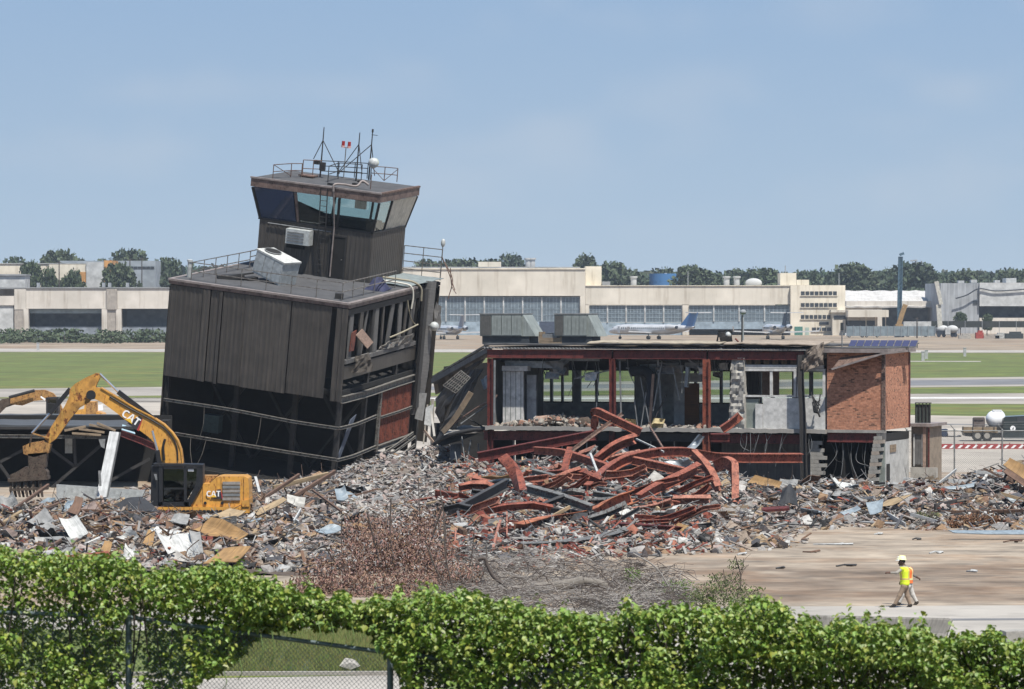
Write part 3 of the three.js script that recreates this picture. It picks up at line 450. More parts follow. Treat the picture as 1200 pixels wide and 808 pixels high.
// ---------------------------------------------------------------- parked airliners
M.planeWhite = new THREE.MeshPhysicalMaterial({ color: lin(.74, .75, .76), roughness: .35, clearcoat: .5, map: rep(tGrime, .1), side: THREE.DoubleSide });
M.planeBlue = new THREE.MeshPhysicalMaterial({ color: lin(.06, .17, .38), roughness: .4, clearcoat: .5, side: THREE.DoubleSide });
M.planeGrey = mat([.40, .42, .44], { roughness: .45 });
function plane(px, py, d, turn, label, tail, k = 1) { // nose along +x in its own coordinates, y up
  const b = P(px, py, d).setY(0), t = thing('parked_airliner', label, 'airplane', b, turn); t.scale.setScalar(k);
  const prof = [[-16, .25, 3.3], [-13, .7, 3.0], [-10, 1.1, 2.75], [-7, 1.33, 2.6], [9, 1.35, 2.6], [11.5, 1.25, 2.5], [13.4, .9, 2.3], [14.6, .45, 2.1], [15, .06, 2.05]], pos = [], n = 16;
  for (let i = 0; i < prof.length - 1; i++) for (let k2 = 0; k2 < n; k2++) { const pt = (q, a) => [prof[q][0], prof[q][2] + Math.sin(a) * prof[q][1], Math.cos(a) * prof[q][1]], a = k2 / n * 6.2832, c = (k2 + 1) / n * 6.2832; const A = pt(i, a), B = pt(i + 1, a), C = pt(i + 1, c), D = pt(i, c); pos.push(...A, ...B, ...C, ...A, ...C, ...D); }
  let f = fromTris(pos); f.deleteAttribute('normal'); f.deleteAttribute('uv'); f = mergeVertices(f, 1e-3); f.computeVertexNormals(); const fu = mesh('fuselage', fin(f), M.planeWhite, t);
  const win = []; for (let i = 0; i < 22; i++) for (const s of [-1, 1]) win.push(box(.28, .38, .06, -6 + i * .72, 2.95, s * 1.32)); mesh('cabin_windows', win, M.strip, fu); mesh('cockpit_window', box(.7, .4, 1.5, 13.0, 2.85, 0, 0, 0, -.5), M.strip, fu);
  mesh('passenger_door', [box(.8, 1.7, .06, 10.2, 2.5, 1.31), box(.8, 1.7, .06, 10.2, 2.5, -1.31)], M.planeGrey, fu);
  for (const s of [-1, 1]) {
    const w = [v3(3.4, 1.75, s * 1), v3(-1.6, 1.75, s * 1), v3(-3.2, 2.15, s * 11.4), v3(-1.6, 2.15, s * 11.4)];
    const wing = mesh('wing', patch([w[0], w[1], w[2], w[3]], 4, 4, .32), M.planeWhite, t); mesh('winglet', patch([v3(-1.6, 2.1, s * 11.35), v3(-3.2, 2.1, s * 11.35), v3(-3.9, 3.4, s * 11.7), v3(-3.1, 3.4, s * 11.7)], 1, 1, .12), M.planeWhite, wing);
    const e = mesh('engine', fin(new THREE.LatheGeometry([[0, -1.7], [.35, -1.7], [.55, -1.2], [.78, .2], [.80, 1.2], [.68, 1.7], [.6, 1.6], [.55, .9], [0, .9]].map(q => new THREE.Vector2(q[0], q[1])), 18)).rotateZ(-Math.PI / 2).translate(-9.6, 3.2, s * 2.15), M.planeWhite, t); mesh('exhaust', fin(new THREE.CylinderGeometry(.42, .36, .6, 14)).rotateZ(Math.PI / 2).translate(-11.45, 3.2, s * 2.15), M.darkBay, e); mesh('pylon', box(1.6, .25, .8, -9.7, 3.2, s * 1.35), M.planeWhite, e);
    mesh('main_gear', [rod(v3(-1.2, 1.7, s * 1.9), v3(-1.3, .5, s * 2.0), .12), fin(new THREE.CylinderGeometry(.48, .48, .7, 14)).rotateX(Math.PI / 2).translate(-1.3, .48, s * 2.0)], M.rubber, t);
    mesh('tailplane', patch([v3(-14.6, 7.0, s * .1), v3(-16.9, 7.0, s * .1), v3(-17.9, 7.1, s * 4.3), v3(-16.8, 7.1, s * 4.3)], 2, 2, .2), M.planeWhite, t);
  }
  mesh('tail_fin', extr([[-10.8, 3.5], [-15.6, 3.3], [-17.2, 7.05], [-14.4, 7.1]], .34), tail, t);
  mesh('nose_gear', [rod(v3(11, 1.4, 0), v3(11, .4, 0), .1), fin(new THREE.CylinderGeometry(.36, .36, .5, 12)).rotateX(Math.PI / 2).translate(11, .36, 0)], M.rubber, t); return t;
}
plane(762, 398, 1115, Math.PI - .80, 'white airliner with a blue tail fin parked side on before the glazed hangar doors', M.planeBlue);
plane(908, 398, 1120, Math.PI / 2 + .12, 'white airliner seen from behind, with a dark fin, beside the hangar office', mat([.05, .08, .12]));
plane(527, 398, 1118, Math.PI / 2 + .25, 'white airliner seen from behind, parked by the hangar doors nearest the leaning tower', mat([.30, .33, .38]), .92);
{ const t = far('jet_bridge_truck', 'dark service truck standing under the glazed hangar wall', 'truck', 1110); mesh('box_body', t.R(632, 650, 377, 390, -1.5, 1), mat([.07, .09, .14], { map: tGrime, r: .3 }), t); mesh('cab', t.R(650.3, 656, 381, 391, -1.4, .9), M.whiteMetal, t); mesh('wheels', [636, 646, 653].map(px => fin(new THREE.CylinderGeometry(.6, .6, 2.2, 12)).rotateX(Math.PI / 2).translate(t.X(px), .6, -.2)), M.rubber, t); mesh('chassis', t.R(632, 656, 390.2, 396, -1.2, .8), M.darkBay, t); }
{ const t = thing('light_pole', 'slim dark light pole with a small lamp head standing on the apron beside the airliners', 'light pole', G(871, 432).setY(0)); const h = EYE - (366 - HY) / FOC * gdist(432); mesh('pole', rod(v3(0, 0, 0), v3(0, h, 0), .16, 8, .1), M.greyMetal, t); mesh('lamp_head', [sphere(.5, 0, h, 0, 1, .8, 1)], M.greyMetal, t); }
// ---------------------------------------------------------------- the leaning control tower building
M.siding = mat([.066, .058, .050], { map: tStreak, r: .25, roughness: .55 });
M.sidingB = mat([.076, .067, .058], { map: tStreak, r: .22, roughness: .55 });
M.coping = mat([.20, .135, .115], { map: tRust, r: .5, roughness: .6 });
M.copingPale = mat([.34, .29, .27], { map: tGrime, r: .6, roughness: .6 });
M.roofFelt = mat([.085, .085, .088], { map: tConc, r: .3, roughness: .95 });
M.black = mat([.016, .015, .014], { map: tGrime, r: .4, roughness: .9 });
M.blackSteel = mat([.035, .033, .032], { map: tGrime, r: .8, roughness: .7 });
M.girt = mat([.21, .195, .175], { map: tRust, r: .8, roughness: .7 });
M.greyPanel = mat([.15, .145, .14], { map: tStreak, r: .4 });
M.galv = mat([.30, .31, .31], { map: tGrime, r: .8, roughness: .55, metalness: .2 });
M.rail = mat([.24, .22, .20], { map: tRust, r: 1, roughness: .6 });
M.railRust = mat([.21, .13, .10], { map: tRust, r: 1, roughness: .7 });
M.redPanel = mat([.20, .050, .028], { map: tRust, r: .5, roughness: .65 });
M.acWhite = mat([.60, .63, .62], { map: tGrime, r: .8, roughness: .5 });
M.timber = mat([.36, .27, .18], { map: tWood, r: .6 });
M.pinkish = mat([.45, .31, .24], { map: tGrime, r: 1 });
M.rubberHose = mat([.42, .38, .28], { map: tGrime, r: 1 });
M.cabGlass = new THREE.MeshPhysicalMaterial({ color: lin(.80, .86, .84), roughness: .03, transmission: 1, thickness: 0, side: THREE.DoubleSide });
M.cabGlassBlue = new THREE.MeshPhysicalMaterial({ color: lin(.16, .22, .36), roughness: .03, transmission: .8, thickness: 0, side: THREE.DoubleSide });
M.blind = mat([.66, .62, .53], { map: tStreak, r: .5 });
const tower = thing('control_tower', 'dark brown metal clad control tower building leaning over with its glazed cab on top', 'control tower');
const TH = 10.5, TW = 11.4, TD = 14.5;
{
  const X = v3(.931, -.1276, .3409).normalize(); let Y = v3(.0863, .9876, .1333); Y.addScaledVector(X, -Y.dot(X)).normalize(); const Z = X.clone().cross(Y);
  tower.quaternion.setFromRotationMatrix(new THREE.Matrix4().makeBasis(X, Y, Z));
  tower.position.copy(P(408, 355.5, 248)).addScaledVector(Y, -TH); tower.updateMatrixWorld(true);
  const T = tower, add = (n, g, m, p = T, ud) => mesh(n, g, m, p, ud);
  const rib = (ph = 0) => (u, v, x) => .022 * (Math.abs(((x + ph) / .3) % 1 - .5) < .17 ? 1 : 0) + .006 * Math.sin(x * 5 + v * 3);
  // front cladding, panel by panel; edges from the seams in the photograph
  const sb = 4.7; // lower edge of the cladding above the base
  const seams = [[-11.4, -9.25, 0, 0], [-9.2, -8.75, .05, -.02], [-8.7, -8.2, -.03, .02], [-8.15, -7.95, .05, -.05], [-7.9, -6.5, 0, .02], [-6.46, -3.55, .015, -.02], [-3.5, -.95, -.01, .02], [-.62, -.3, .05, -.05], [-.26, .10, .07, -.03]];
  seams.forEach(([a, b, o, dy], i) => {
    const g = vpatch(a, b, sb + dy, TH - .35, .03 + o, Math.max(3, Math.round((b - a) * 14)), 3, .012, rib(i * .1));
    if (i == 6) { const p = g.attributes.position; for (let k = 0; k < p.count; k++) if (p.getX(k) > -1.2) p.setX(k, p.getX(k) - .14 * clamp((TH - p.getY(k)) / 6)); g.computeVertexNormals(); }
    add('siding_panel', g, i % 2 ? M.sidingB : M.siding);
  });
  add('siding_panel', patch([v3(-TW - .02, -.5, -TD), v3(-TW - .02, -.5, .02), v3(-TW - .02, TH - .35, .02), v3(-TW - .02, TH - .35, -TD)], 60, 1, .012, rib()), M.siding);
  add('siding_panel', patch([v3(0, .4, -TD - .02), v3(-TW, .4, -TD - .02), v3(-TW, TH - .35, -TD - .02), v3(0, TH - .35, -TD - .02)], 50, 1, .012, rib()), M.siding);
  // roof, parapet coping
  add('roof_slab', bb(-TW + .05, -.05, TH - .42, TH - .06, -TD + .05, -.05), M.black);
  add('roof_felt', patch([v3(-TW + .12, TH - .03, -.12), v3(-.12, TH - .03, -.12), v3(-.12, TH - .03, -10.6), v3(-TW + .12, TH - .03, -TD + .12)], 14, 14, .03, (u, v, x, y) => .04 * fbm(x, y, 256, 3)), M.roofFelt);
  add('torn_roof_felt', patch([v3(-2.7, TH + .03, -9.6), v3(-.05, TH + .02, -9.3), v3(.25, TH + .10, -14.4), v3(-2.4, TH + .12, -14.3)], 8, 10, .03, (u, v, x, y) => .12 * fbm(x * 1.3, y * 1.3, 256, 3)), mat([.24, .28, .28], { map: tConc, r: .5 }));
  add('coping', [bb(-TW - .08, .12, TH - .30, TH - .1, -.03, .12), bb(-TW - .08, -TW + .06, TH - .30, TH - .1, -TD, -.05), bb(-TW, 0, TH - .3, TH - .1, -TD - .08, -TD + .04)], M.coping);
  add('coping_cap', [bb(-TW - .12, .16, TH - .098, TH + .02, -.10, .17), bb(-TW - .12, -TW + .09, TH - .098, TH + .02, -TD, -.12)], M.copingPale);
  add('coping', [bb(-.05, .12, TH - .32, TH - .10, -10.2, -.05)], M.coping); add('coping_cap', [bb(-.10, .18, TH - .098, TH + .02, -10.4, -.12)], M.copingPale);
  // frame: columns, floors, girts, braces and the dark rooms behind
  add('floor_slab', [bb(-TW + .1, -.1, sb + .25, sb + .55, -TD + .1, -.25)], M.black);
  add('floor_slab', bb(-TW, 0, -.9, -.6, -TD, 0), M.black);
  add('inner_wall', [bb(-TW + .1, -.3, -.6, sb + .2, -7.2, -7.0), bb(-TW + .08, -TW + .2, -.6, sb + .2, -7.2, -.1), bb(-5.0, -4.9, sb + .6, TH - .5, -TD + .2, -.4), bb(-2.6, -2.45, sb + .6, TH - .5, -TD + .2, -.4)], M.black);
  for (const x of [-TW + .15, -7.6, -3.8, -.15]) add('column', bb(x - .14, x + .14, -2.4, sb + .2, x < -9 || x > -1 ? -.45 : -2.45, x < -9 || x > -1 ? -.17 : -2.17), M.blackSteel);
  for (const z of [-4.2, -8.6, -12.8]) add('column', bb(-.30, -.04, -2.4, TH - .45, z - .13, z + .13), M.blackSteel);
  for (const [xa, xb] of [[-11.2, -7.7], [-7.4, -3.9], [-3.7, -.3]]) { add('brace', [bar(v3(xa, -.4, -4.9), v3(xb, sb, -4.9), .16, .1)], M.blackSteel); add('brace', [bar(v3(xa, sb, -5.2), v3(xb, -.4, -5.2), .16, .1)], M.blackSteel); }
  for (const [ya, yb, sag] of [[3.25, 3.1, .0], [1.32, 1.25, .03]]) { const o = ya === 1.32 ? .9 : 0; add('girt', sweep(cProf(.17, .12, .02), [v3(-TW + .1 + o, ya, .0), v3(-7, ya - sag, .02), v3(-3, yb, .03), v3(.08, yb, .06)], v3(0, 1, 0), 12), M.girt); }
  for (const [y, zb] of [[3.1, -5.8], [1.2, -6.2]]) add('girt', sweep(cProf(.17, .12, .02), [v3(.1, y, 0), v3(.12, y - .05, -2.5), v3(.02, y + .02, zb)], v3(0, 1, 0), 8), M.girt);
  add('hanging_cable', [tube([v3(-8.6, 3.2, .05), v3(-8.55, 2.2, .1), v3(-8.7, 1.4, .08)], .018, 5), tube([v3(-4.9, 3.1, .05), v3(-4.95, 2, .1), v3(-5.1, 1.3, .05)], .018, 5), tube([v3(-9.3, 1.3, .08), v3(-9.2, .4, .2), v3(-8.9, -.5, .2), v3(-8.5, .2, .2), v3(-8.3, 1.2, .1)], .02, 5)], M.girt);
  add('wall_cabinet', [bb(-9.2, -8.2, 1.45, 2.5, -1.9, -1.3)], mat([.045, .075, .075], { map: tGrime, r: 1 }));
  // the torn open side wall
  const S = (z0, z1, y0, y1, x0, x1) => bb(x0, x1, y0, y1, z1, z0);
  add('side_header', S(-.1, -11.2, TH - .75, TH - .42, -.12, .02), M.blackSteel);
  const studs = [[-.55, .55], [-2.1, .5], [-3.1, .22], [-4.4, .55], [-5.6, .24], [-6.9, .5], [-8.1, .5], [-9.3, .3], [-10.3, .5]];
  studs.forEach(([z, w], i) => { const tl = [.10, -.06, .2, .05, -.15, .12, -.05, .1, 0][i]; add('wall_stud', patch([v3(.0 - .1 * (i % 3), TH - 3.35, z + tl), v3(.0 - .1 * (i % 3), TH - 3.35, z - w + tl), v3(-.06, TH - .75, z - w), v3(-.06, TH - .75, z)], 2, 3, .08), i % 3 == 1 ? M.sidingB : M.greyPanel); });
  add('window_sill', S(-.1, -11, TH - 3.62, TH - 3.38, -.15, .10), M.greyPanel);
  add('torn_insulation', patch([v3(.1, TH - 3.3, -5.5), v3(.12, TH - 3.4, -10.6), v3(.2, TH - 2.8, -10.4), v3(.15, TH - 2.9, -6)], 12, 3, .05, (u, v, x, y) => .5 * (fbm(x * 2, y * 2, 256, 3) - .5)), M.girt);
  add('broken_rail', [tube([v3(.15, TH - 2.7, -6.5), v3(.2, TH - 2.55, -8.5), v3(.3, TH - 2.3, -10.6)], .05), tube([v3(.05, TH - .7, -9.2), v3(.2, TH - 1.6, -9.4), v3(.2, TH - 2.2, -10.2), v3(.1, TH - 2.4, -11)], .035)], M.rubberHose);
  add('hanging_panel', patch([v3(.15, TH - 2.0, -1.2), v3(.4, TH - 2.9, -2.5), v3(.42, TH - 2.6, -3.3), v3(.2, TH - 1.7, -2.0)], 3, 2, .05), M.pinkish);
  add('hanging_panel', patch([v3(.1, TH - 2.9, -.5), v3(.12, TH - 2.9, -1.1), v3(.12, TH - 1.7, -1.3), v3(.1, TH - 1.8, -.7)], 2, 2, .05), M.redPanel);
  add('torn_felt_heap', patch([v3(.1, TH - 4.2, -1.0), v3(.5, TH - 4.3, -3.2), v3(.3, TH - 3.2, -2.8), v3(.1, TH - 3.25, -1.4)], 8, 6, .05, (u, v, x, y) => .35 * fbm(x * 3, y * 3, 256, 3)), mat([.06, .05, .04]));
  add('side_spandrel', S(-.1, -11.2, TH - 4.55, TH - 3.75, -.12, .04), M.siding);
  add('side_spandrel', S(-.1, -11.2, TH - 5.5, TH - 5.2, -.12, -.02), M.black);
  add('fascia_beam', sweep(cProf(.42, .2, .03), [v3(.1, TH - 5.72, -.05), v3(.14, TH - 5.75, -4), v3(.1, TH - 5.70, -8), v3(.12, TH - 5.66, -11.4)], v3(0, 1, 0), 12), M.girt);
  // red corrugated panels below, each sheet its own
  for (let i = 0; i < 4; i++) add('red_sheet', patch([v3(.02, TH - 9.15, -6.3 - i * 1.22), v3(.02, TH - 9.15, -6.3 - (i + 1) * 1.22 + .02), v3(.02, TH - 6.0, -6.3 - (i + 1) * 1.22 + .02), v3(.02, TH - 6.0, -6.3 - i * 1.22)], 28, 2, .012, (u, v, x) => .045 * Math.sin(x * 6.283 / .2) + .02 * fbm(x * 3, v * 4, 256, 2)), M.redPanel);
  add('girt', sweep(cProf(.14, .1, .02), [v3(.14, TH - 7.5, -6.2), v3(.14, TH - 7.5, -9), v3(.14, TH - 7.46, -11.3)]), M.girt);
  add('sill_channel', sweep(cProf(.28, .2, .03), [v3(.1, TH - 9.35, -6.2), v3(.1, TH - 9.3, -11.5)]), M.girt); add('post', [bb(-.05, .12, TH - 9.6, TH - 5.9, -6.25, -6.05)], M.girt);
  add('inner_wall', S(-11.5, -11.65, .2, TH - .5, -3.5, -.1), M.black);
  for (const [y0, z0, y1, z1] of [[.2, -5.2, 1.1, -12], [.55, -5.0, 1.4, -11.6], [-.3, -5.6, .6, -12]]) add('lower_rail', sweep(cProf(.14, .1, .02), [v3(.2, y0, z0), v3(.25, (y0 + y1) / 2 - .05, (z0 + z1) / 2), v3(.2, y1, z1)], v3(0, 1, 0), 6), M.girt);
  add('diagonal_sheet', patch([v3(.0, 3.4, -1.8), v3(.02, 3.6, -2.6), v3(-.2, 1.2, -1.2), v3(-.2, .9, -.5)], 2, 2, .03), mat([.10, .12, .16]));
  // tall bent end column with its pale sheets and globe camera
  add('end_column', sweep(rProf(.9, .35), [v3(.15, TH + .15, -12.6), v3(.2, TH - 2.5, -12.3), v3(.3, TH - 5.5, -12.0), v3(.1, TH - 8, -11.7)], v3(0, 0, 1), 10, .15), M.greyPanel);
  add('end_column', sweep(rProf(.5, .2), [v3(.3, TH - .2, -11.4), v3(.35, TH - 3, -11.3), v3(.3, TH - 7.5, -11.4)], v3(0, 0, 1), 8), M.blackSteel);
  add('torn_sheet', patch([v3(.3, TH - 1.2, -13.4), v3(.5, TH - 1.6, -13.9), v3(.55, TH - 2.8, -13.6), v3(.35, TH - 2.6, -13.0)], 3, 3, .03, (u, v) => .1 * Math.sin(u * 7 + v * 5)), M.greyPanel);
  add('torn_sheet', patch([v3(.4, TH - 6.6, -11.5), v3(.55, TH - 6.7, -12.4), v3(.5, TH - 8.4, -12.2), v3(.3, TH - 8.2, -11.4)], 3, 3, .03), mat([.34, .34, .33], { map: tGrime, r: .6 }));
  add('splintered_stud', [bar(v3(.5, TH - 7.2, -13.6), v3(.65, TH - 9.6, -13.7), .2, .1), bar(v3(.4, TH - 7.5, -13.1), v3(.5, TH - 9.9, -12.7), .12, .08)], mat([.50, .46, .40], { map: tWood, r: .5 }));
  { const c = onZ(T, -12.2)(511.5, 383), gl = add('globe_camera', sphere(.28, .75, c.y, -12.2, 1, 1, 1, 18), M.acWhite); add('bracket', [rod(v3(.2, c.y, -12.2), v3(.6, c.y, -12.2), .06), cyl(.26, .1, .75, c.y, -12.2, 16).rotateZ(0)], M.galv, gl); }
  add('hose', [tube([v3(-1.6, TH + .5, -9.0), v3(-.6, TH + .45, -9.4), v3(.1, TH + .35, -9.8), v3(.45, TH + .0, -10.2), v3(.5, TH - .8, -10.3)], .07, 7)], M.rubberHose); add('hose', [tube([v3(-1.5, TH + .35, -8.6), v3(-.5, TH + .3, -9), v3(.2, TH + .15, -9.2), v3(.35, TH - .4, -9.3), v3(.32, TH - 1.2, -9.25)], .055, 7)], mat([.5, .48, .42]));
  add('blue_tarpaulin', patch([v3(-1.7, TH, -6.3), v3(-.4, TH, -6.3), v3(-.4, TH + .1, -7.6), v3(-1.6, TH + .1, -7.5)], 12, 12, .03, (u, v, x, y) => .75 * Math.sin(Math.PI * u) * Math.sin(Math.PI * v) * (.4 + fbm(x * 2.5, y * 2.5, 256, 3))), mat([.035, .04, .10], { map: tGrime, r: 1 }));
  // roof railing
  const railing = (pts, h, nRails, m, step = 1.7) => {
    for (let i = 0; i < pts.length - 1; i++) { const a = pts[i], b = pts[i + 1], L = a.distanceTo(b), n = Math.max(1, Math.round(L / step)); for (let k = 0; k <= n; k++) { if (k == n && i < pts.length - 2) continue; const p = a.clone().lerp(b, k / n); add('rail_post', rod(p, p.clone().add(v3(rr(-.03, .03), h, 0)), .026, 6), m); } }
    for (let r = 1; r <= nRails; r++) add('handrail', sweep(rProf(.05, .05), pts.map(p => p.clone().add(v3(0, h * r / nRails, 0)))), m);
  };
  railing([v3(-10.2, TH, -8.6), v3(-10.35, TH, -.55), v3(-.65, TH, -.5), v3(-.6, TH, -8.6)], 1.05, 2, M.rail);
  railing([v3(-10.4, TH, -13.9), v3(-10.2, TH, -8.6)], 1.05, 3, M.rail); railing([v3(-2.4, TH, -14.2), v3(.1, TH + .05, -14.2)], 1.9, 4, M.rail, 1.2);
  add('bent_rail', [tube([v3(.1, TH + 1.5, -14.2), v3(.6, TH + .7, -14.1), v3(1.2, TH - .4, -14)], .03), tube([v3(.3, TH + 1.2, -14.2), v3(.9, TH + .2, -14.2), v3(.8, TH - 1, -14)], .03), tube([v3(.7, TH + .9, -14.2), v3(.9, TH - .2, -14.2), v3(1.3, TH - .6, -14)], .025)], M.railRust);
  add('roof_sensor', [rod(v3(.05, TH + .05, -14.3), v3(.05, TH + 2.2, -14.3), .035), sphere(.2, .05, TH + 2.35, -14.3, .7, 1.3, .7)], M.acWhite);
  add('vent_pipe', [rod(v3(-TW + .5, TH, -1.4), v3(-TW + .5, TH + 1.0, -1.4), .13, 10), cyl(.17, .12, -TW + .5, TH + 1.0, -1.4)], M.acWhite);
  for (const g of [box(1.6, .25, .7, -8.9, TH + .15, -3.0, 0, .5, .1), box(.8, .18, .5, -7.9, TH + .12, -3.6, 0, 1.2, .05), bar(v3(-9.4, TH + .1, -2.6), v3(-7.6, TH + .5, -3.4), .1, .08), box(.5, .35, .45, -1.1, TH + .15, -1.2, 0, .4, 0)]) add('roof_litter', g, M.blackSteel);
  // ---- cab
  const cx0 = -10.0, cx1 = -2.55, cz0 = -14.35, cz1 = -9.15, cb = TH, wt = 3.0, wh = 1.85;
  add('cab_wall', [vpatch(cx0, cx1, cb, cb + wt, cz1, 90, 1, .02, rib()), patch([v3(cx1, cb, cz1), v3(cx1, cb, cz0), v3(cx1, cb + wt, cz0), v3(cx1, cb + wt, cz1)], 70, 1, .02, rib()), patch([v3(cx0, cb, cz0), v3(cx0, cb, cz1), v3(cx0, cb + wt, cz1), v3(cx0, cb + wt, cz0)], 8, 1, .02), patch([v3(cx1, cb, cz0), v3(cx0, cb, cz0), v3(cx0, cb + wt, cz0), v3(cx1, cb + wt, cz0)], 8, 1, .02)], M.siding);
  add('cab_floor', bb(cx0 + .1, cx1 - .1, cb + wt - .5, cb + wt - .35, cz0 + .1, cz1 - .1), M.black);
  add('sill_trim', [bb(cx0 - .08, cx1 + .08, cb + wt + .003, cb + wt + .12, cz1 - .15, cz1 + .08), bb(cx1 - .1, cx1 + .08, cb + wt + .003, cb + wt + .12, cz0, cz1 - .16), bb(cx0 - .08, cx0 + .1, cb + wt + .003, cb + wt + .12, cz0, cz1 - .16), bb(cx0 + .11, cx1 - .11, cb + wt + .003, cb + wt + .12, cz0 - .05, cz0 + .1)], M.blackSteel);
  const door = add('door', [bb(-5.2, -4.25, cb + .05, cb + 2.55, cz1 + .035, cz1 + .06)], M.black); add('door_frame', [bb(-5.3, -5.2, cb, cb + 2.65, cz1 + .03, cz1 + .09), bb(-4.25, -4.15, cb, cb + 2.65, cz1 + .03, cz1 + .09), bb(-5.2, -4.25, cb + 2.55, cb + 2.65, cz1 + .03, cz1 + .09)], M.blackSteel, door); add('door_handle', [rod(v3(-4.4, cb + 1.2, cz1 + .06), v3(-4.4, cb + 1.2, cz1 + .16), .03)], M.galv, door);
  const fl = .45, W0 = cb + wt + .1, W1 = W0 + wh; // windows lean out towards the top
  const O = (x, z, t) => v3(x + fl * t * (x > (cx0 + cx1) / 2 ? 1 : -1), lerp(W0, W1, t), z + fl * t * (z > (cz0 + cz1) / 2 ? 1 : -1));
  const pane = (xa, za, xb, zb, m, nm = 'window_pane') => { const f = (x, z, t, ref) => { const p = v3(x, lerp(W0, W1, t), z); if (Math.abs(za - zb) < .01) { p.z += fl * t * (za > -11 ? 1 : -1); p.x += fl * t * ((x - (cx0 + cx1) / 2) / ((cx1 - cx0) / 2)); } else { p.x += fl * t * (xa > -6 ? 1 : -1); p.z += fl * t * ((z - (cz0 + cz1) / 2) / ((cz1 - cz0) / 2)); } return p; }; return [f(xa, za, 0), f(xb, zb, 0), f(xb, zb, 1), f(xa, za, 1)]; };
  const fr = [cx0, -7.55, -7.35, -4.95, -4.8, cx1];
  add('window_pane', patch(pane(cx0 + .1, cz1, -7.6, cz1), 3, 2, .015), M.cabGlassBlue);
  add('window_pane', patch(pane(-7.35, cz1, -4.95, cz1), 1, 1, .015), M.cabGlass);
  add('window_pane', patch(pane(-4.8, cz1, cx1 - .1, cz1), 1, 1, .015), M.cabGlass);
  add('window_pane', patch(pane(cx1, cz1 - .1, cx1, -10.9), 1, 1, .015), M.cabGlass);
  for (const [a, b] of [[-10.95, -12.6], [-12.65, -14.25]]) add('window_blind', patch(pane(cx1, a, cx1, b), 2, 2, .03, (u, v) => .03 * Math.sin(u * 9)), M.blind);
  for (const [a, b] of [[cx1 - .1, -4.9], [-4.95, -7.4], [-7.45, cx0 + .1]]) add('window_pane', patch(pane(a, cz0, b, cz0), 1, 1, .015), M.cabGlass);
  add('window_pane', patch(pane(cx0, cz0 + .1, cx0, cz1 - .1), 1, 1, .015), M.cabGlassBlue);
  for (const x of [cx0, -7.45, -4.87, cx1]) { const q = pane(x, cz1, x, cz1); add('mullion', bar(q[0], q[3], .14, .12, v3(1, 0, 0)), x === -7.45 ? M.coping : M.blackSteel); }
  for (const z of [-10.92, cz0]) { const q = pane(cx1, z, cx1, z + .001); add('mullion', bar(v3(cx1, W0, z), v3(cx1 + fl, W1, z + fl * ((z + 11.75) / 2.6)), .12, .12, v3(0, 0, 1)), M.blackSteel); }
  for (const [x, s] of [[-7.45, 0], [-4.9, 0], [cx0, -1]]) add('mullion', bar(v3(x, W0, cz0), v3(x + fl * s, W1, cz0 - fl), .12, .12, v3(1, 0, 0)), M.blackSteel);
  add('leaning_board', patch([v3(-9.8, W0 + .1, -10.2), v3(-7.0, W0 - .1, -10.2), v3(-5.2, W0 + .2, -10.9), v3(-9.2, W0 + 1.3, -11)], 3, 3, .05), M.black); add('console', [bb(-9.4, -3.4, W0 - .4, W0 + .35, -12.6, -11.2)], M.black);
  add('ceiling_unit', [box(.7, .6, .2, -3.9, W1 - .35, -10.2)], M.greyPanel);
  add('ceiling', bb(cx0 - .3, cx1 + .3, W1 + .002, W1 + .05, cz0 - .3, cz1 + .3), M.greyPanel);
  const rx0 = cx0 - .55, rx1 = cx1 + .55, rz0 = cz0 - .5, rz1 = cz1 + .55, RY = W1 + .55;
  add('cab_fascia', [bb(rx0, rx1, W1 + .05, RY, rz1 - .1, rz1), bb(rx1 - .1, rx1, W1 + .05, RY, rz0, rz1 - .102), bb(rx0, rx0 + .1, W1 + .05, RY, rz0, rz1 - .102), bb(rx0 + .102, rx1 - .102, W1 + .05, RY, rz0, rz0 + .1)], M.coping);
  add('fascia_cap', [bb(rx0 - .04, rx1 + .04, RY + .002, RY + .1, rz1 - .12, rz1 + .05)], M.copingPale); add('fascia_cap', [bb(rx1 - .12, rx1 + .05, RY + .002, RY + .1, rz0, rz1 - .13)], M.railRust);
  add('cab_roof', bb(rx0 + .1, rx1 - .12, RY - .15, RY + .05, rz0 + .1, rz1 - .12), M.roofFelt);
  // conduit, ladder, wall air conditioner
  add('conduit', [rod(v3(-5.05, cb + .1, cz1 + .15), v3(-5.0, W0, cz1 + .2), .05, 7), rod(v3(-5.0, W0, cz1 + .2), v3(-5.0, W1 + .4, cz1 + .75), .05, 7), tube([v3(-5.0, W1 + .4, cz1 + .75), v3(-5, RY + .25, cz1 + .75), v3(-4.6, RY + .3, cz1 + .3), v3(-3.9, RY + .25, cz1 - .2), v3(-3.7, RY + .55, cz1 - .5), v3(-3.3, RY + .35, cz1 - .6)], .07, 7)], M.copingPale);
  { const L = [], x0 = -5.9, x1 = -5.45; for (const x of [x0, x1]) L.push(bar(v3(x, cb + .3, cz1 + .22), v3(x, W1 + .5, cz1 + .62), .05, .05, v3(1, 0, 0))); for (let i = 0; i < 15; i++) { const t = i / 15; L.push(rod(v3(x0, lerp(cb + .4, W1 + .4, t), lerp(cz1 + .22, cz1 + .62, t)), v3(x1, lerp(cb + .4, W1 + .4, t), lerp(cz1 + .22, cz1 + .62, t)), .018, 5)); } add('ladder', L, M.blackSteel); }
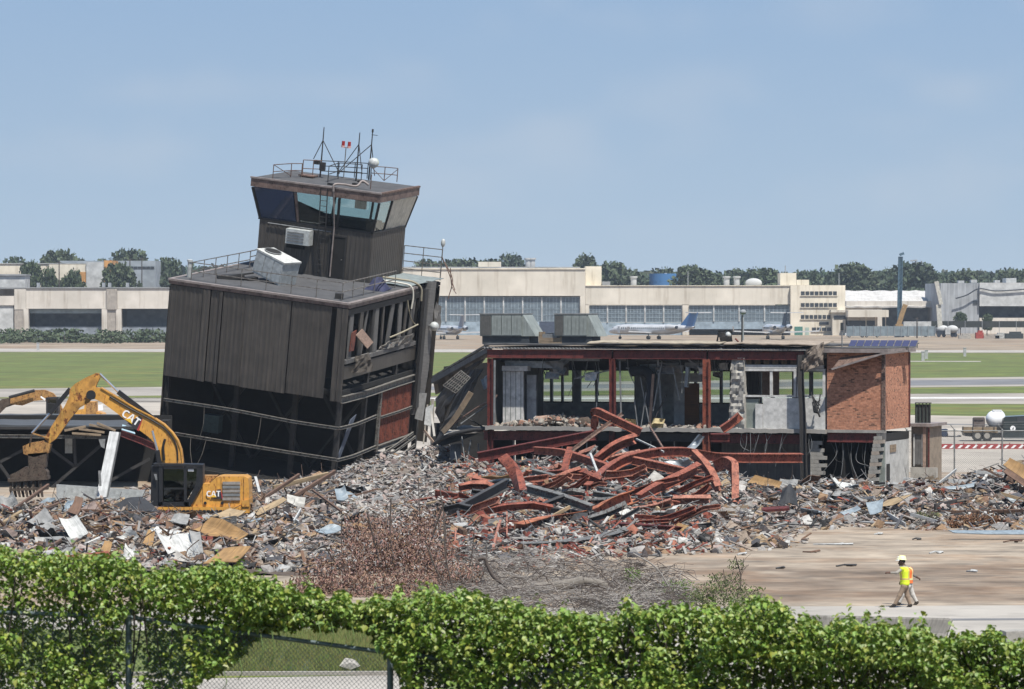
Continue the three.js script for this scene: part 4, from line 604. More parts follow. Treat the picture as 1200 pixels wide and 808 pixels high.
  const ac = add('wall_air_conditioner', bb(-7.9, -6.35, cb + 1.85, cb + 2.75, cz1 + .1, cz1 + .75), M.acWhite); add('grille', [0, 1, 2, 3].map(i => bb(-7.8, -6.7, cb + 2.0 + i * .17, cb + 2.08 + i * .17, cz1 + .752, cz1 + .78)), M.galv, ac);
  add('wall_hole', bb(-8.1, -6.9, cb + 1.5, cb + 1.84, cz1 + .04, cz1 + .06), M.black);
  add('pipe_run', [rod(v3(cx0 + .6, cb + wt - .15, cz1 + .12), v3(-5.2, cb + wt - .2, cz1 + .12), .04, 6)], M.galv);
  // aerials and frames on the cab roof
  const R = onY(T, RY + .05);
  const pole = (pxb, pyb, h, r, m, nm = 'aerial_mast') => { const a = R(pxb, pyb); return [a, a.clone().add(v3(0, h, 0)), add(nm, rod(a, a.clone().add(v3(0, h, 0)), r, 6, r * .6), m)]; };
  const A = [R(375, 208), R(417, 212.5), R(432, 211)];
  const hs = [3.1, 3.0, 3.05], tops = A.map((a, i) => a.clone().add(v3(0, hs[i], 0)));
  A.forEach((a, i) => add('aerial_mast', rod(a, tops[i], .055, 7, .03), M.blackSteel));
  const br = (i, t, q, r = .028) => add('mast_brace', rod(A[i].clone().lerp(tops[i], t), q, r, 5), M.blackSteel);
  br(0, .74, A[0].clone().add(v3(-.45, 1.1, .2))); br(0, .74, A[0].clone().add(v3(1.35, .4, .2))); br(1, .76, A[1].clone().add(v3(-1.2, .3, .2))); br(1, .76, A[1].clone().add(v3(.45, .5, .2))); br(2, .72, A[2].clone().add(v3(-2.0, .2, .1))); br(2, .72, A[2].clone().add(v3(0, .2, -.9)));
  const bp = R(402.5, 209), bt = bp.clone().add(v3(0, 1.85, 0)); const bl = add('beacon_post', [rod(bp, bt, .035), rod(bt.clone().add(v3(-.22, .05, 0)), bt.clone().add(v3(.22, .05, 0)), .03)], M.galv);
  for (const s of [-.2, .2]) { const b = add('beacon_light', cyl(.1, .26, bt.x + s, bt.y + .3, bt.z, 12), mat([.32, .02, .02], { roughness: .3 }), bl); }
  for (const s of [-.2, .2]) add('beacon_base', cyl(.12, .12, bt.x + s, bt.y + .1, bt.z, 12), mat([.6, .35, .33]), bl);
  const dp = A[2].clone().add(v3(.15, 1.0, .15)); const dish = add('dish_aerial', fin(new THREE.SphereGeometry(.34, 16, 8, 0, 6.283, 0, 1.35)).rotateX(Math.PI / 2).translate(dp.x + .15, dp.y + .1, dp.z), M.acWhite); add('dish_drum', fin(new THREE.CylinderGeometry(.3, .3, .2, 16)).rotateX(Math.PI / 2).translate(dp.x + .15, dp.y + .1, dp.z - .02), mat([.45, .48, .35]), dish);
  add('aerial_cross', [rod(tops[2].clone().add(v3(-.05, -.25, 0)), tops[2].clone().add(v3(.35, -.25, 0)), .02), cyl(.06, .2, tops[2].x, tops[2].y, tops[2].z)], M.blackSteel);
  const frame = (pts, h, m, rails = 2) => { for (const p of pts) add('frame_post', rod(p, p.clone().add(v3(0, h, 0)), .03, 6), m); for (let i = 0; i < pts.length - 1; i++) for (let k = 1; k <= rails; k++) add('frame_rail', rod(pts[i].clone().add(v3(0, h * k / rails, 0)), pts[i + 1].clone().add(v3(0, h * k / rails, 0)), .028, 6), m); };
  frame([R(354, 207.5), R(366, 208), R(375, 208.3)], 1.05, M.railRust); frame([R(375, 206.5), R(395, 207.3), R(415, 208.5), R(430, 209.5)], .95, M.blackSteel, 3); frame([R(384, 214), R(396, 210), R(423, 212)], 1.0, M.blackSteel, 2);
  frame([R(319.5, 209.5), R(340.5, 208), R(353, 208)], .85, M.railRust); frame([R(434, 211), R(450, 212), R(465, 213.5)], .85, M.railRust); { const p = R(434, 222); add('frame_post', rod(p, p.clone().add(v3(0, .9, 0)), .03), M.railRust); }
  { const a = R(319.5, 209.5), b = R(340.5, 208), c = R(450, 212), d = R(434, 211), e = R(465, 213.5); add('frame_brace', [rod(a.clone().add(v3(0, .85, 0)), b.clone().add(v3(0, .1, 0)), .022)], M.railRust); add('frame_brace', [rod(d.clone().add(v3(0, .8, 0)), c, .022)], M.railRust); add('frame_brace', [rod(e.clone().add(v3(0, .8, 0)), c, .022)], M.railRust); }
  add('platform_grating', bb(R(345, 208).x, R(375, 208).x, RY + .12, RY + .2, R(360, 208).z - .5, R(360, 208).z + .3), M.railRust);
  add('equipment_box', [box(.3, .5, .3, A[0].x + .15, RY + .75, A[0].z + .1), box(.35, .25, .3, A[0].x - .3, RY + .95, A[0].z)], M.blackSteel); for (const [px, py] of [[417, 217], [423, 214], [388, 217]]) { const p = R(px, py); add('ballast_block', box(.4, .12, .3, p.x, RY + .1, p.z), M.black); }
}
// air conditioner tipped over on the tower roof: a thing of its own
{
  const t = thing('air_conditioner', 'white boxy air conditioner tipped over on the leaning tower roof', 'air conditioner'); t.quaternion.copy(tower.quaternion); t.position.copy(v3(-6.7, TH + .0, -4.2).applyMatrix4(tower.matrixWorld)); t.rotateY(-.35); t.rotateZ(-.22); t.updateMatrixWorld(true);
  const w = 2.35, h = 1.35, d = 1.4; mesh('housing', [bb(-w / 2, w / 2, .25, h + .25, -d / 2, d / 2)], M.acWhite, t); mesh('top_cover', [bb(-w / 2 - .04, w / 2 + .04, h + .252, h + .36, -d / 2 - .04, d / 2 + .04)], mat([.68, .69, .66], { map: tGrime, r: 1 }), t);
  for (let i = 0; i < 3; i++) mesh('side_panel', bb(-w / 2 + .08 + i * .76, -w / 2 + .78 + i * .76, .35, h + .18, d / 2 + .003, d / 2 + .03), M.acWhite, t);
  mesh('fan_opening', [cyl(.48, .06, -.55, h + .39, 0, 20)], M.black, t); mesh('fan_guard', [fin(new THREE.TorusGeometry(.5, .03, 6, 20)).rotateX(Math.PI / 2).translate(-.55, h + .42, 0)], M.galv, t);
}
// ---------------------------------------------------------------- the half demolished two storey terminal block
const tBrick = tex(1024, 1024, (u, v, i, j) => { // 4 m x 4 m of stretcher bond, bricks too small to tell apart at this distance
  const rows = 54, cols = 18, y = v * rows, r = Math.floor(y), x = u * cols + (r % 2) * .5, c = Math.floor(x), fx = x - c, fy = y - r;
  const h = NG[(r * 61 + ((c + cols) % cols) * 7) % 65536], h2 = NG[(r * 17 + ((c + cols) % cols) * 131 + 999) % 65536];
  const mortar = fx < .045 || fy < .13, n = .85 + .3 * (fbm(u * 40, v * 40, 40, 3) - .5);
  if (mortar) return [.74 * n, .63 * n, .54 * n];
  const dk = h2 > .90 ? .66 : 1; return [(.70 + .15 * h) * n * dk, (.485 + .13 * h) * n * dk, (.375 + .11 * h) * n * dk]; });
M.brick = mat([.94, .86, .84], { map: tBrick, r: .25, roughness: .95 });
M.steelRed = mat([.155, .026, .020], { map: tRust, r: .7, roughness: .7 });
M.steelOrange = mat([.29, .075, .042], { map: tRust, r: .7, roughness: .7 });
M.block = mat([.42, .40, .36], { map: tConc, r: .5, roughness: .95 });
M.blockPale = mat([.52, .52, .50], { map: tConc, r: .5, roughness: .95 });
M.deck = mat([.34, .345, .35], { map: tGrime, r: .8, roughness: .6 });
M.slab = mat([.36, .34, .31], { map: tConc, r: .6, roughness: .95 });
M.duct = mat([.36, .40, .43], { map: tGrime, r: .8, roughness: .4, metalness: .3 });
M.paintWhite = mat([.74, .73, .70], { map: tGrime, r: .7 });
M.paintGreyBlue = mat([.48, .49, .49], { map: tGrime, r: .5 });
M.doorWood = mat([.19, .075, .022], { map: tWood, r: .5 });
M.greenGrey = mat([.26, .29, .26], { map: tConc, r: .5 });
M.hvac = mat([.27, .30, .285], { map: tStreak, r: .4, roughness: .6 });
M.hvacDark = mat([.055, .065, .075], { map: tGrime, r: .6, roughness: .6 });
M.solar = mat([.05, .055, .11], { roughness: .2 });
M.foam = mat([.52, .42, .22], { map: tGrime, r: 1.2 });
M.pane = new THREE.MeshPhysicalMaterial({ color: lin(.75, .80, .78), roughness: .05, transmission: 1, thickness: 0, side: THREE.DoubleSide });
const term = thing('terminal_building', 'gutted two storey terminal block with red steel frame and a brick end bay', 'building', P(1036.5, HY, 226).setY(0), -.349);
{
  const T = term, add = (n, g, m, p = T, ud) => mesh(n, g, m, p, ud), F = onZ(T, 0), B = onZ(T, -9);
  const fx = px => F(px, 450).x, yR = 8.02, yF = 3.62, D = -9;
  const xL = fx(571), xBr = fx(969.5);
  // roof: deck edge, beams, felt
  const roofEnd = xBr + .2;
  add('roof_deck', patch([v3(xL - .3, yR, .14), v3(roofEnd, yR, .14), v3(roofEnd, yR, D), v3(xL - .3, yR, D)], 420, 1, .03, (u, v, x) => .025 * (Math.abs((x / .2) % 1 - .5) < .25 ? 1 : -1) - .05 * fbm(x * .6, 3, 256, 3)), M.deck);
  add('roof_felt', patch([v3(xL - .2, yR + .13, .05), v3(roofEnd - .1, yR + .13, .05), v3(roofEnd - .1, yR + .13, D), v3(xL - .2, yR + .13, D)], 60, 10, .08, (u, v, x, y) => .06 * fbm(x * 1.5, y * 1.5, 256, 3)), M.roofFelt);
  add('torn_roofing', patch([v3(fx(690), yR + .22, .32), v3(fx(845), yR + .20, .30), v3(fx(845), yR + .30, -1.2), v3(fx(690), yR + .32, -1.4)], 60, 4, .05, (u, v, x, y) => .10 * fbm(x * 2, y * 2, 256, 3)), mat([.42, .36, .27], { map: tConc, r: .6 }));
  add('torn_roofing', patch([v3(fx(850), yR + .20, .30), v3(fx(966), yR + .14, .30), v3(fx(966), yR + .3, -2), v3(fx(850), yR + .32, -2)], 40, 4, .05, (u, v, x, y) => .12 * fbm(x * 2, y * 2, 256, 3)), mat([.38, .31, .24], { map: tConc, r: .6 }));
  const beam = (a, b, y, h, z, m = M.steelRed) => add('steel_beam', sweep(iProf(h, .22), [v3(a, y, z), v3(b, y, z)]), m);
  beam(xL, fx(717), yR - .35, .46, 0); beam(fx(719), fx(828), yR - .36, .46, 0); beam(fx(830), fx(942), yR - .38, .44, -.02);
  for (const px of [576, 645, 718, 770, 829, 890, 940]) { const x = fx(px); add('steel_beam', sweep(iProf(.36, .18), [v3(x, yR - .38, -.3), v3(x, yR - .38, D + .3)]), M.blackSteel); }
  for (let i = 0; i < 5; i++) add('ceiling_joist', [bar(v3(xL + .2, yR - .75 - .06 * (i % 2), -1.6 - i * 1.6), v3(fx(850), yR - .75, -1.6 - i * 1.6), .1, .06)], M.blackSteel);
  add('inner_ceiling', bb(xL + .1, fx(868), yR - .24, yR - .2, D + .2, -1.0), M.deck);
  // columns
  const col = (px, y0, y1, m, z = 0, w = .3, lean = 0) => add('steel_column', sweep(iProf(w, w, .035), [v3(fx(px) + lean, y0, z), v3(fx(px), y1, z)], v3(1, 0, 0)), m);
  col(575, -.2, yR - .6, M.steelRed); col(718, 1.2, yR - .6, M.steelRed); col(829, 1.4, yR - .6, M.steelOrange, .1, .36);
  add('stripped_stud', [bar(v3(fx(580), yF, .1), v3(fx(580.5), yR - .7, .1), .1, .06)], M.galv); add('stripped_stud', [bar(v3(fx(727), yF, -.2), v3(fx(725), yR - .7, -.2), .08, .06)], M.galv);
  // floor
  add('floor_slab', patch([v3(xL, yF, .35), v3(xBr, yF, .35), v3(xBr, yF, D), v3(xL, yF, D)], 160, 2, .22, (u, v, x) => (v < .01 ? .10 : 0) * (fbm(x * 3, 7, 256, 4) - .5)), M.slab);
  beam(xL - .2, fx(700), yF - .42, .5, 0); beam(fx(700), fx(826), yF - .42, .44, -.1, M.blackSteel); beam(fx(832), fx(941), yF - .45, .5, -.1);
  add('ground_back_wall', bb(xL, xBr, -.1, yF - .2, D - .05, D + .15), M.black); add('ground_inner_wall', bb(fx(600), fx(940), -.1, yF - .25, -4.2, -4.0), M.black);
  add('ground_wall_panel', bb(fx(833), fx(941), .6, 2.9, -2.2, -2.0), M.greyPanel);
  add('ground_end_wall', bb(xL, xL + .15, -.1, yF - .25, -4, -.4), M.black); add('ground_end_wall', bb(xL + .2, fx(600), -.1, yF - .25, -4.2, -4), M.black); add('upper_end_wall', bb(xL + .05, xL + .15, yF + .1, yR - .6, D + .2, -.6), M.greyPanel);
  for (const px of [600, 628, 655, 684, 735, 760, 790]) add('hanger_stud', [bar(v3(fx(px), 1.2, -.3), v3(fx(px) + rr(-.2, .2), yF - .25, -.3), .06, .04)], M.galv);
  // back wall with windows, seen through the open front
  const bx = px => B(px, 450).x, yS = 4.8, yH = 6.62;
  const ops = [[620, 631], [632.5, 646], [648, 659], [660.5, 672], [681, 699], [700.5, 716], [717.5, 745], [797, 815], [817, 829], [830.5, 845], [847, 857], [893, 905], [908, 930], [936, 950], [953, 968]];
  add('back_wall', [bb(bx(590), bx(975), yF + .1, yS, D - .1, D + .1)], M.paintGreyBlue); add('back_wall_head', [bb(bx(590), bx(975), yH, yR - .2, D - .1, D + .1)], M.blackSteel);
  let prev = 590; for (const [a, b] of [...ops, [975, 975]]) { if (a > prev) add('wall_pier', bb(bx(prev), bx(a), yS, yH, D - .09, D + .09), M.paintGreyBlue); if (b > a) { add('window_pane', bb(bx(a), bx(b), yS, yH, D - .01, D + .01), M.pane); add('window_frame', [bb(bx(a), bx(b), yS, yS + .07, D - .06, D + .06), bb(bx(b) - .06, bx(b), yS + .07, yH, D - .06, D + .06)], M.blackSteel); } prev = b; }
  // rooms
  add('partition_wall', bb(fx(583), fx(607), yF + .12, 6.7, -1.0, -.85), M.paintWhite); add('partition_wall', bb(fx(607.2), fx(618), yF + .12, 6.5, -1.6, -1.4), M.paintGreyBlue); for (let i = 0; i < 4; i++) add('wall_seam', bb(fx(586 + i * 6), fx(586.5 + i * 6), yF + .12, 6.7, -.848, -.83), M.greenGrey);
  add('soffit_bulkhead', bb(fx(583), fx(613), 6.72, 7.0, -1.2, -.7), M.paintWhite);
  add('air_duct', [bar(v3(fx(583), 7.1, -1.4), v3(fx(645), 7.05, -1.5), .36, .5), bar(v3(fx(645), 7.06, -1.5), v3(fx(655), 7.45, -1.6), .36, .5), bar(v3(fx(655), 7.45, -1.6), v3(fx(692), 7.45, -1.7), .34, .5)], M.duct);
  add('insulated_duct', [tube([v3(fx(727), 6.7, -1.8), v3(fx(742), 6.75, -1.8), v3(fx(750), 6.5, -1.7), v3(fx(752), 5.8, -1.6), v3(fx(751), 4.8, -1.5)], .28, 10, 26)], mat([.030, .036, .05], { map: tGrime, r: 2 }));
  add('door', bb(fx(776), fx(793), yF + .12, 6.05, -4.1, -4.0), M.doorWood); add('door_surround', [bb(fx(763), fx(775.8), yF + .12, 6.1, -4.2, -4.05), bb(fx(763), fx(806), 6.12, 6.6, -4.2, -4.05)], M.paintGreyBlue);
  for (const [px, y0, y1, dx, m, w] of [[764, 3.8, 7.4, .25, M.galv, .12], [758, 3.8, 6.6, -.2, M.pinkish, .14], [745, 4.0, 6.4, .5, M.galv, .05], [752, 3.7, 5.6, -.3, M.galv, .05], [770, 4.6, 7.3, -.5, M.galv, .07], [738, 3.7, 5.2, .2, M.galv, .05], [775, 3.7, 5.5, -.9, M.blackSteel, .08], [690, 5.4, 7.2, .3, M.blackSteel, .05], [697, 4.2, 6.9, -.2, M.galv, .04], [783, 5.2, 7, .4, M.galv, .05]]) add('dangling_stud', bar(v3(fx(px) + dx, y0, -.6 - w * 4), v3(fx(px), y1, -.6 - w * 4), w, w * .6), m);
  for (const [pa, ya, pb, yb, z] of [[664, 6.3, 715, 6.9, -1.2], [720, 6.9, 762, 6.6, -2], [762, 7.2, 828, 6.8, -1.6], [800, 7.4, 824, 6.6, -1], [724, 7.4, 760, 7.3, -2.4]]) add('ceiling_runner', bar(v3(fx(pa), ya, z), v3(fx(pb), yb, z), .08, .05), M.galv);
  add('light_fitting', [bar(v3(fx(798), 5.9, -1), v3(fx(800), 7, -1), .18, .3)], M.duct); add('ceiling_panel', bb(fx(790), fx(812), 7.0, 7.3, -2, -1.9), M.paintGreyBlue);
  { const R = rngOf(815); for (let i = 0; i < 34; i++) { const px = 590 + R() * 255, x = fx(px), z = -.5 - R() * 3, y1 = 7.5, y0 = 5.3 + R() * 1.5; add('hanging_wire', tube([v3(x, y1, z), v3(x + (R() - .5) * .4, (y0 + y1) / 2, z), v3(x + (R() - .5) * .9, y0, z + .1)], .012 + .012 * R(), 4, 6), R() < .5 ? M.galv : M.blackSteel); }
    for (let i = 0; i < 16; i++) { const x = fx(625 + R() * 215), z = -.6 - R() * 2.4, y = 6.5 + R() * .9, s = .25 + R() * .45; add('ceiling_scrap', patch([v3(x - s, y, z), v3(x + s, y + .1 * R(), z + .1), v3(x + s * .8, y - s * (.3 + R()), z + .3 * R()), v3(x - s * .9, y - s * (.2 + R()), z)], 4, 4, .03, (u, v) => .3 * (vnoise(u * 3 + i * 5, v * 3) - .5)), [M.paintWhite, M.duct, M.galv, M.greyPanel][i % 4]); }
    for (let i = 0; i < 14; i++) { const x = fx(868 + R() * 95), z = .1 + R() * .3; add('hanging_wire', tube([v3(x, 3.5, z), v3(x + (R() - .5) * .7, 2.8, z + .1), v3(x + (R() - .5) * 1.2, 1.6 + R(), z + .2)], .014, 4, 6), R() < .6 ? M.galv : M.blackSteel); } }
  // shredded concrete pier and framed bay at the end
  add('shredded_pier', patch([v3(fx(853), yF, -.2), v3(fx(874), yF, -.1), v3(fx(873), yR - .5, -.1), v3(fx(858), yR - .5, -.2)], 10, 24, .3, (u, v, x, y) => .45 * (fbm(x * 4, y * 4, 256, 4) - .5)), M.block);
  add('lower_wall', bb(fx(866), fx(888), yF + .12, 5.3, -.35, -.15), M.greenGrey); add('white_panel', bb(fx(885.5), fx(894), yF + .1, 5.05, -.1, .02), M.paintWhite); add('white_panel', bb(fx(894.3), fx(967), yF + .1, 5.38, -.14, -.02), M.paintWhite);
  const wf = (a, b, y0, y1, z) => { const f = add('window_frame', [bb(a, a + .14, y0, y1, z - .08, z + .08), bb(b - .14, b, y0, y1, z - .08, z + .08), bb(a + .14, b - .14, y1 - .14, y1, z - .08, z + .08), bb(a + .14, b - .14, y0, y0 + .1, z - .08, z + .08)], M.paintWhite); return f; };
  { const w = wf(fx(870), fx(933), 5.42, 6.95, -.12); add('transom', [bb(fx(902), fx(905), 5.5, 6.8, -.18, -.06)], M.paintWhite, w); add('head_panel', bb(fx(870), fx(965), 6.97, 7.15, -.2, -.05), M.paintWhite, w); }
  { const w = wf(fx(934), fx(967), 5.42, 6.95, -.12); add('transom', bb(fx(948), fx(949), 5.5, 6.8, -.16, -.08), M.blackSteel, w); }
  for (let i = 0; i < 9; i++) add('ceiling_cell', [bb(fx(871 + i * 10.5), fx(872.2 + i * 10.5), 7.17, 7.55, -1.4, -.5)], M.timber); add('ceiling_board', bb(fx(870), fx(965), 7.56, 7.62, -1.4, -.5), M.pinkish);
  add('brown_partition', bb(fx(862), fx(882), 5.3, 6.8, -5.1, -5), M.pinkish); add('back_pier', bb(bx(876), bx(890), yS, yH, D + .12, D + .2), M.greyPanel);
  add('hoist_chain', [rod(v3(fx(951), 6.8, -.2), v3(fx(951.5), 5.0, -.2), .03)], M.blackSteel);
  // mangled black steel column in front, dragged full height
  add('mangled_column', sweep(iProf(.34, .34, .04), [v3(fx(947), -.1, .55), v3(fx(945), 2.2, .5), v3(fx(944), 4.5, .5), v3(fx(941.5), 6.3, .48), v3(fx(941), 7.7, .45)], v3(1, 0, 0), 20, .5), M.blackSteel);
  add('torn_insulation', patch([v3(fx(941), 6.7, .45), v3(fx(968), 7.2, .5), v3(fx(968), 8.4, .4), v3(fx(946), 7.9, .4)], 14, 10, .06, (u, v, x, y) => .6 * (fbm(x * 3.2, y * 3.2, 256, 4) - .5)), mat([.26, .21, .17], { map: tGrime, r: 1.4 }));
  add('torn_conduit', [0, 1, 2, 3, 4].map(i => tube([v3(fx(955 + i * 2), 5.2 - .2 * i, .4), v3(fx(958 + i), 4.6, .5), v3(fx(962 - i * 2), 4.9 + .2 * i, .55), v3(fx(964), 5.6 - .3 * i, .4)], .035, 5)), M.blackSteel);
  // brick end bay
  const bz = -5.2, b0 = 3.72, b1 = 7.8, xq = -.16;
  add('brick_wall', [bb(xBr, -.12, b0, b1, -.25, 0)], M.brick); add('brick_wall', bb(-.25, 0, b0, b1, bz, -.27), M.brick); add('brick_wall', bb(xBr, xBr + .22, b0, b1, bz, -.27), M.brick); add('brick_wall', bb(xBr + .24, -.27, b0, b1, bz - .25, bz), M.brick);
  add('corner_post', [bb(-.13, .05, b0, b1, -.12, .06)], M.railRust); add('corner_post', [bb(-.06, .05, b0, b1, bz - .1, bz + .12)], M.steelRed);
  add('roof_edge', [bb(xBr - .2, .3, b1 + .02, b1 + .24, -.3, .38), bb(-.1, .3, b1 + .02, b1 + .24, bz - .3, -.31)], M.copingPale); add('roof_felt', bb(xBr - .2, .28, b1 + .245, b1 + .28, bz - .3, .36), M.roofFelt); add('ceiling_slab', bb(xBr + .24, -.26, b1 - .2, b1 + .01, bz, -.26), M.slab);
  // loose flashing hanging diagonally with its soffit sheet
  { const a = onZ(T, .75)(975, 433), b = onZ(T, .55)(1034, 415), c = onZ(T, .45)(1064, 411.5); add('loose_flashing', sweep(rProf(.10, .12), [v3(a.x, a.y, .75), v3(b.x, b.y, .55), v3(c.x, c.y, .42)]), M.copingPale);
    add('soffit_sheet', patch([v3(a.x, a.y, .72), v3(b.x, b.y, .52), v3(b.x, b1 + .05, .1), v3(a.x + .3, b1 - .25, .1)], 3, 2, .02), M.railRust); }
  add('sill_band', bb(xBr, .02, b0 - .16, b0 - .003, -.4, .06), M.slab); add('steel_lintel', sweep(iProf(.5, .22), [v3(xBr, b0 - .42, -.1), v3(fx(1028), b0 - .42, -.1)]), M.steelRed); add('steel_lintel', bb(fx(1028), .02, b0 - .6, b0 - .165, -.35, .05), M.greyPanel);
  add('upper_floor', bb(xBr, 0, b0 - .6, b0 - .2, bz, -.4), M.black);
  // ground floor of the bay: block piers with ragged ends
  const ragged = (x, dir, y0, y1, z, m, nm) => { const n = Math.round((y1 - y0) / .2); for (let i = 0; i < n; i++) { const w = .56 + (i % 2) * .2 + rr(-.16, .16); add(nm, bb(dir > 0 ? x : x - w, dir > 0 ? x + w : x, y0 + i * .2 + .006, y0 + (i + 1) * .2 - .006, z - .22, z), m); } };
  ragged(fx(950), 1, -.1, 3.1, 0, M.block, 'concrete_block'); 
  { const n = 17; for (let i = 0; i < n; i++) { const lean = fx(1026) - .55 * (1 - i / n), w = .42 + (i % 2) * .18; add('concrete_block', box(w, .19, .24, lean + w / 2, .1 + i * .2, .05, 0, 0, .06), i % 3 ? M.block : mat([.45, .38, .31], { map: tConc, r: 1 })); } }
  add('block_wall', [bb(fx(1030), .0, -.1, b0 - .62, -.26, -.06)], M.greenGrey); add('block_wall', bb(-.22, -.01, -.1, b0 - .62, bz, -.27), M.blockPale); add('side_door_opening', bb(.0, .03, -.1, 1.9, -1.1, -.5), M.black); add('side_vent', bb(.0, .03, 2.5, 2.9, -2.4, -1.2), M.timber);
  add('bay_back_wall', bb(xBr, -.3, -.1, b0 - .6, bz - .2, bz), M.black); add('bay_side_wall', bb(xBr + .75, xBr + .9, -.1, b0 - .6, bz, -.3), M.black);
  for (let i = 0; i < 10; i++) add('dangling_cable', tube([v3(fx(973 + i * 4.6), b0 - .7, -.2 - .1 * (i % 3)), v3(fx(976 + i * 4.2) + rr(-.3, .3), 2.2 + rr(-.5, .5), -.1), v3(fx(974 + i * 5) + rr(-.8, .8), .8 + rr(-.4, 1.2), .1)], .014, 5), i % 2 ? M.galv : M.blackSteel);
  // low annex past the brick bay with its screened balcony
  const az = -5.6, ax = .95; add('annex_wall', bb(.02, ax, -.1, 3.75, az - 3, az), mat([.30, .24, .18], { map: tConc, r: .6 })); add('annex_roof', bb(.05, ax + .25, 3.76, 3.92, az - 3.2, az + .3), M.copingPale); add('annex_window', [bb(.22, .62, 1.7, 3.3, az + .003, az + .05)], M.greyPanel); add('annex_frame', [bb(.16, .22, 1.6, 3.35, az + .01, az + .09), bb(.62, .68, 1.6, 3.35, az + .01, az + .09)], M.paintWhite); add('annex_pier', bb(.70, .86, -.1, 3.74, az + .01, az + .15), M.pinkish); add('block_base', [bb(.1, ax + .6, -.1, 1.55, az + .2, az + .5)], M.block); add('downpipe', rod(v3(ax + .08, 0, az + .15), v3(ax + .08, 3.7, az + .15), .05), M.steelRed);
  add('balcony_screen', [bb(.1, .95, 3.94, 4.95, az - .6, az - .55)], mat([.07, .085, .075], { map: tStreak, r: .5 })); for (let i = 0; i < 5; i++) add('balcony_post', bb(.1 + i * .2, .14 + i * .2, 3.94, 5.0, az - .54, az - .48), M.blackSteel); add('balcony_rail', bb(.1, 1.0, 5.001, 5.05, az - .58, az - .47), M.blackSteel);
}
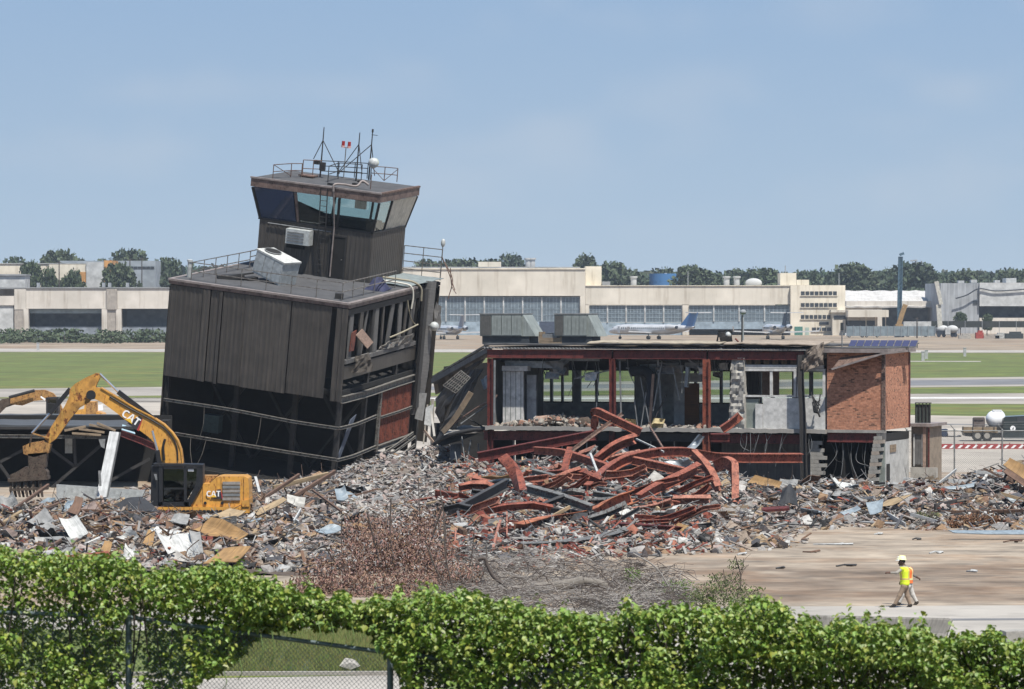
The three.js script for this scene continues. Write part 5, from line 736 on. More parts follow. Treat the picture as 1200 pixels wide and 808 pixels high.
// rooftop plant: things standing on the terminal roof
{
  const toW = (x, y, z) => v3(x, y, z).applyMatrix4(term.matrixWorld), Y0 = 8.24;
  const F3 = onZ(term, -2.6);
  for (const [a, b, label] of [[569, 634, 'grey green rooftop air handler with a sloped hood, above the white partition wall'], [656, 707, 'grey green rooftop air handler with a sloped hood, beside the small tan roof box']]) {
    const x0 = F3(a, 400).x, x1 = F3(b, 400).x, w = x1 - x0, t = thing('rooftop_air_handler', label, 'air handler', toW((x0 + x1) / 2, Y0, -2.6), term.rotation.y, 'rooftop air handlers');
    const hx = w * .24, h = 1.2, b0 = .38; mesh('plinth', bb(-w / 2 + .1, w / 2 - .4, -.06, b0, -.7, .8), M.hvacDark, t);
    mesh('casing', [bb(-w / 2, w / 2 - hx, b0 + .002, b0 + h, -.8, .9)], M.hvac, t); mesh('hood', extr([[w / 2 - hx + .003, b0], [w / 2, b0], [w / 2 - hx + .003, b0 + h]], 1.6).translate(0, 0, .05), M.hvac, t); mesh('end_louvre', bb(-w / 2 + .04, -w / 2 + w * .2, b0 + .05, b0 + h - .06, .903, .93), mat([.10, .10, .095], { map: tStreak, r: 1 }), t);
    for (let i = 0; i < 3; i++) mesh('access_panel', bb(-w / 2 + w * .22 + i * w * .18, -w / 2 + w * .22 + (i + 1) * w * .18 - .04, b0 + .06, b0 + h - .06, .903, .935), M.hvac, t); mesh('top_rim', bb(-w / 2 - .03, w / 2 - hx + .03, b0 + h + .002, b0 + h + .06, -.83, .95), M.galv, t);
  }
  { const x0 = F3(637, 400).x, x1 = F3(664, 400).x; const t = thing('roof_box', 'small tan open roof box between the two air handlers', 'roof box', toW((x0 + x1) / 2, Y0, -2.2), term.rotation.y); const w = x1 - x0; mesh('body', [bb(-w / 2, w / 2, -.06, .3, -.4, .4), bb(-w / 2, -w / 2 + .1, .3, .62, -.4, .4), bb(w / 2 - .1, w / 2, .3, .6, -.4, .4)], M.timber, t); mesh('grille', bb(-w / 2 + .2, w / 2 - .2, .302, .5, -.3, .35), M.galv, t); }
  { const x = F3(858, 400).x, t = thing('exhaust_fan', 'wrecked black rooftop exhaust fan leaning on the roof edge', 'exhaust fan', toW(x, Y0 - .05, -1.2), term.rotation.y); mesh('frame', [bar(v3(-.45, 0, 0), v3(-.3, .75, 0), .07, .07), bar(v3(.45, 0, 0), v3(.35, .8, .1), .07, .07), bar(v3(-.35, .72, 0), v3(.4, .78, .05), .07, .07), bar(v3(-.45, .02, -.3), v3(.4, .7, -.2), .05, .05)], M.black, t); mesh('motor_housing', [box(.55, .45, .5, .05, .3, 0, .2, .3, .2), cyl(.28, .25, -.1, .55, 0)], M.blackSteel, t); mesh('cowl', [sphere(.16, .25, .55, .1)], M.acWhite, t); }
  { const x0 = onZ(term, -3.5)(995, 400).x, t = thing('solar_array', 'tilted row of small dark blue solar panels on the brick bay roof', 'solar panels', toW(x0, 8.08, -3.4), term.rotation.y); for (let i = 0; i < 9; i++) for (let k = 0; k < 2; k++) { const p = mesh('solar_panel', box(.36, .03, .27, .2 + i * .42, .12 + k * .16, -.1 - k * .26, .62), M.solar, t); mesh('panel_rim', [box(.415, .02, .015, .2 + i * .42, .12 + k * .16 - .083, -.1 - k * .26 + .12, .62), box(.012, .04, .30, .41 + i * .42, .12 + k * .16, -.1 - k * .26, .62)], M.galv, p); } mesh('support_rail', [bar(v3(0, .02, .05), v3(3.8, .02, .05), .06, .05), bar(v3(0, .2, -.5), v3(3.8, .2, -.5), .06, .05)], M.galv, t); for (let i = 0; i < 5; i++) mesh('support_leg', rod(v3(.1 + i * .9, -.05, -.5), v3(.1 + i * .9, .2, -.5), .03), M.galv, t); }
  { const x = onZ(term, -2)(987, 400).x, t = thing('roof_pole', 'short thin pole with a dark box head on the brick bay roof', 'pole', toW(x, 8.05, -2), term.rotation.y); mesh('pole', rod(v3(0, 0, 0), v3(0, 1.05, 0), .035), M.galv, t); mesh('head', box(.14, .4, .14, 0, 1.15, 0), M.hvacDark, t); }
  { const x = onZ(term, -1)(872, 400).x, t = thing('roof_pole', 'tall thin bare pole rising from the torn roof edge', 'pole', toW(x, 8.1, -.6), term.rotation.y); mesh('pole', rod(v3(0, 0, 0), v3(.02, 1.7, 0), .04), M.blackSteel, t); mesh('bent_foot', [rod(v3(0, .05, 0), v3(-.35, .45, .05), .05)], M.steelRed, t); }
}
// ---------------------------------------------------------------- collapsed link between tower and terminal
{
  const t = thing('collapsed_link', 'crumpled dark roof and wall sheets of the collapsed link between tower and terminal', 'wreckage', P(540, HY, 240).setY(0)); const W = (n, g, m) => meshW(n, g, m, t);
  const q = (pts, nu, nv, th, off) => patch(pts.map(p => P(...p)), nu, nv, th, off);
  const M1 = mat([.055, .055, .055], { map: tGrime, r: .8 });
  W('fallen_roof_sheet', q([[508, 450, 243], [572, 411, 237], [574, 417, 239], [510, 462, 246]], 14, 3, .08, (u, v, x) => .08 * Math.sin(x * 9)), M.siding);
  W('roof_edge_beam', [bar(P(507, 447, 242), P(575, 409, 236), .28, .2)], M.greyPanel);
  W('roof_edge_beam', [bar(P(508, 442, 243), P(572, 404, 238), .10, .2)], M.girt);
  W('crumpled_or_backing_sheet', q([[512, 500, 242], [540, 455, 240], [566, 421, 238], [514, 458, 243]], 8, 8, .04, (u, v, x, y) => .7 * (fbm(x * 1.2, y * 1.2, 256, 3) - .5)), M.siding);
  W('crumpled_or_backing_sheet', q([[508, 520, 240], [535, 500, 238], [566, 432, 236], [552, 434, 238]], 8, 8, .04, (u, v, x, y) => .6 * (fbm(x * 1.4 + 7, y * 1.4, 256, 3) - .5)), M1);
  W('crumpled_or_backing_sheet', q([[515, 505, 246], [575, 500, 246], [575, 425, 246], [520, 430, 247]], 4, 4, .1), M.black);
  W('crumpled_or_backing_sheet', q([[503, 556, 246], [578, 552, 246], [576, 498, 246], [505, 496, 247]], 4, 4, .1), M.black);  // flat black backing panel, added to darken the bright gap behind the wreckage
  { // louvre with slats
    const c = [[519, 452, 236], [534, 461, 235.4], [551, 443, 235.4], [540, 434.5, 236]].map(p => P(...p)); W('louvre_backing', patch(c.map(p => p.clone().add(v3(0, 0, -.12))), 1, 1, .04), M1);
    for (let i = 0; i <= 6; i++) W('louvre_slat', bar(c[0].clone().lerp(c[1], i / 6), c[3].clone().lerp(c[2], i / 6), .05, .07), M.girt); for (let i = 0; i <= 5; i++) W('louvre_slat', bar(c[0].clone().lerp(c[3], i / 5), c[1].clone().lerp(c[2], i / 5), .03, .05), M.girt);
  }
  W('splintered_timber', sweep(rProf(.30, .1), [P(519, 507, 235), P(532, 492, 234.6), P(541, 478, 234.4), P(552, 460, 234.3)], v3(0, 1, 0), 10, .5), M.timber);
  W('splintered_timber', sweep(rProf(.12, .1), [P(505, 482, 236), P(509, 512, 235)], v3(1, 0, 0)), mat([.50, .47, .42], { map: tWood, r: .4 }));
  W('splintered_timber', sweep(rProf(.14, .06), [P(497, 505, 235), P(508, 519, 234.5)], v3(0, 1, 0)), mat([.42, .30, .22], { map: tWood, r: .4 }));
  W('bent_pipe', tube([P(528, 500, 235), P(550, 484, 234.5), P(566, 474, 234.3), P(578, 469, 234), P(583, 463, 234)], .05), M.railRust);
  W('tie_rod', [rod(P(540, 497, 237), P(575, 472, 237), .04)], M.galv); W('tie_rod', [rod(P(533, 482, 237), P(570, 503, 237), .04)], M.blackSteel);
  W('sagging_floor_edge', tube([P(508, 521, 236), P(525, 511, 235), P(550, 505, 234.5), P(574, 503, 234)], .12, 6), M.blackSteel); W('floor_litter_sheet', q([[520, 510, 236], [572, 506, 234], [574, 500, 240], [522, 500, 241]], 12, 4, .06, (u, v, x, y) => .25 * (fbm(x * 3, y * 3, 256, 3) - .5)), M.slab);
  W('fallen_panel', q([[527, 540, 236], [541, 538, 235.5], [540, 520, 237], [528, 522, 237]], 2, 2, .05), M.greyPanel); W('dangling_sheet', q([[499, 478, 240], [508, 474, 240], [505, 500, 239], [497, 498, 239]], 2, 2, .03), mat([.33, .33, .32], { map: tGrime, r: 1 }));
  W('dangling_sheet', q([[563, 445, 235], [572, 440, 235], [574, 452, 234.6], [567, 457, 234.6]], 3, 3, .03, (u, v) => .08 * Math.sin(u * 6)), M.galv);
  for (const [a, b, c, d] of [[541, 512, 545, 545], [552, 516, 546, 548], [533, 530, 537, 552], [560, 520, 563, 540]]) W('dangling_stud', bar(P(a, b, 235), P(c, d, 234.6), .06, .05), M.galv);
}
// ---------------------------------------------------------------- low wrecked shed at the far side of the digger
{
  const t = thing('wrecked_shed', 'low dark wrecked shed with exposed roof truss behind the big yellow excavator', 'shed', P(90, HY, 240).setY(0)), W = (n, g, m) => meshW(n, g, m, t); const d = 240, Z = (a, b, y0, y1, z0, z1) => { const s = FOC / d; return bb((a - CX) / s, (b - CX) / s, EYE - (y1 - HY) / s, EYE - (y0 - HY) / s, -d + z0, -d + z1); };
  W('roof', [patch([P(-70, 500, d), P(176, 503, d), P(176, 488.5, 258), P(-70, 487.5, 258)], 30, 6, .15, (u, v, x, y) => .10 * fbm(x, y, 256, 3))], mat([.075, .082, .09], { map: tConc, r: .3 }));
  W('roof_edge', [Z(-70, 176, 500.5, 503.5, -.2, .1)], M.blackSteel);
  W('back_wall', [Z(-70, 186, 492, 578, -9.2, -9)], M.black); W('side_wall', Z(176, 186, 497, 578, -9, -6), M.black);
  W('truss_chord', sweep(cProf(.2, .14), [P(-70, 511, d), P(60, 512, d), P(140, 513, d)]), M.girt);
  for (const [a, b, c, e] of [[-20, 552, 45, 518], [60, 572, 125, 516], [56, 524, 87, 547], [86, 515, 88, 545], [130, 563, 175, 538], [20, 575, -20, 516]]) W('truss_brace', bar(P(a, b, d + .5), P(c, e, d + .5), .17, .1), M.blackSteel);
  W('dangling_plate', patch([P(115, 515, d - .4), P(123, 515, d - .4), P(122, 526, d - .4), P(118, 524, d - .4)], 1, 1, .05), M.galv);
  W('red_edge_channel', sweep(cProf(.35, .15), [P(141, 508, d - .5), P(165, 517, d - .5), P(190, 528, d - .5)]), M.steelRed);
  W('splintered_roof_boards', [[75, 505, 100, 500], [92, 503, 122, 507], [104, 498, 128, 503], [84, 508, 118, 510], [113, 496, 135, 505]].map(([a, b, c, e]) => bar(P(a, b, d - .3), P(c, e, d - .2), .12, .3)), M.timber);
  W('signed_panel', [Z(71.5, 80, 514.5, 533, -2, -1.9)], M.acWhite);
  W('base_panel', patch([P(60, 575, d - 1), P(150, 583, d - 1), P(168, 585, d - 1.5), P(60, 590, d - 1)].map((p, i) => p), 1, 1, .05), M.black);
  W('low_white_wall', patch([P(66, 590, 226), P(168, 588, 224), P(169, 575, 224), P(66, 568, 226)], 18, 2, .1, (u, v, x) => .03 * Math.sin(x * 3)), M.acWhite);
  W('skylight_sheet', patch([P(142, 504, d - .4), P(158, 509, d - .4), P(156, 502, d + 1), P(143, 498, d + 1)], 1, 1, .03), mat([.30, .42, .48]));
  W('low_vent', [Z(25, 33, 480, 491, -14, -13.4)], M.black);
  // leaning white column
  const c = thing('leaning_column', 'white flat steel column leaning against the wrecked shed', 'column', P(120, HY, 222).setY(0)); meshW('flange', patch([P(112, 584, 222), P(124, 583, 222), P(139, 507, 224), P(128, 506, 224)], 1, 6, .05), mat([.52, .53, .53], { map: tStreak, r: .4 }), c); meshW('web', patch([P(124, 583, 222), P(126, 583, 222.4), P(141, 507, 224.4), P(139, 507, 224)], 1, 4, .03), M.galv, c); meshW('bracket', [bar(P(117, 570, 221.8), P(116, 552, 221.8), .12, .12)], M.galv, c);
}
// ---------------------------------------------------------------- excavators
const font = await new FontLoader().loadAsync('fonts/droid/droid_sans_bold.typeface.json');
const tDust = tex(512, 512, (u, v) => { const a = clamp((fbm(u * 7, v * 7, 7, 6) - .46) * 4), b = clamp((fbm(u * 30 + 5, v * 12, [30, 12], 4) - .6) * 5), l = .93 + .2 * (fbm(u * 14, v * 14, 14, 4) - .5); return [lerp(l, .80, a * .35) * (1 - .25 * b), lerp(l, .84, a * .45) * (1 - .33 * b), lerp(l, 1, a * .75) * (1 - .35 * b)]; });
M.digYellow = new THREE.MeshPhysicalMaterial({ color: lin(.66, .33, .055), roughness: .5, clearcoat: .15, map: rep(tDust, .45), side: THREE.DoubleSide });
M.digYellowDirty = mat([.48, .25, .08], { map: tRust, r: 1.1, roughness: .8 });
M.digStick = mat([.60, .30, .06], { map: tRust, r: .35, roughness: .7 });
M.digBlack = mat([.018, .018, .02], { roughness: .5, map: tGrime, r: 1 });
M.chrome = mat([.55, .56, .57], { roughness: .25, metalness: .8 });
M.muddy = mat([.105, .075, .055], { map: tRust, r: 1.2, roughness: .9 });
M.cabPane = new THREE.MeshPhysicalMaterial({ color: lin(.16, .22, .19), roughness: .02, transmission: 1, thickness: 0, side: THREE.DoubleSide });
M.letterWhite = mat([.75, .75, .75], { roughness: .5 }); M.letterDark = mat([.03, .025, .03], { roughness: .5 }); M.triYellow = mat([.70, .42, .03]); M.letterRed = mat([.35, .03, .03]);
const poly = (pts, d, th) => { const s = FOC / d; return extr(pts.map(([x, y]) => [(x - CX) / s, EYE - (y - HY) / s]), th).translate(0, 0, -d); };
function logo(parent, px, py, d, size, ang) { // white letters with the yellow wedge under the middle one, on a dark slanted ground
  const g = new TextGeometry('CAT', { font, size, depth: .012, curveSegments: 3 }); g.computeBoundingBox(); const w = g.boundingBox.max.x; g.translate(-w / 2, -size / 2, 0); const p = P(px, py, d), m4 = new THREE.Matrix4().makeRotationZ(ang).setPosition(p.x, p.y, p.z);
  g.deleteAttribute('uv'); meshW('logo_letters', fin(g).applyMatrix4(m4), M.letterWhite, parent);
  meshW('logo_ground', [extr([[w * .02, -size * .9], [w * .72, -size * .9], [w * .52, size * .75], [w * .30, size * .75]], .008).translate(0, 0, -.008).applyMatrix4(m4)], M.letterDark, parent); meshW('logo_stripe', [extr([[w * .60, -size * .9], [w * .72, -size * .9], [w * .52, size * .75], [w * .50, size * .75]], .008).translate(0, 0, -.004).applyMatrix4(m4)], M.letterRed, parent);
  meshW('logo_wedge', [extr([[-w * .2, -size * .62], [w * .24, -size * .62], [w * .02, -size * .12]], .014).translate(0, 0, .012).applyMatrix4(m4)], M.triYellow, parent);
}
{
  const d = 195, t = thing('excavator', 'big yellow excavator with a raised boom and a toothed grapple, half hidden behind rubble', 'excavator', P(235, HY, d).setY(0)), W = (n, g, m, p = t) => meshW(n, g, m, p);
  const q = (a, b, h, w, m, n, z = 0, p) => W(n, [bar(P(...a, d - z), P(...b, d - z), h, w, v3(0, 0, 1))], m, p);
  for (const z of [-1.25, 1.25]) { const tr = W('crawler_track', [poly([[175, 622], [172, 612], [178, 602], [190, 599], [275, 599], [287, 602], [292, 612], [288, 622], [278, 626], [186, 626]], d - z, .6)], M.muddy); const sh = []; for (let i = 0; i < 22; i++) sh.push(poly([[180 + i * 4.8, 598], [183.6 + i * 4.8, 598], [183.6 + i * 4.8, 600], [180 + i * 4.8, 600]], d - z, .66)); W('track_shoes', sh, M.digBlack, tr); }
  W('turntable', [cyl(1.0, .4, P(235, 600, d).x, P(235, 599, d).y, -d, 24)], M.digBlack);
  W('deck', [poly([[187, 593], [294, 593], [294, 600], [187, 598.5]], d, 2.7)], M.digYellow);
  const body = W('engine_housing', [poly([[238, 566], [247, 566], [255, 558.5], [260, 557.5], [288, 557.5], [292.5, 560], [293.5, 570], [293.5, 592.8], [224, 592.8], [236, 570]], d + .05, 2.5)], M.digYellow);
  W('top_step', [poly([[237, 557.3], [255, 557.3], [248, 564], [245, 566], [237, 566]], d + .6, 1.2)], M.digYellowDirty, body);
  for (let i = 0; i < 5; i++) W('louvre', [poly([[260.5, 565 + i * 4.6], [281, 565 + i * 4.6], [281, 568.4 + i * 4.6], [260.5, 568.4 + i * 4.6]], d - 1.24, .06)], i % 2 ? M.galv : mat([.36, .33, .30], { map: tGrime, r: 1 }), body);
  for (const px of [236.8, 258.6, 285]) W('panel_seam', [poly([[px, 560], [px + .5, 560], [px + .5, 592], [px, 592]], d - 1.215, .03)], M.digYellowDirty, body);
  W('counterweight', [poly([[285.4, 586], [293.8, 584], [293.8, 592.6], [285.4, 592.6]], d - .1, 2.62)], M.digYellow, body); for (const px of [240, 260]) W('tie_down_eye', [fin(new THREE.CylinderGeometry(.07, .07, .08, 10)).rotateX(Math.PI / 2).applyMatrix4(new THREE.Matrix4().setPosition(P(px, 590, d - 1.25)))], M.digBlack, body);
  logo(body, 249.5, 579, d - 1.26, .26, 0);
  // operator cab on the near side
  const cab = W('cab_frame', [poly([[180.5, 543], [238.5, 544.2], [238.5, 547], [180.5, 546.5]], d - .75, 1.25), poly([[187, 547], [191.5, 547], [191.5, 593], [187, 593]], d - .75, 1.2), poly([[215, 547], [218.5, 547], [218.5, 593], [215, 593]], d - 1.3, .1), poly([[231.5, 547], [238.5, 547], [238.5, 567], [224, 593], [217, 593], [230, 568]], d - .75, 1.2), poly([[187, 588], [222, 588], [222, 593], [187, 593]], d - .75, 1.2), poly([[191.5, 572], [215, 572], [215, 574], [191.5, 574]], d - 1.3, .1), poly([[191, 548], [231, 548], [231, 550], [191, 550]], d - 1.3, .12)], M.digBlack);
  W('door_window', [poly([[191.6, 550.2], [214.8, 550.2], [214.8, 571.8], [191.6, 571.8]], d - 1.29, .02)], M.cabPane, cab); W('lower_window', [poly([[191.6, 574.2], [214.8, 574.2], [214.8, 587.8], [191.6, 587.8]], d - 1.29, .02)], M.cabPane, cab); W('rear_window', [poly([[218.7, 550.2], [231, 550.2], [231, 566], [218.7, 586]], d - 1.29, .02)], M.cabPane, cab); W('far_window', [poly([[191.6, 550.2], [231, 550.2], [231, 566], [218, 586], [191.6, 586]], d - .18, .02)], M.cabPane, cab);
  W('seat', [poly([[205, 585], [216, 585], [216, 578], [213, 561], [216, 560], [219, 578], [219, 588], [205, 588]], d - .7, .5)], M.digBlack, cab); W('roof_sign', [poly([[219.8, 549.6], [226.6, 550], [226.6, 552.8], [219.8, 552.6]], d - 1.31, .02)], M.letterWhite, cab); W('mirror', [poly([[180, 556], [183, 556], [184, 563], [182, 563]], d - 1.4, .06)], M.galv, cab); W('cab_front_guard', [poly([[178, 546], [186.8, 546], [186.8, 593], [177, 593]], d - .7, 1.1)], M.digBlack, cab);
  // boom: bent box girder from the deck to the top pivot
  const boom = W('boom', [poly([[203, 556], [214, 552], [213.5, 540], [212, 528], [208, 517], [202, 508], [192, 498], [178, 489], [160, 480], [140, 468], [118, 455], [109, 453], [105, 459], [108, 466], [120, 472], [138, 485], [150, 495], [163, 504], [174, 512], [182, 520], [187, 530], [190, 542], [195, 556]], d, .55)], M.digYellow);
  W('boom_edge_flange', [sweep(rProf(.05, .66), [[214, 552], [213.5, 540], [212, 528], [208, 517], [202, 508], [192, 498], [178, 489], [160, 480], [140, 468], [118, 455]].map(([x, y]) => P(x + .4, y - .5, d)), v3(0, 1, 0))], M.digYellow, boom);
  logo(boom, 153, 489.5, d - .285, .36, -.60);
  W('hydraulic_hose', [tube([[208, 540], [206, 522], [194, 504], [176, 492], [150, 478], [128, 465]].map(([x, y]) => P(x, y, d - .31)), .035)], M.digBlack, boom); W('hydraulic_hose', [tube([[192, 540], [191, 522], [193, 515]].map(([x, y]) => P(x, y, d - .34)), .06)], M.digBlack, boom);
  q([180.5, 492], [138, 459.5], .22, .22, M.digBlack, 'stick_cylinder', 0); W('cylinder_rod', [rod(P(138, 459.5, d), P(116.5, 438.5, d), .06, 8)], M.chrome); for (const z of [-.5, .5]) { q([189, 560], [184, 528], .2, .2, M.digBlack, 'boom_cylinder', z); W('cylinder_rod', [rod(P(184, 528, d - z), P(178, 505, d - z), .055, 8)], M.chrome); }
  // stick with its horn, nose and linkages
  const stick = W('stick', [poly([[112, 437.5], [116, 438], [117, 443], [113, 451], [110, 463], [104, 472], [93, 478], [83, 490], [66, 514], [58, 520], [52, 514], [62, 497], [76, 476], [81, 465], [82, 456], [88, 450], [100, 443]], d, .42)], M.digStick);
  W('stick_pivot', [fin(new THREE.CylinderGeometry(.22, .22, .75, 14)).rotateX(Math.PI / 2).applyMatrix4(new THREE.Matrix4().setPosition(P(107, 463, d)))], M.digBlack, stick);
  q([82, 456], [58, 485], .2, .2, M.digBlack, 'grapple_cylinder', .05); W('cylinder_rod', [rod(P(58, 485, d - .05), P(37, 508, d - .05), .055, 8)], M.chrome);
  for (const z of [-.28, .28]) { q([37, 508], [57, 514], .14, .06, M.digYellowDirty, 'link_bar', z); q([37, 508], [34, 524], .14, .06, M.muddy, 'link_bar', z); }
  W('quick_coupler', [poly([[27, 523], [36, 519], [50, 517], [60, 521], [57, 531], [40, 536], [28, 532]], d, .7)], M.digYellowDirty); W('rotator', [poly([[33, 532], [56, 530], [54, 548], [34, 549]], d, .7)], M.muddy);
  const gr = W('grapple_frame', [poly([[20, 553], [30, 547], [50, 546], [56, 553], [56, 560], [12, 563], [13, 556]], d, 1.0)], M.muddy); for (let i = 0; i < 9; i++) W('grapple_tine', [poly([[11 + i * 4.3, 562], [13.6 + i * 4.3, 562], [13.2 + i * 4.5, 574], [15 + i * 4.4, 583], [12.8 + i * 4.4, 583], [10.4 + i * 4.5, 575]], d - .45 + (i % 2) * .8, .18)], M.muddy, gr); W('grapple_bar', [poly([[10, 561], [57, 558], [57, 562], [10, 565]], d - .1, 1.05)], M.muddy, gr); W('grapple_bar', [poly([[11, 573], [56, 571], [56, 574], [11, 576]], d - .3, .5)], M.muddy, gr);
}
{
  const d = 300, t = thing('excavator', 'smaller yellow excavator parked on the apron behind the wrecked shed roof', 'excavator', P(90, HY, d).setY(0)), W = (n, g, m, p = t) => meshW(n, g, m, p);
  W('crawler_track', [poly([[62, 528], [126, 528], [130, 520], [124, 510], [66, 510], [60, 520]], d - 1, .6)], M.muddy); W('crawler_track', [poly([[62, 528], [126, 528], [130, 520], [124, 510], [66, 510], [60, 520]], d + 1, .6)], M.muddy); W('turntable', [poly([[75, 502], [115, 502], [115, 510], [75, 510]], d, 1.6)], M.digBlack);
  const b = W('body', [poly([[80, 486], [84, 482], [100, 479], [101, 471], [112, 470.5], [113, 482], [121, 484], [124, 488], [124, 502], [78, 502]], d, 2.4)], M.digYellow); W('rear_mark', [poly([[114.5, 475], [120, 474], [120.5, 481], [114.5, 481.5]], d - 1.22, .03)], M.letterWhite, b); W('exhaust_drum', [poly([[101, 472], [113, 471], [113, 488], [101, 488]], d - .9, .7)], M.digYellowDirty, b);
  const c = W('cab_frame', [poly([[54, 466], [69, 465.5], [69, 467.5], [54, 468]], d - .5, 1.2), poly([[54.5, 468], [56.5, 468], [56.5, 500], [54.5, 500]], d - .5, 1.2), poly([[66.5, 467.5], [69, 467.5], [69, 500], [66.5, 500]], d - .5, 1.2), poly([[54.5, 490], [69, 490], [69, 502], [54.5, 502]], d - .5, 1.2)], M.digBlack); W('cab_window', [poly([[56.5, 468.2], [66.5, 468], [66.5, 489.8], [56.5, 489.8]], d - 1.08, .03)], M.cabPane, c); W('work_lamp', [poly([[47.5, 464.5], [53, 468], [52.5, 470], [47, 466]], d - .7, .2)], M.letterWhite, c);
  const bo = W('boom', [poly([[76, 488], [68, 468], [62, 461], [52, 457], [40, 457.5], [26, 462], [12, 467], [12, 474], [26, 475.5], [40, 470], [52, 469], [60, 475], [66, 490]], d + .6, .5)], M.digYellowDirty); W('stick', [poly([[26, 463], [14, 466], [2, 468], [-10, 478], [-16, 500], [-10, 502], [-2, 486], [6, 478], [18, 474]], d + .6, .4)], M.muddy); W('cylinder', [rod(P(40, 458, d), P(10, 466, d), .12)], M.digBlack, bo);
}
// ---------------------------------------------------------------- truck, cars, barriers and fence on the apron
{
  const d = 320, t = thing('flatbed_truck', 'dark green flatbed truck carrying a white tank, a round white emblem on its door', 'truck', P(1165, HY, d).setY(0)), W = (n, g, m, p = t) => meshW(n, g, m, p); M.truckGreen = new THREE.MeshPhysicalMaterial({ color: lin(.014, .028, .032), roughness: .35, clearcoat: .6, map: rep(tGrime, .5) });
  W('chassis', [poly([[1129, 507.5], [1215, 507.5], [1215, 512.5], [1150, 513], [1130, 511]], d, 1.9)], M.digBlack); W('bed_side', [poly([[1128, 500.5], [1168.5, 500.5], [1168.5, 506.8], [1128, 506.8]], d - 1.0, .1)], M.timber); W('bed_side', [poly([[1128, 500.5], [1168.5, 500.5], [1168.5, 506.8], [1128, 506.8]], d + 1.0, .1)], M.timber); W('bed_floor', [poly([[1128.2, 505.6], [1168.3, 505.6], [1168.3, 507.3], [1128.2, 507.3]], d, 1.88)], M.timber); for (const px of [1128.5, 1140, 1152, 1165]) W('bed_stake', [poly([[px, 500], [px + 1, 500], [px + 1, 507], [px, 507]], d - 1.08, .05)], M.blackSteel);
  const cab = W('cab', [poly([[1174.5, 513], [1174.5, 490], [1177, 488.3], [1206, 487], [1212, 495], [1228, 498], [1229, 513]], d, 2.1)], M.truckGreen); W('emblem', [fin(new THREE.CylinderGeometry(.20, .20, .02, 20)).rotateX(Math.PI / 2).applyMatrix4(new THREE.Matrix4().setPosition(P(1187.5, 502.4, d - 1.07)))], M.letterWhite, cab); W('emblem_mark', [poly([[1186, 503.6], [1188.8, 503.6], [1188.6, 500.8]], d - 1.085, .02)], M.galv, cab); W('door_seam', [poly([[1176.5, 495], [1205, 494.6], [1205, 495], [1176.5, 495.4]], d - 1.06, .02)], M.galv, cab); W('door_window', [poly([[1193, 489.5], [1205, 489], [1209, 494.5], [1193, 494.8]], d - 1.06, .02)], M.strip, cab); W('step_bar', [poly([[1178, 513.2], [1205, 513.2], [1205, 514.4], [1178, 514.4]], d - 1.0, .2)], M.galv, cab);
  const tank = W('water_tank', [sphere(.66, 0, 0, 0, 1, 1, 1, 20).applyMatrix4(new THREE.Matrix4().setPosition(P(1166, 491.5, d))), fin(new THREE.CylinderGeometry(.66, .66, .4, 24)).rotateZ(Math.PI / 2).applyMatrix4(new THREE.Matrix4().setPosition(P(1169, 491.5, d))), sphere(.66, 0, 0, 0, .7, 1, 1, 20).applyMatrix4(new THREE.Matrix4().setPosition(P(1172, 491.5, d)))], M.carWhite); W('filler_cap', [poly([[1163.5, 480.6], [1174, 480.6], [1174, 481.8], [1163.5, 481.8]], d, .7)], M.carWhite, tank); W('tank_cradle', [poly([[1157, 500], [1174, 500], [1174, 505.5], [1157, 505.5]], d, 1.4)], M.blackSteel);
  W('pump_box', [poly([[1141, 490.5], [1154, 490.5], [1154, 500.4], [1141, 500.4]], d - .2, 1.0), poly([[1141, 500.3], [1154, 500.3], [1154, 505.5], [1141, 505.5]], d, .8)], mat([.17, .14, .13], { map: tGrime, r: 1 })); W('pump_rail', [rod(P(1141, 490, d - .8), P(1154, 490, d - .8), .04)], M.blackSteel);
  for (const [px, z] of [[1146, -.85], [1146, .85], [1157, .85], [1212, -.85], [1212, .85]]) { const c = P(px, 511.2, d - z); const w = W('wheel', [fin(new THREE.CylinderGeometry(.42, .42, .34, 20)).rotateX(Math.PI / 2).applyMatrix4(new THREE.Matrix4().setPosition(c.setY(.42)))], M.rubber); W('rim', [fin(new THREE.CylinderGeometry(.22, .24, .37, 14)).rotateX(Math.PI / 2).applyMatrix4(new THREE.Matrix4().setPosition(c))], mat([.28, .26, .23]), w); }
}
pickup(1223, 505, 345, 5.9, M.carWhite, 'white pickup truck parked behind the dark green flatbed truck').scale.set(1, .92, 1);
{ const d = 330, t = thing('baggage_cart', 'low dark blue cart with a tow bar standing by the apron edge', 'cart', P(1103, HY, d).setY(0)), W = (n, g, m, p = t) => meshW(n, g, m, p); W('body', [poly([[1093, 511], [1095, 505], [1099, 503.5], [1110, 503], [1109.5, 510], [1108, 511.5]], d, 1.5)], mat([.03, .05, .10], { map: tGrime, r: 1 })); W('deck', [poly([[1091, 511.6], [1112, 511.2], [1122, 511.6], [1126, 510.5], [1126, 512], [1112, 513], [1091, 513]], d, 1.4)], M.digBlack); for (const px of [1096, 1109]) for (const z of [-.6, .6]) W('wheel', [fin(new THREE.CylinderGeometry(.17, .17, .15, 12)).rotateX(Math.PI / 2).applyMatrix4(new THREE.Matrix4().setPosition(P(px, 510, d - z).setY(.17)))], M.rubber); W('tow_bar', [rod(P(1120, 511.5, d), P(1128, 514, d), .04)], M.galv); }
M.barrierRed = mat([.42, .045, .045], { map: tGrime, r: 1 });
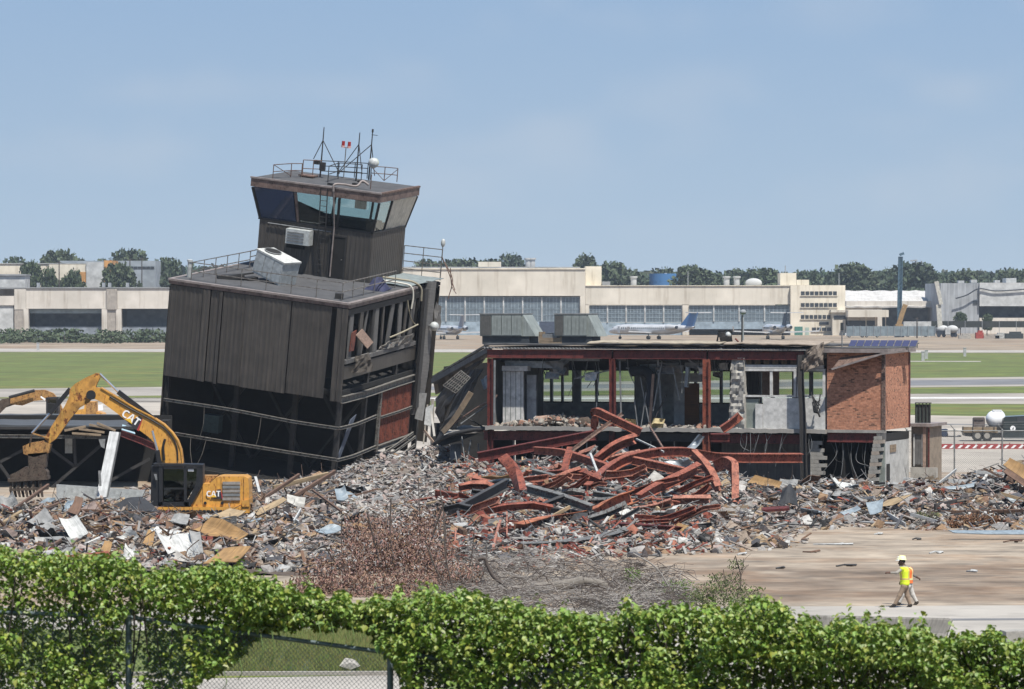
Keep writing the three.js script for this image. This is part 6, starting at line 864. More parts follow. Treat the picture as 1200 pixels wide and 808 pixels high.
{ // low red and white aircraft barricades
  const d = 303, R = rngOf(5); for (let i = 0; i < 5; i++) { const a = 1091 + i * 27, t = thing('barricade', 'low red plastic airfield barricade with white slanted stripes, in the row before the trucks', 'barricade', P(a + 13, HY, d).setY(0), 0, 'red and white barricades'), s = FOC / d; const w = 26 / s; mesh('body', [extr([[-w / 2, 0], [w / 2, 0], [w / 2, .28], [w / 2 - .05, .36], [-w / 2 + .05, .36], [-w / 2, .28]], .3)], M.barrierRed, t); for (let k = 0; k < 3; k++) { const x = -w / 2 + .25 + k * w / 3; mesh('stripe', [extr([[x, .06], [x + .2, .06], [x + .42, .28], [x + .22, .28]], .316)], M.letterWhite, t); } mesh('handle', [rod(v3(-.1, .36, 0), v3(-.05, .46, 0), .03)], M.barrierRed, t); }
}
function chainFence(name, label, pts, h, group, m, pitch, wire, postR = .035) { // pts: base points; each bay has its own mesh of crossed wires
  const t = thing(name, label, 'fence', pts[0].clone(), 0, group); const W = (n, g, mm) => meshW(n, g, mm, t);
  for (const p of pts) W('post', [rod(p, p.clone().add(v3(0, h + .05, 0)), postR, 8), sphere(postR * 1.3, p.x, p.y + h + .06, p.z, 1, 1, 1, 8)], m);
  for (let i = 0; i < pts.length - 1; i++) {
    const a = pts[i], b = pts[i + 1], L = a.distanceTo(b); W('top_rail', [rod(a.clone().add(v3(0, h, 0)), b.clone().add(v3(0, h, 0)), postR * .7, 8)], m);
    const u = b.clone().sub(a).divideScalar(L), g = [], at = (x, y) => a.clone().addScaledVector(u, x).add(v3(0, y, 0)); const flat = (p, q2) => bar(p, q2, wire, wire);
    for (let x = -h; x < L; x += pitch) { let x0 = Math.max(0, x), y0 = x0 - x, x1 = Math.min(L, x + h), y1 = x1 - x; if (x1 - x0 > .02) { g.push(flat(at(x0, y0), at(x1, y1))); g.push(flat(at(x0, h - y0).add(v3(0, 0, wire)), at(x1, h - y1).add(v3(0, 0, wire)))); } }
    W('chain_link_mesh', g, m);
  }
  return t;
}
{ const pts = [1063, 1119, 1175, 1232].map(px => P(px, HY, 240).setY(0)); const f = chainFence('chain_link_fence', 'tall thin chain link fence between the rubble and the apron', pts, 3.25, undefined, M.galv, .11, .006, .045); for (const p of pts) meshW('barb_arm', [rod(p.clone().add(v3(0, 3.3, 0)), p.clone().add(v3(-.25, 3.62, 0)), .025)], M.galv, f); for (let k = 0; k < 2; k++) meshW('barb_wire', [rod(pts[0].clone().add(v3(-.12 - .1 * k, 3.46 + .13 * k, 0)), pts[3].clone().add(v3(-.12 - .1 * k, 3.46 + .13 * k, 0)), .006, 4)], M.galv, f); }
// concrete barrier by the paved strip
{ const d = 133, a = P(941, HY, d).setY(0), b = P(1112, HY, d - 1).setY(0), t = thing('concrete_barrier', 'weathered grey concrete traffic barrier standing on the paved strip', 'barrier', a.clone().add(b).multiplyScalar(.5)); const pr = [[-.41, -.3], [-.41, .3], [-.33, .3], [-.08, .16], [.36, .10], [.41, .07], [.41, -.07], [.36, -.10], [-.08, -.16], [-.33, -.3]]; const u = b.clone().sub(a).normalize(); meshW('barrier_body', [sweep(pr, [a.clone().add(v3(0, .41, 0)), b.clone().addScaledVector(u, -.14).add(v3(0, .41, 0)), b.clone().add(v3(0, .36, 0))])], mat([.26, .245, .22], { map: tStreak, r: .7, roughness: .95, bump: tGrime, bs: .02 }), t); meshW('lifting_slot', [box(.5, .1, .65, a.x + 1.2, .06, a.z), box(.5, .1, .65, b.x - 1.2, .06, b.z)], M.black, t); }
single('concrete_block', 'small pale broken concrete block at the edge of the paved strip', 'concrete block', [box(.9, .5, .5, P(1192, 350, 131).x, .25, -131, .05, .3, 0)], M.block);
// ---------------------------------------------------------------- rubble
const WREG = (x, d) => CX + FOC * x / d;
const bentSheet = R => { const g = patch([v3(-.5, 0, -.5), v3(-.5, 0, .5), v3(.5, 0, .5), v3(.5, 0, -.5)], 4, 4, .015, (u, v) => .22 * (vnoise(u * 3 + R * 7, v * 3 + R * 13) - .5) + .1 * Math.sin(u * 3 + R)); return g; };
const chunkGeo = s => { const g = new THREE.IcosahedronGeometry(1, 0), p = g.attributes.position, m = new Map(); const R = rngOf(s); for (let i = 0; i < p.count; i++) { const k = [p.getX(i), p.getY(i), p.getZ(i)].map(v => v.toFixed(2)).join(); if (!m.has(k)) m.set(k, .6 + .7 * R()); const f = m.get(k); p.setXYZ(i, p.getX(i) * f, p.getY(i) * f * .7, p.getZ(i) * f); } g.deleteAttribute('uv'); g.computeVertexNormals(); return fin(g); };
const stuffMat = new THREE.MeshStandardMaterial({ color: 0xffffff, roughness: .95, side: THREE.DoubleSide, map: rep(tGrime, .8) });
function palette(px, r, kind) { // base colour of a bit of rubble by what lies in that part of the heap
  const left = px < 300, mid = px >= 300 && px < 520, red = px >= 515 && px < 830;
  const woods = [[.34, .22, .13], [.24, .14, .09], [.42, .31, .19], [.16, .10, .07], [.30, .24, .19]], greys = [[.34, .32, .30], [.46, .44, .41], [.24, .23, .22], [.40, .37, .34]], whites = [[.50, .48, .44], [.58, .57, .54], [.44, .44, .43]], darks = [[.04, .04, .04], [.07, .06, .06], [.10, .10, .11]], reds = [[.30, .08, .05], [.20, .045, .03], [.36, .14, .09]], pinks = [[.40, .33, .30], [.36, .28, .25]];
  const w = px > 295 && px < 400 && kind > 0 ? [5, 1.4, .6, 3.2, 0, .6] : left ? [5.4, 1.3, 1.5, 2.6, .5, 1.4] : mid ? [kind === 1 ? 1.6 : .6, 4, 2.2, .5, .05, 2.8] : red ? [1.2, 3, .9, 2.2, 2.2, .6] : [3.4, 2.6, 1.0, 2, .3, 1.2];
  const sets = [woods, greys, whites, darks, reds, pinks], tot = w.reduce((a, b) => a + b, 0); let t = r() * tot, i = 0; while (t > w[i] && i < 5) t -= w[i++];
  return sets[i][Math.floor(r() * sets[i].length)];
}
{
  const R = rngOf(77), o = new THREE.Object3D();
  const spot = () => { for (let k = 0; k < 60; k++) { const px = -60 + R() * 1330, d = 165 + R() * 81, x = (px - CX) / FOC * d, h = heap(x, -d); if (h > .02 || (h > -.09 && R() < .16)) return [x, Math.max(h, 0), -d, px]; } return [0, .5, -210, 600]; };
  const kinds = [['rubble_chunks', chunkGeo(1), 21000, 0], ['rubble_chunks', chunkGeo(2), 21000, 0], ['rubble_slivers', box(1, 1, 1), 21000, 1], ['rubble_sheets', bentSheet(1), 2600, 2], ['rubble_sheets', bentSheet(3), 2600, 2], ['rubble_rods', sweep(rProf(.012, .012), [v3(-.5, 0, 0), v3(-.15, .06, .04), v3(.2, -.03, .06), v3(.5, .05, 0)], v3(0, 1, 0), 6), 3500, 3]];
  const what = { rubble_chunks: 'broken concrete and plaster chunks covering the rubble heaps', rubble_slivers: 'splintered strips of wood and trim strewn through the rubble', rubble_sheets: 'crumpled scraps of sheet strewn through the rubble', rubble_rods: 'bent wires and rods sticking out of the rubble' };
  for (const [name, geo, n, kind] of kinds) {
    const m = inst(name, geo, stuffMat, n, what[name], 'rubble');
    for (let i = 0; i < n; i++) {
      const [x, h, z, px] = spot(); const f = Math.pow(R(), 2.2) * (px > 380 && px < 530 ? .45 : 1); let c = palette(px, R, kind); const j = .85 + .4 * R();
      if (kind === 0) { const s = .05 + .20 * f; o.scale.set(s * (.7 + R()), s * (.6 + .6 * R()), s * (.7 + R())); o.rotation.set(R() * 6, R() * 6, R() * 6); o.position.set(x, h + s * .25, z); }
      else if (kind === 1) { const L = .3 + 1.3 * f, w = .03 + .10 * R(); o.scale.set(L, w * .5, w); o.rotation.set((R() - .5) * .8, R() * 6.28, (R() - .5) * .9); o.position.set(x, h + .06 + .15 * R(), z); }
      else if (kind === 2) { const s = .12 + .60 * f; o.scale.set(s, s * .8, s * (.5 + .7 * R())); o.rotation.set((R() - .3) * 1.6, R() * 6.28, (R() - .5) * 1.4); o.position.set(x, h + .10 + .12 * R(), z); }
      else { const L = .5 + 1.5 * f; o.scale.set(L, L * (.7 + R()), L); o.rotation.set((R() - .5) * 1.6, R() * 6.28, (R() - .5) * 1.6); o.position.set(x, h + .15 + .2 * R(), z); c = R() < .5 ? [.30, .30, .30] : [.12, .08, .06]; }
      o.updateMatrix(); m.setMatrixAt(i, o.matrix); m.setColorAt(i, lin(c[0] * j, c[1] * j, c[2] * j));
    }
  }
}
// where a photograph pixel meets the heap, so that traced pieces lie on it rather than inside it
function onRay(px, py, lift = .22) { for (let d = 160; d < 246; d += .25) { const p = P(px, py, d); if (p.y <= Math.max(heap(p.x, p.z), 0) + lift) return d; } return 246; }
const vis = (px, py, d) => Math.min(d, onRay(px, py) - .15);
// ---- beams traced from the photograph: points are [px, py], all at distance d (or per point)
const beamMats = [mat([.36, .105, .062], { map: tRust, r: .7, roughness: .75 }), mat([.42, .145, .09], { map: tRust, r: .8, roughness: .75 }), M.steelOrange, mat([.47, .20, .135], { map: tRust, r: .8, roughness: .8 })];
M.orangeSteel = mat([.50, .175, .085], { map: tRust, r: .5, roughness: .75 }); M.beamGrey = mat([.20, .195, .185], { map: tRust, r: .7, roughness: .6 }); M.beamDark = mat([.075, .072, .07], { map: tGrime, r: .8, roughness: .6 });
M.stripWhite = mat([.56, .57, .56], { map: tGrime, r: 1 });
const HEAPG = 'steel members in the collapsed heap';
function tracedBeam(label, pts, d0, d1, h, w, m, prof = iProf, n = 16, tw = 0, name = 'steel_beam') {
  const N = pts.length, q = pts.map(([x, y], i) => P(x, y, vis(x, y, lerp(d0, d1, i / (N - 1))))); return single(name, label, name.replace('_', ' '), sweep(prof(h, w), q, v3(0, 1, .15), N > 2 ? n : 0, tw), m, HEAPG);
}
tracedBeam('long straight dark red beam sloping up to the terminal floor edge', [[560, 536], [697, 510]], 223, 224, .5, .25, M.steelRed);
tracedBeam('bent red beam kinked over the terminal floor edge', [[697, 503], [697.5, 483], [715, 490], [751, 507]], 221, 220, .42, .3, beamMats[0], iProf, 18);
tracedBeam('long red beam arched over the heap and running straight to the mangled column', [[688, 574], [711, 552], [734, 539], [769, 531], [802, 530], [839, 536], [870, 537], [940, 537]], 209, 219, .46, .34, beamMats[0], iProf, 30);
tracedBeam('bowed red beam hanging down from the arched beam', [[812, 531], [826, 545], [835, 557], [842, 573]], 209, 207, .40, .34, beamMats[1], iProf, 14, .2);
tracedBeam('upright red beam stub with a foot plate under the arched beam', [[838, 548], [850, 542], [860, 548], [862, 570], [862, 592]], 208, 206, .55, .35, beamMats[1], iProf, 20);
tracedBeam('long orange beam rising across the front of the heap', [[608, 622], [641, 613], [670, 609], [695, 604], [716, 592], [743, 583]], 193, 197, .58, .5, M.orangeSteel, cProf, 24, -.5);
tracedBeam('twisted orange beam curling up towards the arched beam', [[748, 586], [765, 575], [779, 568], [800, 558], [818, 548]], 200, 205, .5, .3, beamMats[0], iProf, 16, .4);
tracedBeam('pale pink steel stub leaning at the foot of the heap', [[578, 646], [583, 625], [588, 609]], 188, 190, .34, .1, beamMats[3], rProf, 6);
tracedBeam('short pink steel plate standing in the heap', [[594, 632], [594, 605]], 189, 190, .42, .06, beamMats[3], rProf);
tracedBeam('small pink steel stub beside the dry brush', [[533, 641], [534, 622]], 186, 187, .22, .06, beamMats[3], rProf);
tracedBeam('twisted rusty column curled at its top', [[613, 580], [606, 560], [598, 545], [590, 538]], 199, 201, .5, .35, M.steelOrange, cProf, 14, 1.1);
tracedBeam('dark grey channel leaning across the near side of the heap', [[527, 604], [560, 586], [595, 567]], 192, 197, .5, .2, M.beamDark, cProf);
tracedBeam('grey weathered girder sloping down through the heap', [[618, 573], [655, 583], [694, 597]], 196, 194, .36, .4, M.beamGrey, iProf);
tracedBeam('second grey girder lying behind the sloping one', [[622, 553], [648, 560], [664, 567]], 205, 204, .3, .3, M.beamGrey, cProf);
tracedBeam('red beam lying behind the twisted column', [[626, 528], [660, 531], [692, 541], [718, 550]], 217, 212, .36, .28, beamMats[0]);
tracedBeam('red beam slanting beneath the arched beam', [[742, 540], [770, 546], [801, 553]], 212, 211, .40, .3, beamMats[1]);
tracedBeam('dark red beam flat on the ground at the front of the heap', [[726, 617], [760, 619], [804, 622]], 195, 195, .3, .3, M.steelRed);
tracedBeam('short red beam behind the orange beam end', [[752, 588], [775, 589], [796, 592]], 202, 202, .32, .3, beamMats[0]);
tracedBeam('thin rusty angle leaning up against the terminal floor', [[660, 536], [695, 510], [730, 485]], 217, 221, .16, .14, M.railRust, lProf, 6);
tracedBeam('red beam standing steeply beside the flattened beams', [[660, 560], [664, 540], [668, 527]], 206, 208, .3, .28, beamMats[2]);
tracedBeam('red beam end rising from the pier foot', [[846, 504], [858, 496], [868, 487]], 221, 221, .4, .3, beamMats[0], iProf, 6);
tracedBeam('red lintel beam lying below the framed bay', [[833, 513], [855, 513]], 222, 222, .4, .3, M.steelRed);
tracedBeam('buckled red plate girder behind the arched beam', [[700, 540], [716, 527], [730, 519], [745, 514]], 214, 215, .5, .3, beamMats[0], cProf, 10, .5);
tracedBeam('dark rail lying along the front edge of the heap', [[610, 640], [660, 637], [700, 632], [735, 622]], 186, 188, .22, .3, M.beamGrey, cProf, 12, .4);
tracedBeam('flat rusty plate half buried beside the black wreckage', [[893, 598], [925, 596]], 203, 203, .12, .6, M.steelRed, rProf);
for (const [a, b, c, e, d, w, m, l] of [[700, 629, 833, 634, 189, .12, M.beamGrey, 'long grey pipe lying in front of the heap'], [706, 634, 830, 638, 187.6, .10, M.beamDark, 'long dark pipe lying beside the grey one'], [745, 640, 804, 642.5, 185, .16, M.stripWhite, 'white flat strip lying in front of the heap'], [690, 625, 735, 628, 190.5, .18, M.beamGrey, 'pale bent strip lying under the orange beam'], [640, 645, 690, 642, 184, .1, M.stripWhite, 'thin pale strip at the foot of the heap']]) single('metal_strip', l, 'metal strip', sweep(rProf(w, w * 1.4), [P(a, b, d), P((a + c) / 2, (b + e) / 2 + .8, d), P(c, e, d)], v3(0, 1, 0), 6), m, 'strips before the heap');
// ---- random members filling the heap, each its own thing
rnd = rngOf(404);
const onHeap = (px, d, dy = 0) => { const x = (px - CX) / FOC * d; return v3(x, Math.max(heap(x, -d), 0) + dy, -d); };
for (let i = 0; i < 64; i++) {
  const px = rr(518, 815), d = px < 600 ? rr(187, 214) : rr(190, 218), L = rr(1.4, 4.2), a = rr(-1, 1) * 1.1, c = onHeap(px, d, rr(.15, .6)), dir = v3(Math.cos(a), rr(-.12, .42), Math.sin(a) * .8).normalize(), bend = rr(-.6, .6);
  const p = [c.clone().addScaledVector(dir, -L / 2), c.clone().addScaledVector(dir, -L / 6).add(v3(0, bend * .3, 0)), c.clone().addScaledVector(dir, L / 5).add(v3(0, bend * .4, bend * .3)), c.clone().addScaledVector(dir, L / 2)]; for (const q of p) q.y = Math.max(q.y, .12);
  const grey = rnd() < .34, mm = grey ? pick([M.beamGrey, M.beamDark]) : pick(beamMats), word = (L > 3.2 ? 'long ' : L > 2.2 ? 'middling ' : 'short ') + (Math.abs(bend) > .25 ? 'kinked ' : 'nearly straight ') + ([M.beamDark, M.steelRed].includes(mm) ? 'dark ' : [M.steelOrange, M.beamGrey].includes(mm) ? 'rusty ' : 'faded '); single(grey ? 'steel_channel' : 'steel_beam', word + (grey ? 'grey steel channel tangled in the heap of red beams' : 'red steel beam tangled in the heap before the terminal'), grey ? 'steel channel' : 'steel beam', sweep(pick([iProf, cProf, cProf])(rr(.18, .36), rr(.14, .3)), p, v3(0, 1, .2), 0, rr(-.9, .9)), mm, grey ? 'grey channels in the heap' : HEAPG);
}
// ---- sheets, boards and planks
M.sheetWhite = mat([.60, .60, .57], { map: tStreak, r: .6, roughness: .7 }); M.ply = mat([.42, .25, .10], { map: tWood, r: .5 }); M.plyPale = mat([.46, .34, .20], { map: tWood, r: .5 }); M.brownWood = mat([.20, .115, .075], { map: tWood, r: .6 }); M.greyBoard = mat([.33, .33, .32], { map: tGrime, r: .8 }); M.blueSheet = mat([.30, .36, .40], { map: tGrime, r: .8, roughness: .5 }); M.tarBlack = mat([.035, .037, .042], { map: tGrime, r: .8 });
function tracedSheet(name, label, c4, ds, m, bend = .12, cor = 0) { const dd = c4.map(([x, y], i) => Math.min(ds[i] ?? ds[0], onRay(x, y, .30))), dm = Math.min(...dd); return single(name, label, name.replace('_', ' '), patch(c4.map(([x, y], i) => P(x, y, dm + .18 * (dd[i] - dm))), 10, 6, .035, (u, v, x, y) => bend * Math.sin(Math.PI * u) + bend * (vnoise(u * 3 + c4[0][0], v * 3) - .5) + cor * Math.sin(x * 18)), m); }
tracedSheet('metal_sheet', 'scuffed white sheet lying face up in the brown rubble', [[68, 607], [89, 603], [103, 625], [83, 634]], [184, 184, 181, 181], M.sheetWhite);
tracedSheet('metal_sheet', 'large curved white sheet beside the tan plywood', [[176, 620], [220, 621], [236, 650], [196, 647]], [183, 182, 179, 180], M.sheetWhite, .35);
tracedSheet('metal_sheet', 'grey end flap standing below the curved white sheet', [[221, 622], [234, 624], [238, 648], [227, 650]], [181.8, 181.6, 179, 179], M.greyBoard, .05);
tracedSheet('plywood_sheet', 'long warped tan plywood sheet on the rubble before the excavator', [[212, 620], [246, 606], [291, 624], [262, 632]], [184, 187, 185, 182], M.ply, .25);
tracedSheet('plywood_sheet', 'flat tan boarded panel at the foot of the rubble', [[237, 661], [262, 643], [294, 641], [276, 659]], [174, 177, 177.5, 174.5], M.ply, .05);
tracedSheet('metal_sheet', 'crumpled pale sheet beside the grapple', [[-4, 578], [14, 577], [21, 590], [-4, 593]], [189, 189, 188, 188], M.greyBoard, .3);
tracedSheet('metal_sheet', 'grey triangular sheet under the brown plank', [[30, 612], [52, 594], [63, 612], [40, 616]], [186, 188, 185, 185], M.greyBoard, .1);
tracedSheet('metal_sheet', 'long red painted sheet edge lying behind the vines', [[62, 652], [126, 646], [131, 655], [64, 657]], [175, 176, 174, 174], M.steelOrange, .05);
tracedSheet('foam_block', 'white foam slab lying on the dark timber heap', [[336, 579], [358, 583], [356, 596], [336, 588]], [197, 197, 196, 196], mat([.66, .65, .60], { map: tGrime, r: 1 }), .1);
tracedSheet('plywood_sheet', 'narrow tan board tilted beside the white foam slab', [[296, 600], [331, 583], [336, 586], [302, 605]], [197, 198, 198, 196], M.plyPale, .05);
tracedSheet('metal_sheet', 'pale blue grey sheet in the rubble beside the dry brush', [[368, 622], [386, 614], [402, 619], [380, 626]], [188, 189, 189, 187], M.blueSheet, .1);
tracedSheet('metal_sheet', 'blue grey tilted sheet below the leaning tower corner', [[392, 574], [404, 570], [408, 583], [395, 587]], [205, 205, 204, 204], M.blueSheet, .1);
tracedSheet('metal_sheet', 'crumpled shiny sheet hanging below the terminal floor', [[800, 527], [818, 509], [826, 512], [812, 529]], [218, 219, 219, 217.5], M.duct, .3);
tracedSheet('metal_sheet', 'crumpled silver foil sheet under the arched beam', [[777, 540], [806, 536], [812, 546], [785, 546]], [214, 214, 213, 213], M.duct, .3);
tracedSheet('plywood_sheet', 'long tan board lying by the black wreckage', [[876, 566], [885, 557], [917, 565], [913, 573]], [214, 215, 215, 214], M.ply, .05);
tracedSheet('metal_sheet', 'pale blue flashing lying flat before the brick bay', [[983, 601], [1005, 593], [1010, 598], [990, 604]], [206, 207, 207, 206], M.blueSheet, .06);
tracedSheet('plywood_sheet', 'pale split board slanting towards the block pier', [[1010, 600], [1040, 586], [1070, 579], [1046, 592]], [206, 208, 209, 207], M.plyPale, .1);
tracedSheet('plywood_sheet', 'big brown board leaning on the heap by the wire fence', [[1176, 545], [1184, 537], [1212, 552], [1206, 566]], [211, 212, 211, 210], M.ply, .05);
tracedSheet('plywood_sheet', 'second brown board under the big leaning one', [[1176, 553], [1180, 549], [1212, 570], [1206, 575]], [210, 211, 210, 209], M.brownWood, .05);
tracedSheet('metal_sheet', 'long green white sheet lying along the lot edge by the brown bush', [[1112, 622], [1240, 621], [1240, 626], [1120, 625.5]], [197.5, 198, 194.5, 194.5], M.blueSheet, .03);
tracedSheet('metal_sheet', 'grey green sheet lying flat behind the right hand rubble', [[1105, 571], [1143, 566], [1142, 571], [1113, 574]], [213, 215, 214, 212], M.blueSheet, .05);
tracedSheet('metal_sheet', 'pale door panel standing against the ragged block pier', [[1015, 590], [1036, 585], [1034, 600], [1020, 604]], [210, 210, 208, 208], M.blueSheet, .05);
tracedSheet('felt_heap', 'crumpled black roofing felt beside the mangled column', [[910, 597], [936, 594], [931, 573], [917, 576]], [212, 212, 214, 214], M.tarBlack, .4);
tracedSheet('plywood_sheet', 'brown splintered board propped up in the middle of the brown rubble', [[78, 600], [88, 582], [97, 584], [90, 604]], [186], M.brownWood, .08);
tracedSheet('plywood_sheet', 'small orange tan board by the white trim length', [[116, 646], [122, 634], [131, 636], [128, 648]], [180], M.ply, .05);
tracedSheet('metal_sheet', 'white folded scrap near the curved white sheet', [[140, 652], [146, 640], [158, 643], [154, 655]], [177], M.sheetWhite, .25);
tracedSheet('metal_sheet', 'white crumpled scrap beside the pinkish board', [[131, 630], [150, 621], [164, 628], [146, 634]], [181], M.sheetWhite, .25);
tracedSheet('plywood_sheet', 'orange tan board stub under the curved white sheet', [[166, 638], [173, 622], [181, 624], [178, 642]], [181], M.ply, .05);
tracedSheet('metal_sheet', 'dull grey sheet lying flat in the brown rubble', [[60, 650], [78, 641], [92, 645], [80, 653]], [177], M.greyBoard, .1);
tracedSheet('metal_sheet', 'pale grey slab leaning below the excavator deck', [[196, 612], [204, 602], [222, 604], [218, 616]], [186], M.greyBoard, .1);
tracedSheet('plywood_sheet', 'tan board lying beside the pale grey slab', [[246, 605], [268, 596], [288, 600], [270, 608]], [187], M.plyPale, .08);
for (const [a, b, c, e, d0, d1, h, w, m, l] of [[16, 597, 56, 569, 184, 190, .14, .1, M.brownWood, 'dark brown plank slanting up towards the grapple'], [-3, 617, 25, 600, 182, 186, .14, .14, M.plyPale, 'pale round pole at the near end of the rubble'], [42, 600, 76, 588, 186, 189, .12, .12, M.brownWood, 'brown plank lying across the grey sheet'], [45, 648, 78, 630, 178, 182, .12, .1, M.brownWood, 'brown plank lying before the scuffed white sheet'], [118, 584, 128, 614, 189, 185, .22, .1, M.pinkish, 'pinkish board standing below the leaning white column'], [100, 640, 130, 626, 178, 181, .2, .12, M.sheetWhite, 'white trim length lying near the vines'], [164, 650, 190, 633, 176, 180, .08, .08, M.plyPale, 'thin pale stick beside the curved white sheet'], [120, 650, 128, 632, 177, 181, .06, .06, M.plyPale, 'thin stick propped in the white debris'], [299, 560, 304, 578, 200, 199, .12, .12, M.stripWhite, 'white pipe end poking out behind the counterweight'], [300, 590, 350, 557, 199, 204, .16, .1, M.brownWood, 'brown timber laid up the heap behind the counterweight'], [320, 572, 384, 556, 203, 207, .2, .12, M.plyPale, 'pale broken timber on top of the dark heap'], [345, 582, 392, 553, 202, 208, .18, .12, M.brownWood, 'heavy brown timber on top of the dark heap'], [366, 575, 400, 600, 200, 194, .1, .08, M.brownWood, 'dark stick sloping down to the dry brush'], [333, 602, 350, 613, 193, 191, .16, .06, M.stripWhite, 'white trim stub crossing another in the rubble'], [344, 612, 352, 598, 191, 193, .16, .06, M.stripWhite, 'white trim stub standing up in the rubble'], [692, 533, 701, 556, 212, 209, .16, .1, M.stripWhite, 'white stud standing against the arched beam'], [746, 515, 778, 530, 216, 213, .08, .06, M.stripWhite, 'thin white rod slanting below the terminal floor'], [762, 501, 780, 530, 220, 215, .1, .08, M.railRust, 'rusty rod hanging off the terminal floor'], [952, 572, 978, 588, 214, 211, .1, .08, M.stripWhite, 'white rod lying before the block pier'], [1040, 603, 1062, 616, 203, 200, .22, .05, M.stripWhite, 'white board lying at the lot edge'], [1101, 567, 1121, 551, 213, 216, .14, .05, M.stripWhite, 'white plank sticking up beside the wire fence'], [1092, 601, 1200, 599, 203, 204, .14, .1, M.brownWood, 'long dark timber lying across the right hand rubble'], [1096, 596, 1155, 582, 204, 208, .4, .1, M.beamDark, 'wide dark board sloping up the right hand rubble'], [1100, 597, 1152, 583, 203.5, 207, .08, .2, M.steelOrange, 'red edged strip beside the wide dark board'], [1186, 596, 1204, 577, 205, 208, .16, .1, M.brownWood, 'steep dark timber beside the brown bush'], [430, 690, 350, 686, 156, 157, .06, .1, M.beamDark, 'long dark rail lying behind the vines'], [1010, 612, 1050, 614, 200, 200, .05, .3, M.greyBoard, 'grey flat scrap at the lot edge before the brick bay'], [860, 612, 960, 616.5, 199.5, 199, .05, .05, M.tarBlack, 'thin black cable lying along the lot edge']]) single('timber_piece', l, 'debris piece', sweep(rProf(h, w), [P(a, b, vis(a, b, d0)), P(c, e, vis(c, e, d1))], v3(0, 1, .1), 0, .15), m).name = numbered(/pipe|rod|rail|cable/.test(l) ? 'loose_rod' : /board|trim|strip|scrap/.test(l) ? 'loose_board' : 'timber_plank');
const ZONES = [[-40, 300, 171, 190, 70, 'in the rubble before the yellow excavator'], [530, 800, 188, 214, 44, 'in the heap of red beams'], [300, 440, 184, 226, 44, 'in the rubble below the leaning tower'], [830, 1085, 202, 222, 50, 'in the rubble before the brick bay'], [1085, 1230, 199, 214, 26, 'in the rubble by the wire fence']];
for (const [p0, p1, d0, d1, n, where] of ZONES) for (let i = 0; i < n; i++) {
  const px = rr(p0, p1), d = rr(d0, d1), k = rnd(); let c = onHeap(px, d); if (heap(c.x, c.z) < .05) { c = onHeap(px, lerp(d, (d0 + d1) / 2, .7)); }
  if (k < .5) { const L = rr(.9, 3.2), a = rr(0, 6.28), dir = v3(Math.cos(a), rr(-.1, .35), Math.sin(a)).normalize(); c.y += .22; const p = [c.clone().addScaledVector(dir, -L / 2), c.clone().addScaledVector(dir, L / 2)]; for (const q of p) q.y = Math.max(q.y, .06); const pale = rnd() < .45; single('timber_plank', (L > 1.9 ? 'long ' : L > 1.3 ? 'middling ' : 'short ') + (dir.y > .12 ? 'tilted ' : 'flat lying ') + (pale ? 'pale plank ' : 'dark plank ') + where, 'plank', sweep(rProf(rr(.06, .16), rr(.04, .12)), p, v3(0, 1, .1)), pale ? pick([M.plyPale, M.timber, M.stripWhite]) : pick([M.brownWood, M.beamDark]), 'planks ' + where); }
  else if (k < .82) { const s = rr(.6, 1.7), a = rr(0, 6.28), t1 = rr(-.2, .9), u = v3(Math.cos(a), rr(-.2, .2), Math.sin(a)).multiplyScalar(s / 2), w = v3(-Math.sin(a), t1, Math.cos(a)).normalize().multiplyScalar(s * rr(.3, .55)); c.y += .22 + Math.max(0, t1 * .12); const ph = rr(0, 50), m = pick([M.sheetWhite, M.greyBoard, M.ply, M.blueSheet, M.sheetWhite, M.tarBlack, M.brownWood]); const nm = m === M.ply || m === M.brownWood ? 'wood' : m === M.tarBlack ? 'black felt' : m === M.greyBoard ? 'grey board' : m === M.blueSheet ? 'blue grey metal' : 'white metal'; single('torn_sheet', (s > .9 ? 'large ' : 'small ') + (t1 > .35 ? 'upturned ' : 'flat ') + 'torn ' + nm + ' sheet ' + where, 'torn sheet', patch([c.clone().sub(u).sub(w), c.clone().add(u).sub(w), c.clone().add(u).add(w), c.clone().sub(u).add(w)], 6, 5, .025, (x, y) => .35 * s * (vnoise(x * 2.4 + ph, y * 2.4) - .5)), m, 'torn sheets ' + where); }
  else { const s = rr(.18, .38); const g = chunkGeo(500 + i).scale(s * rr(.8, 1.5), s, s * rr(.8, 1.3)).rotateY(rr(0, 6)).translate(c.x, c.y + s * .2, c.z); single('concrete_lump', (s > .28 ? 'big' : 'smaller') + ' broken concrete lump ' + where, 'concrete lump', g, pick([M.block, M.slab, M.blockPale]), 'concrete lumps ' + where); }
}
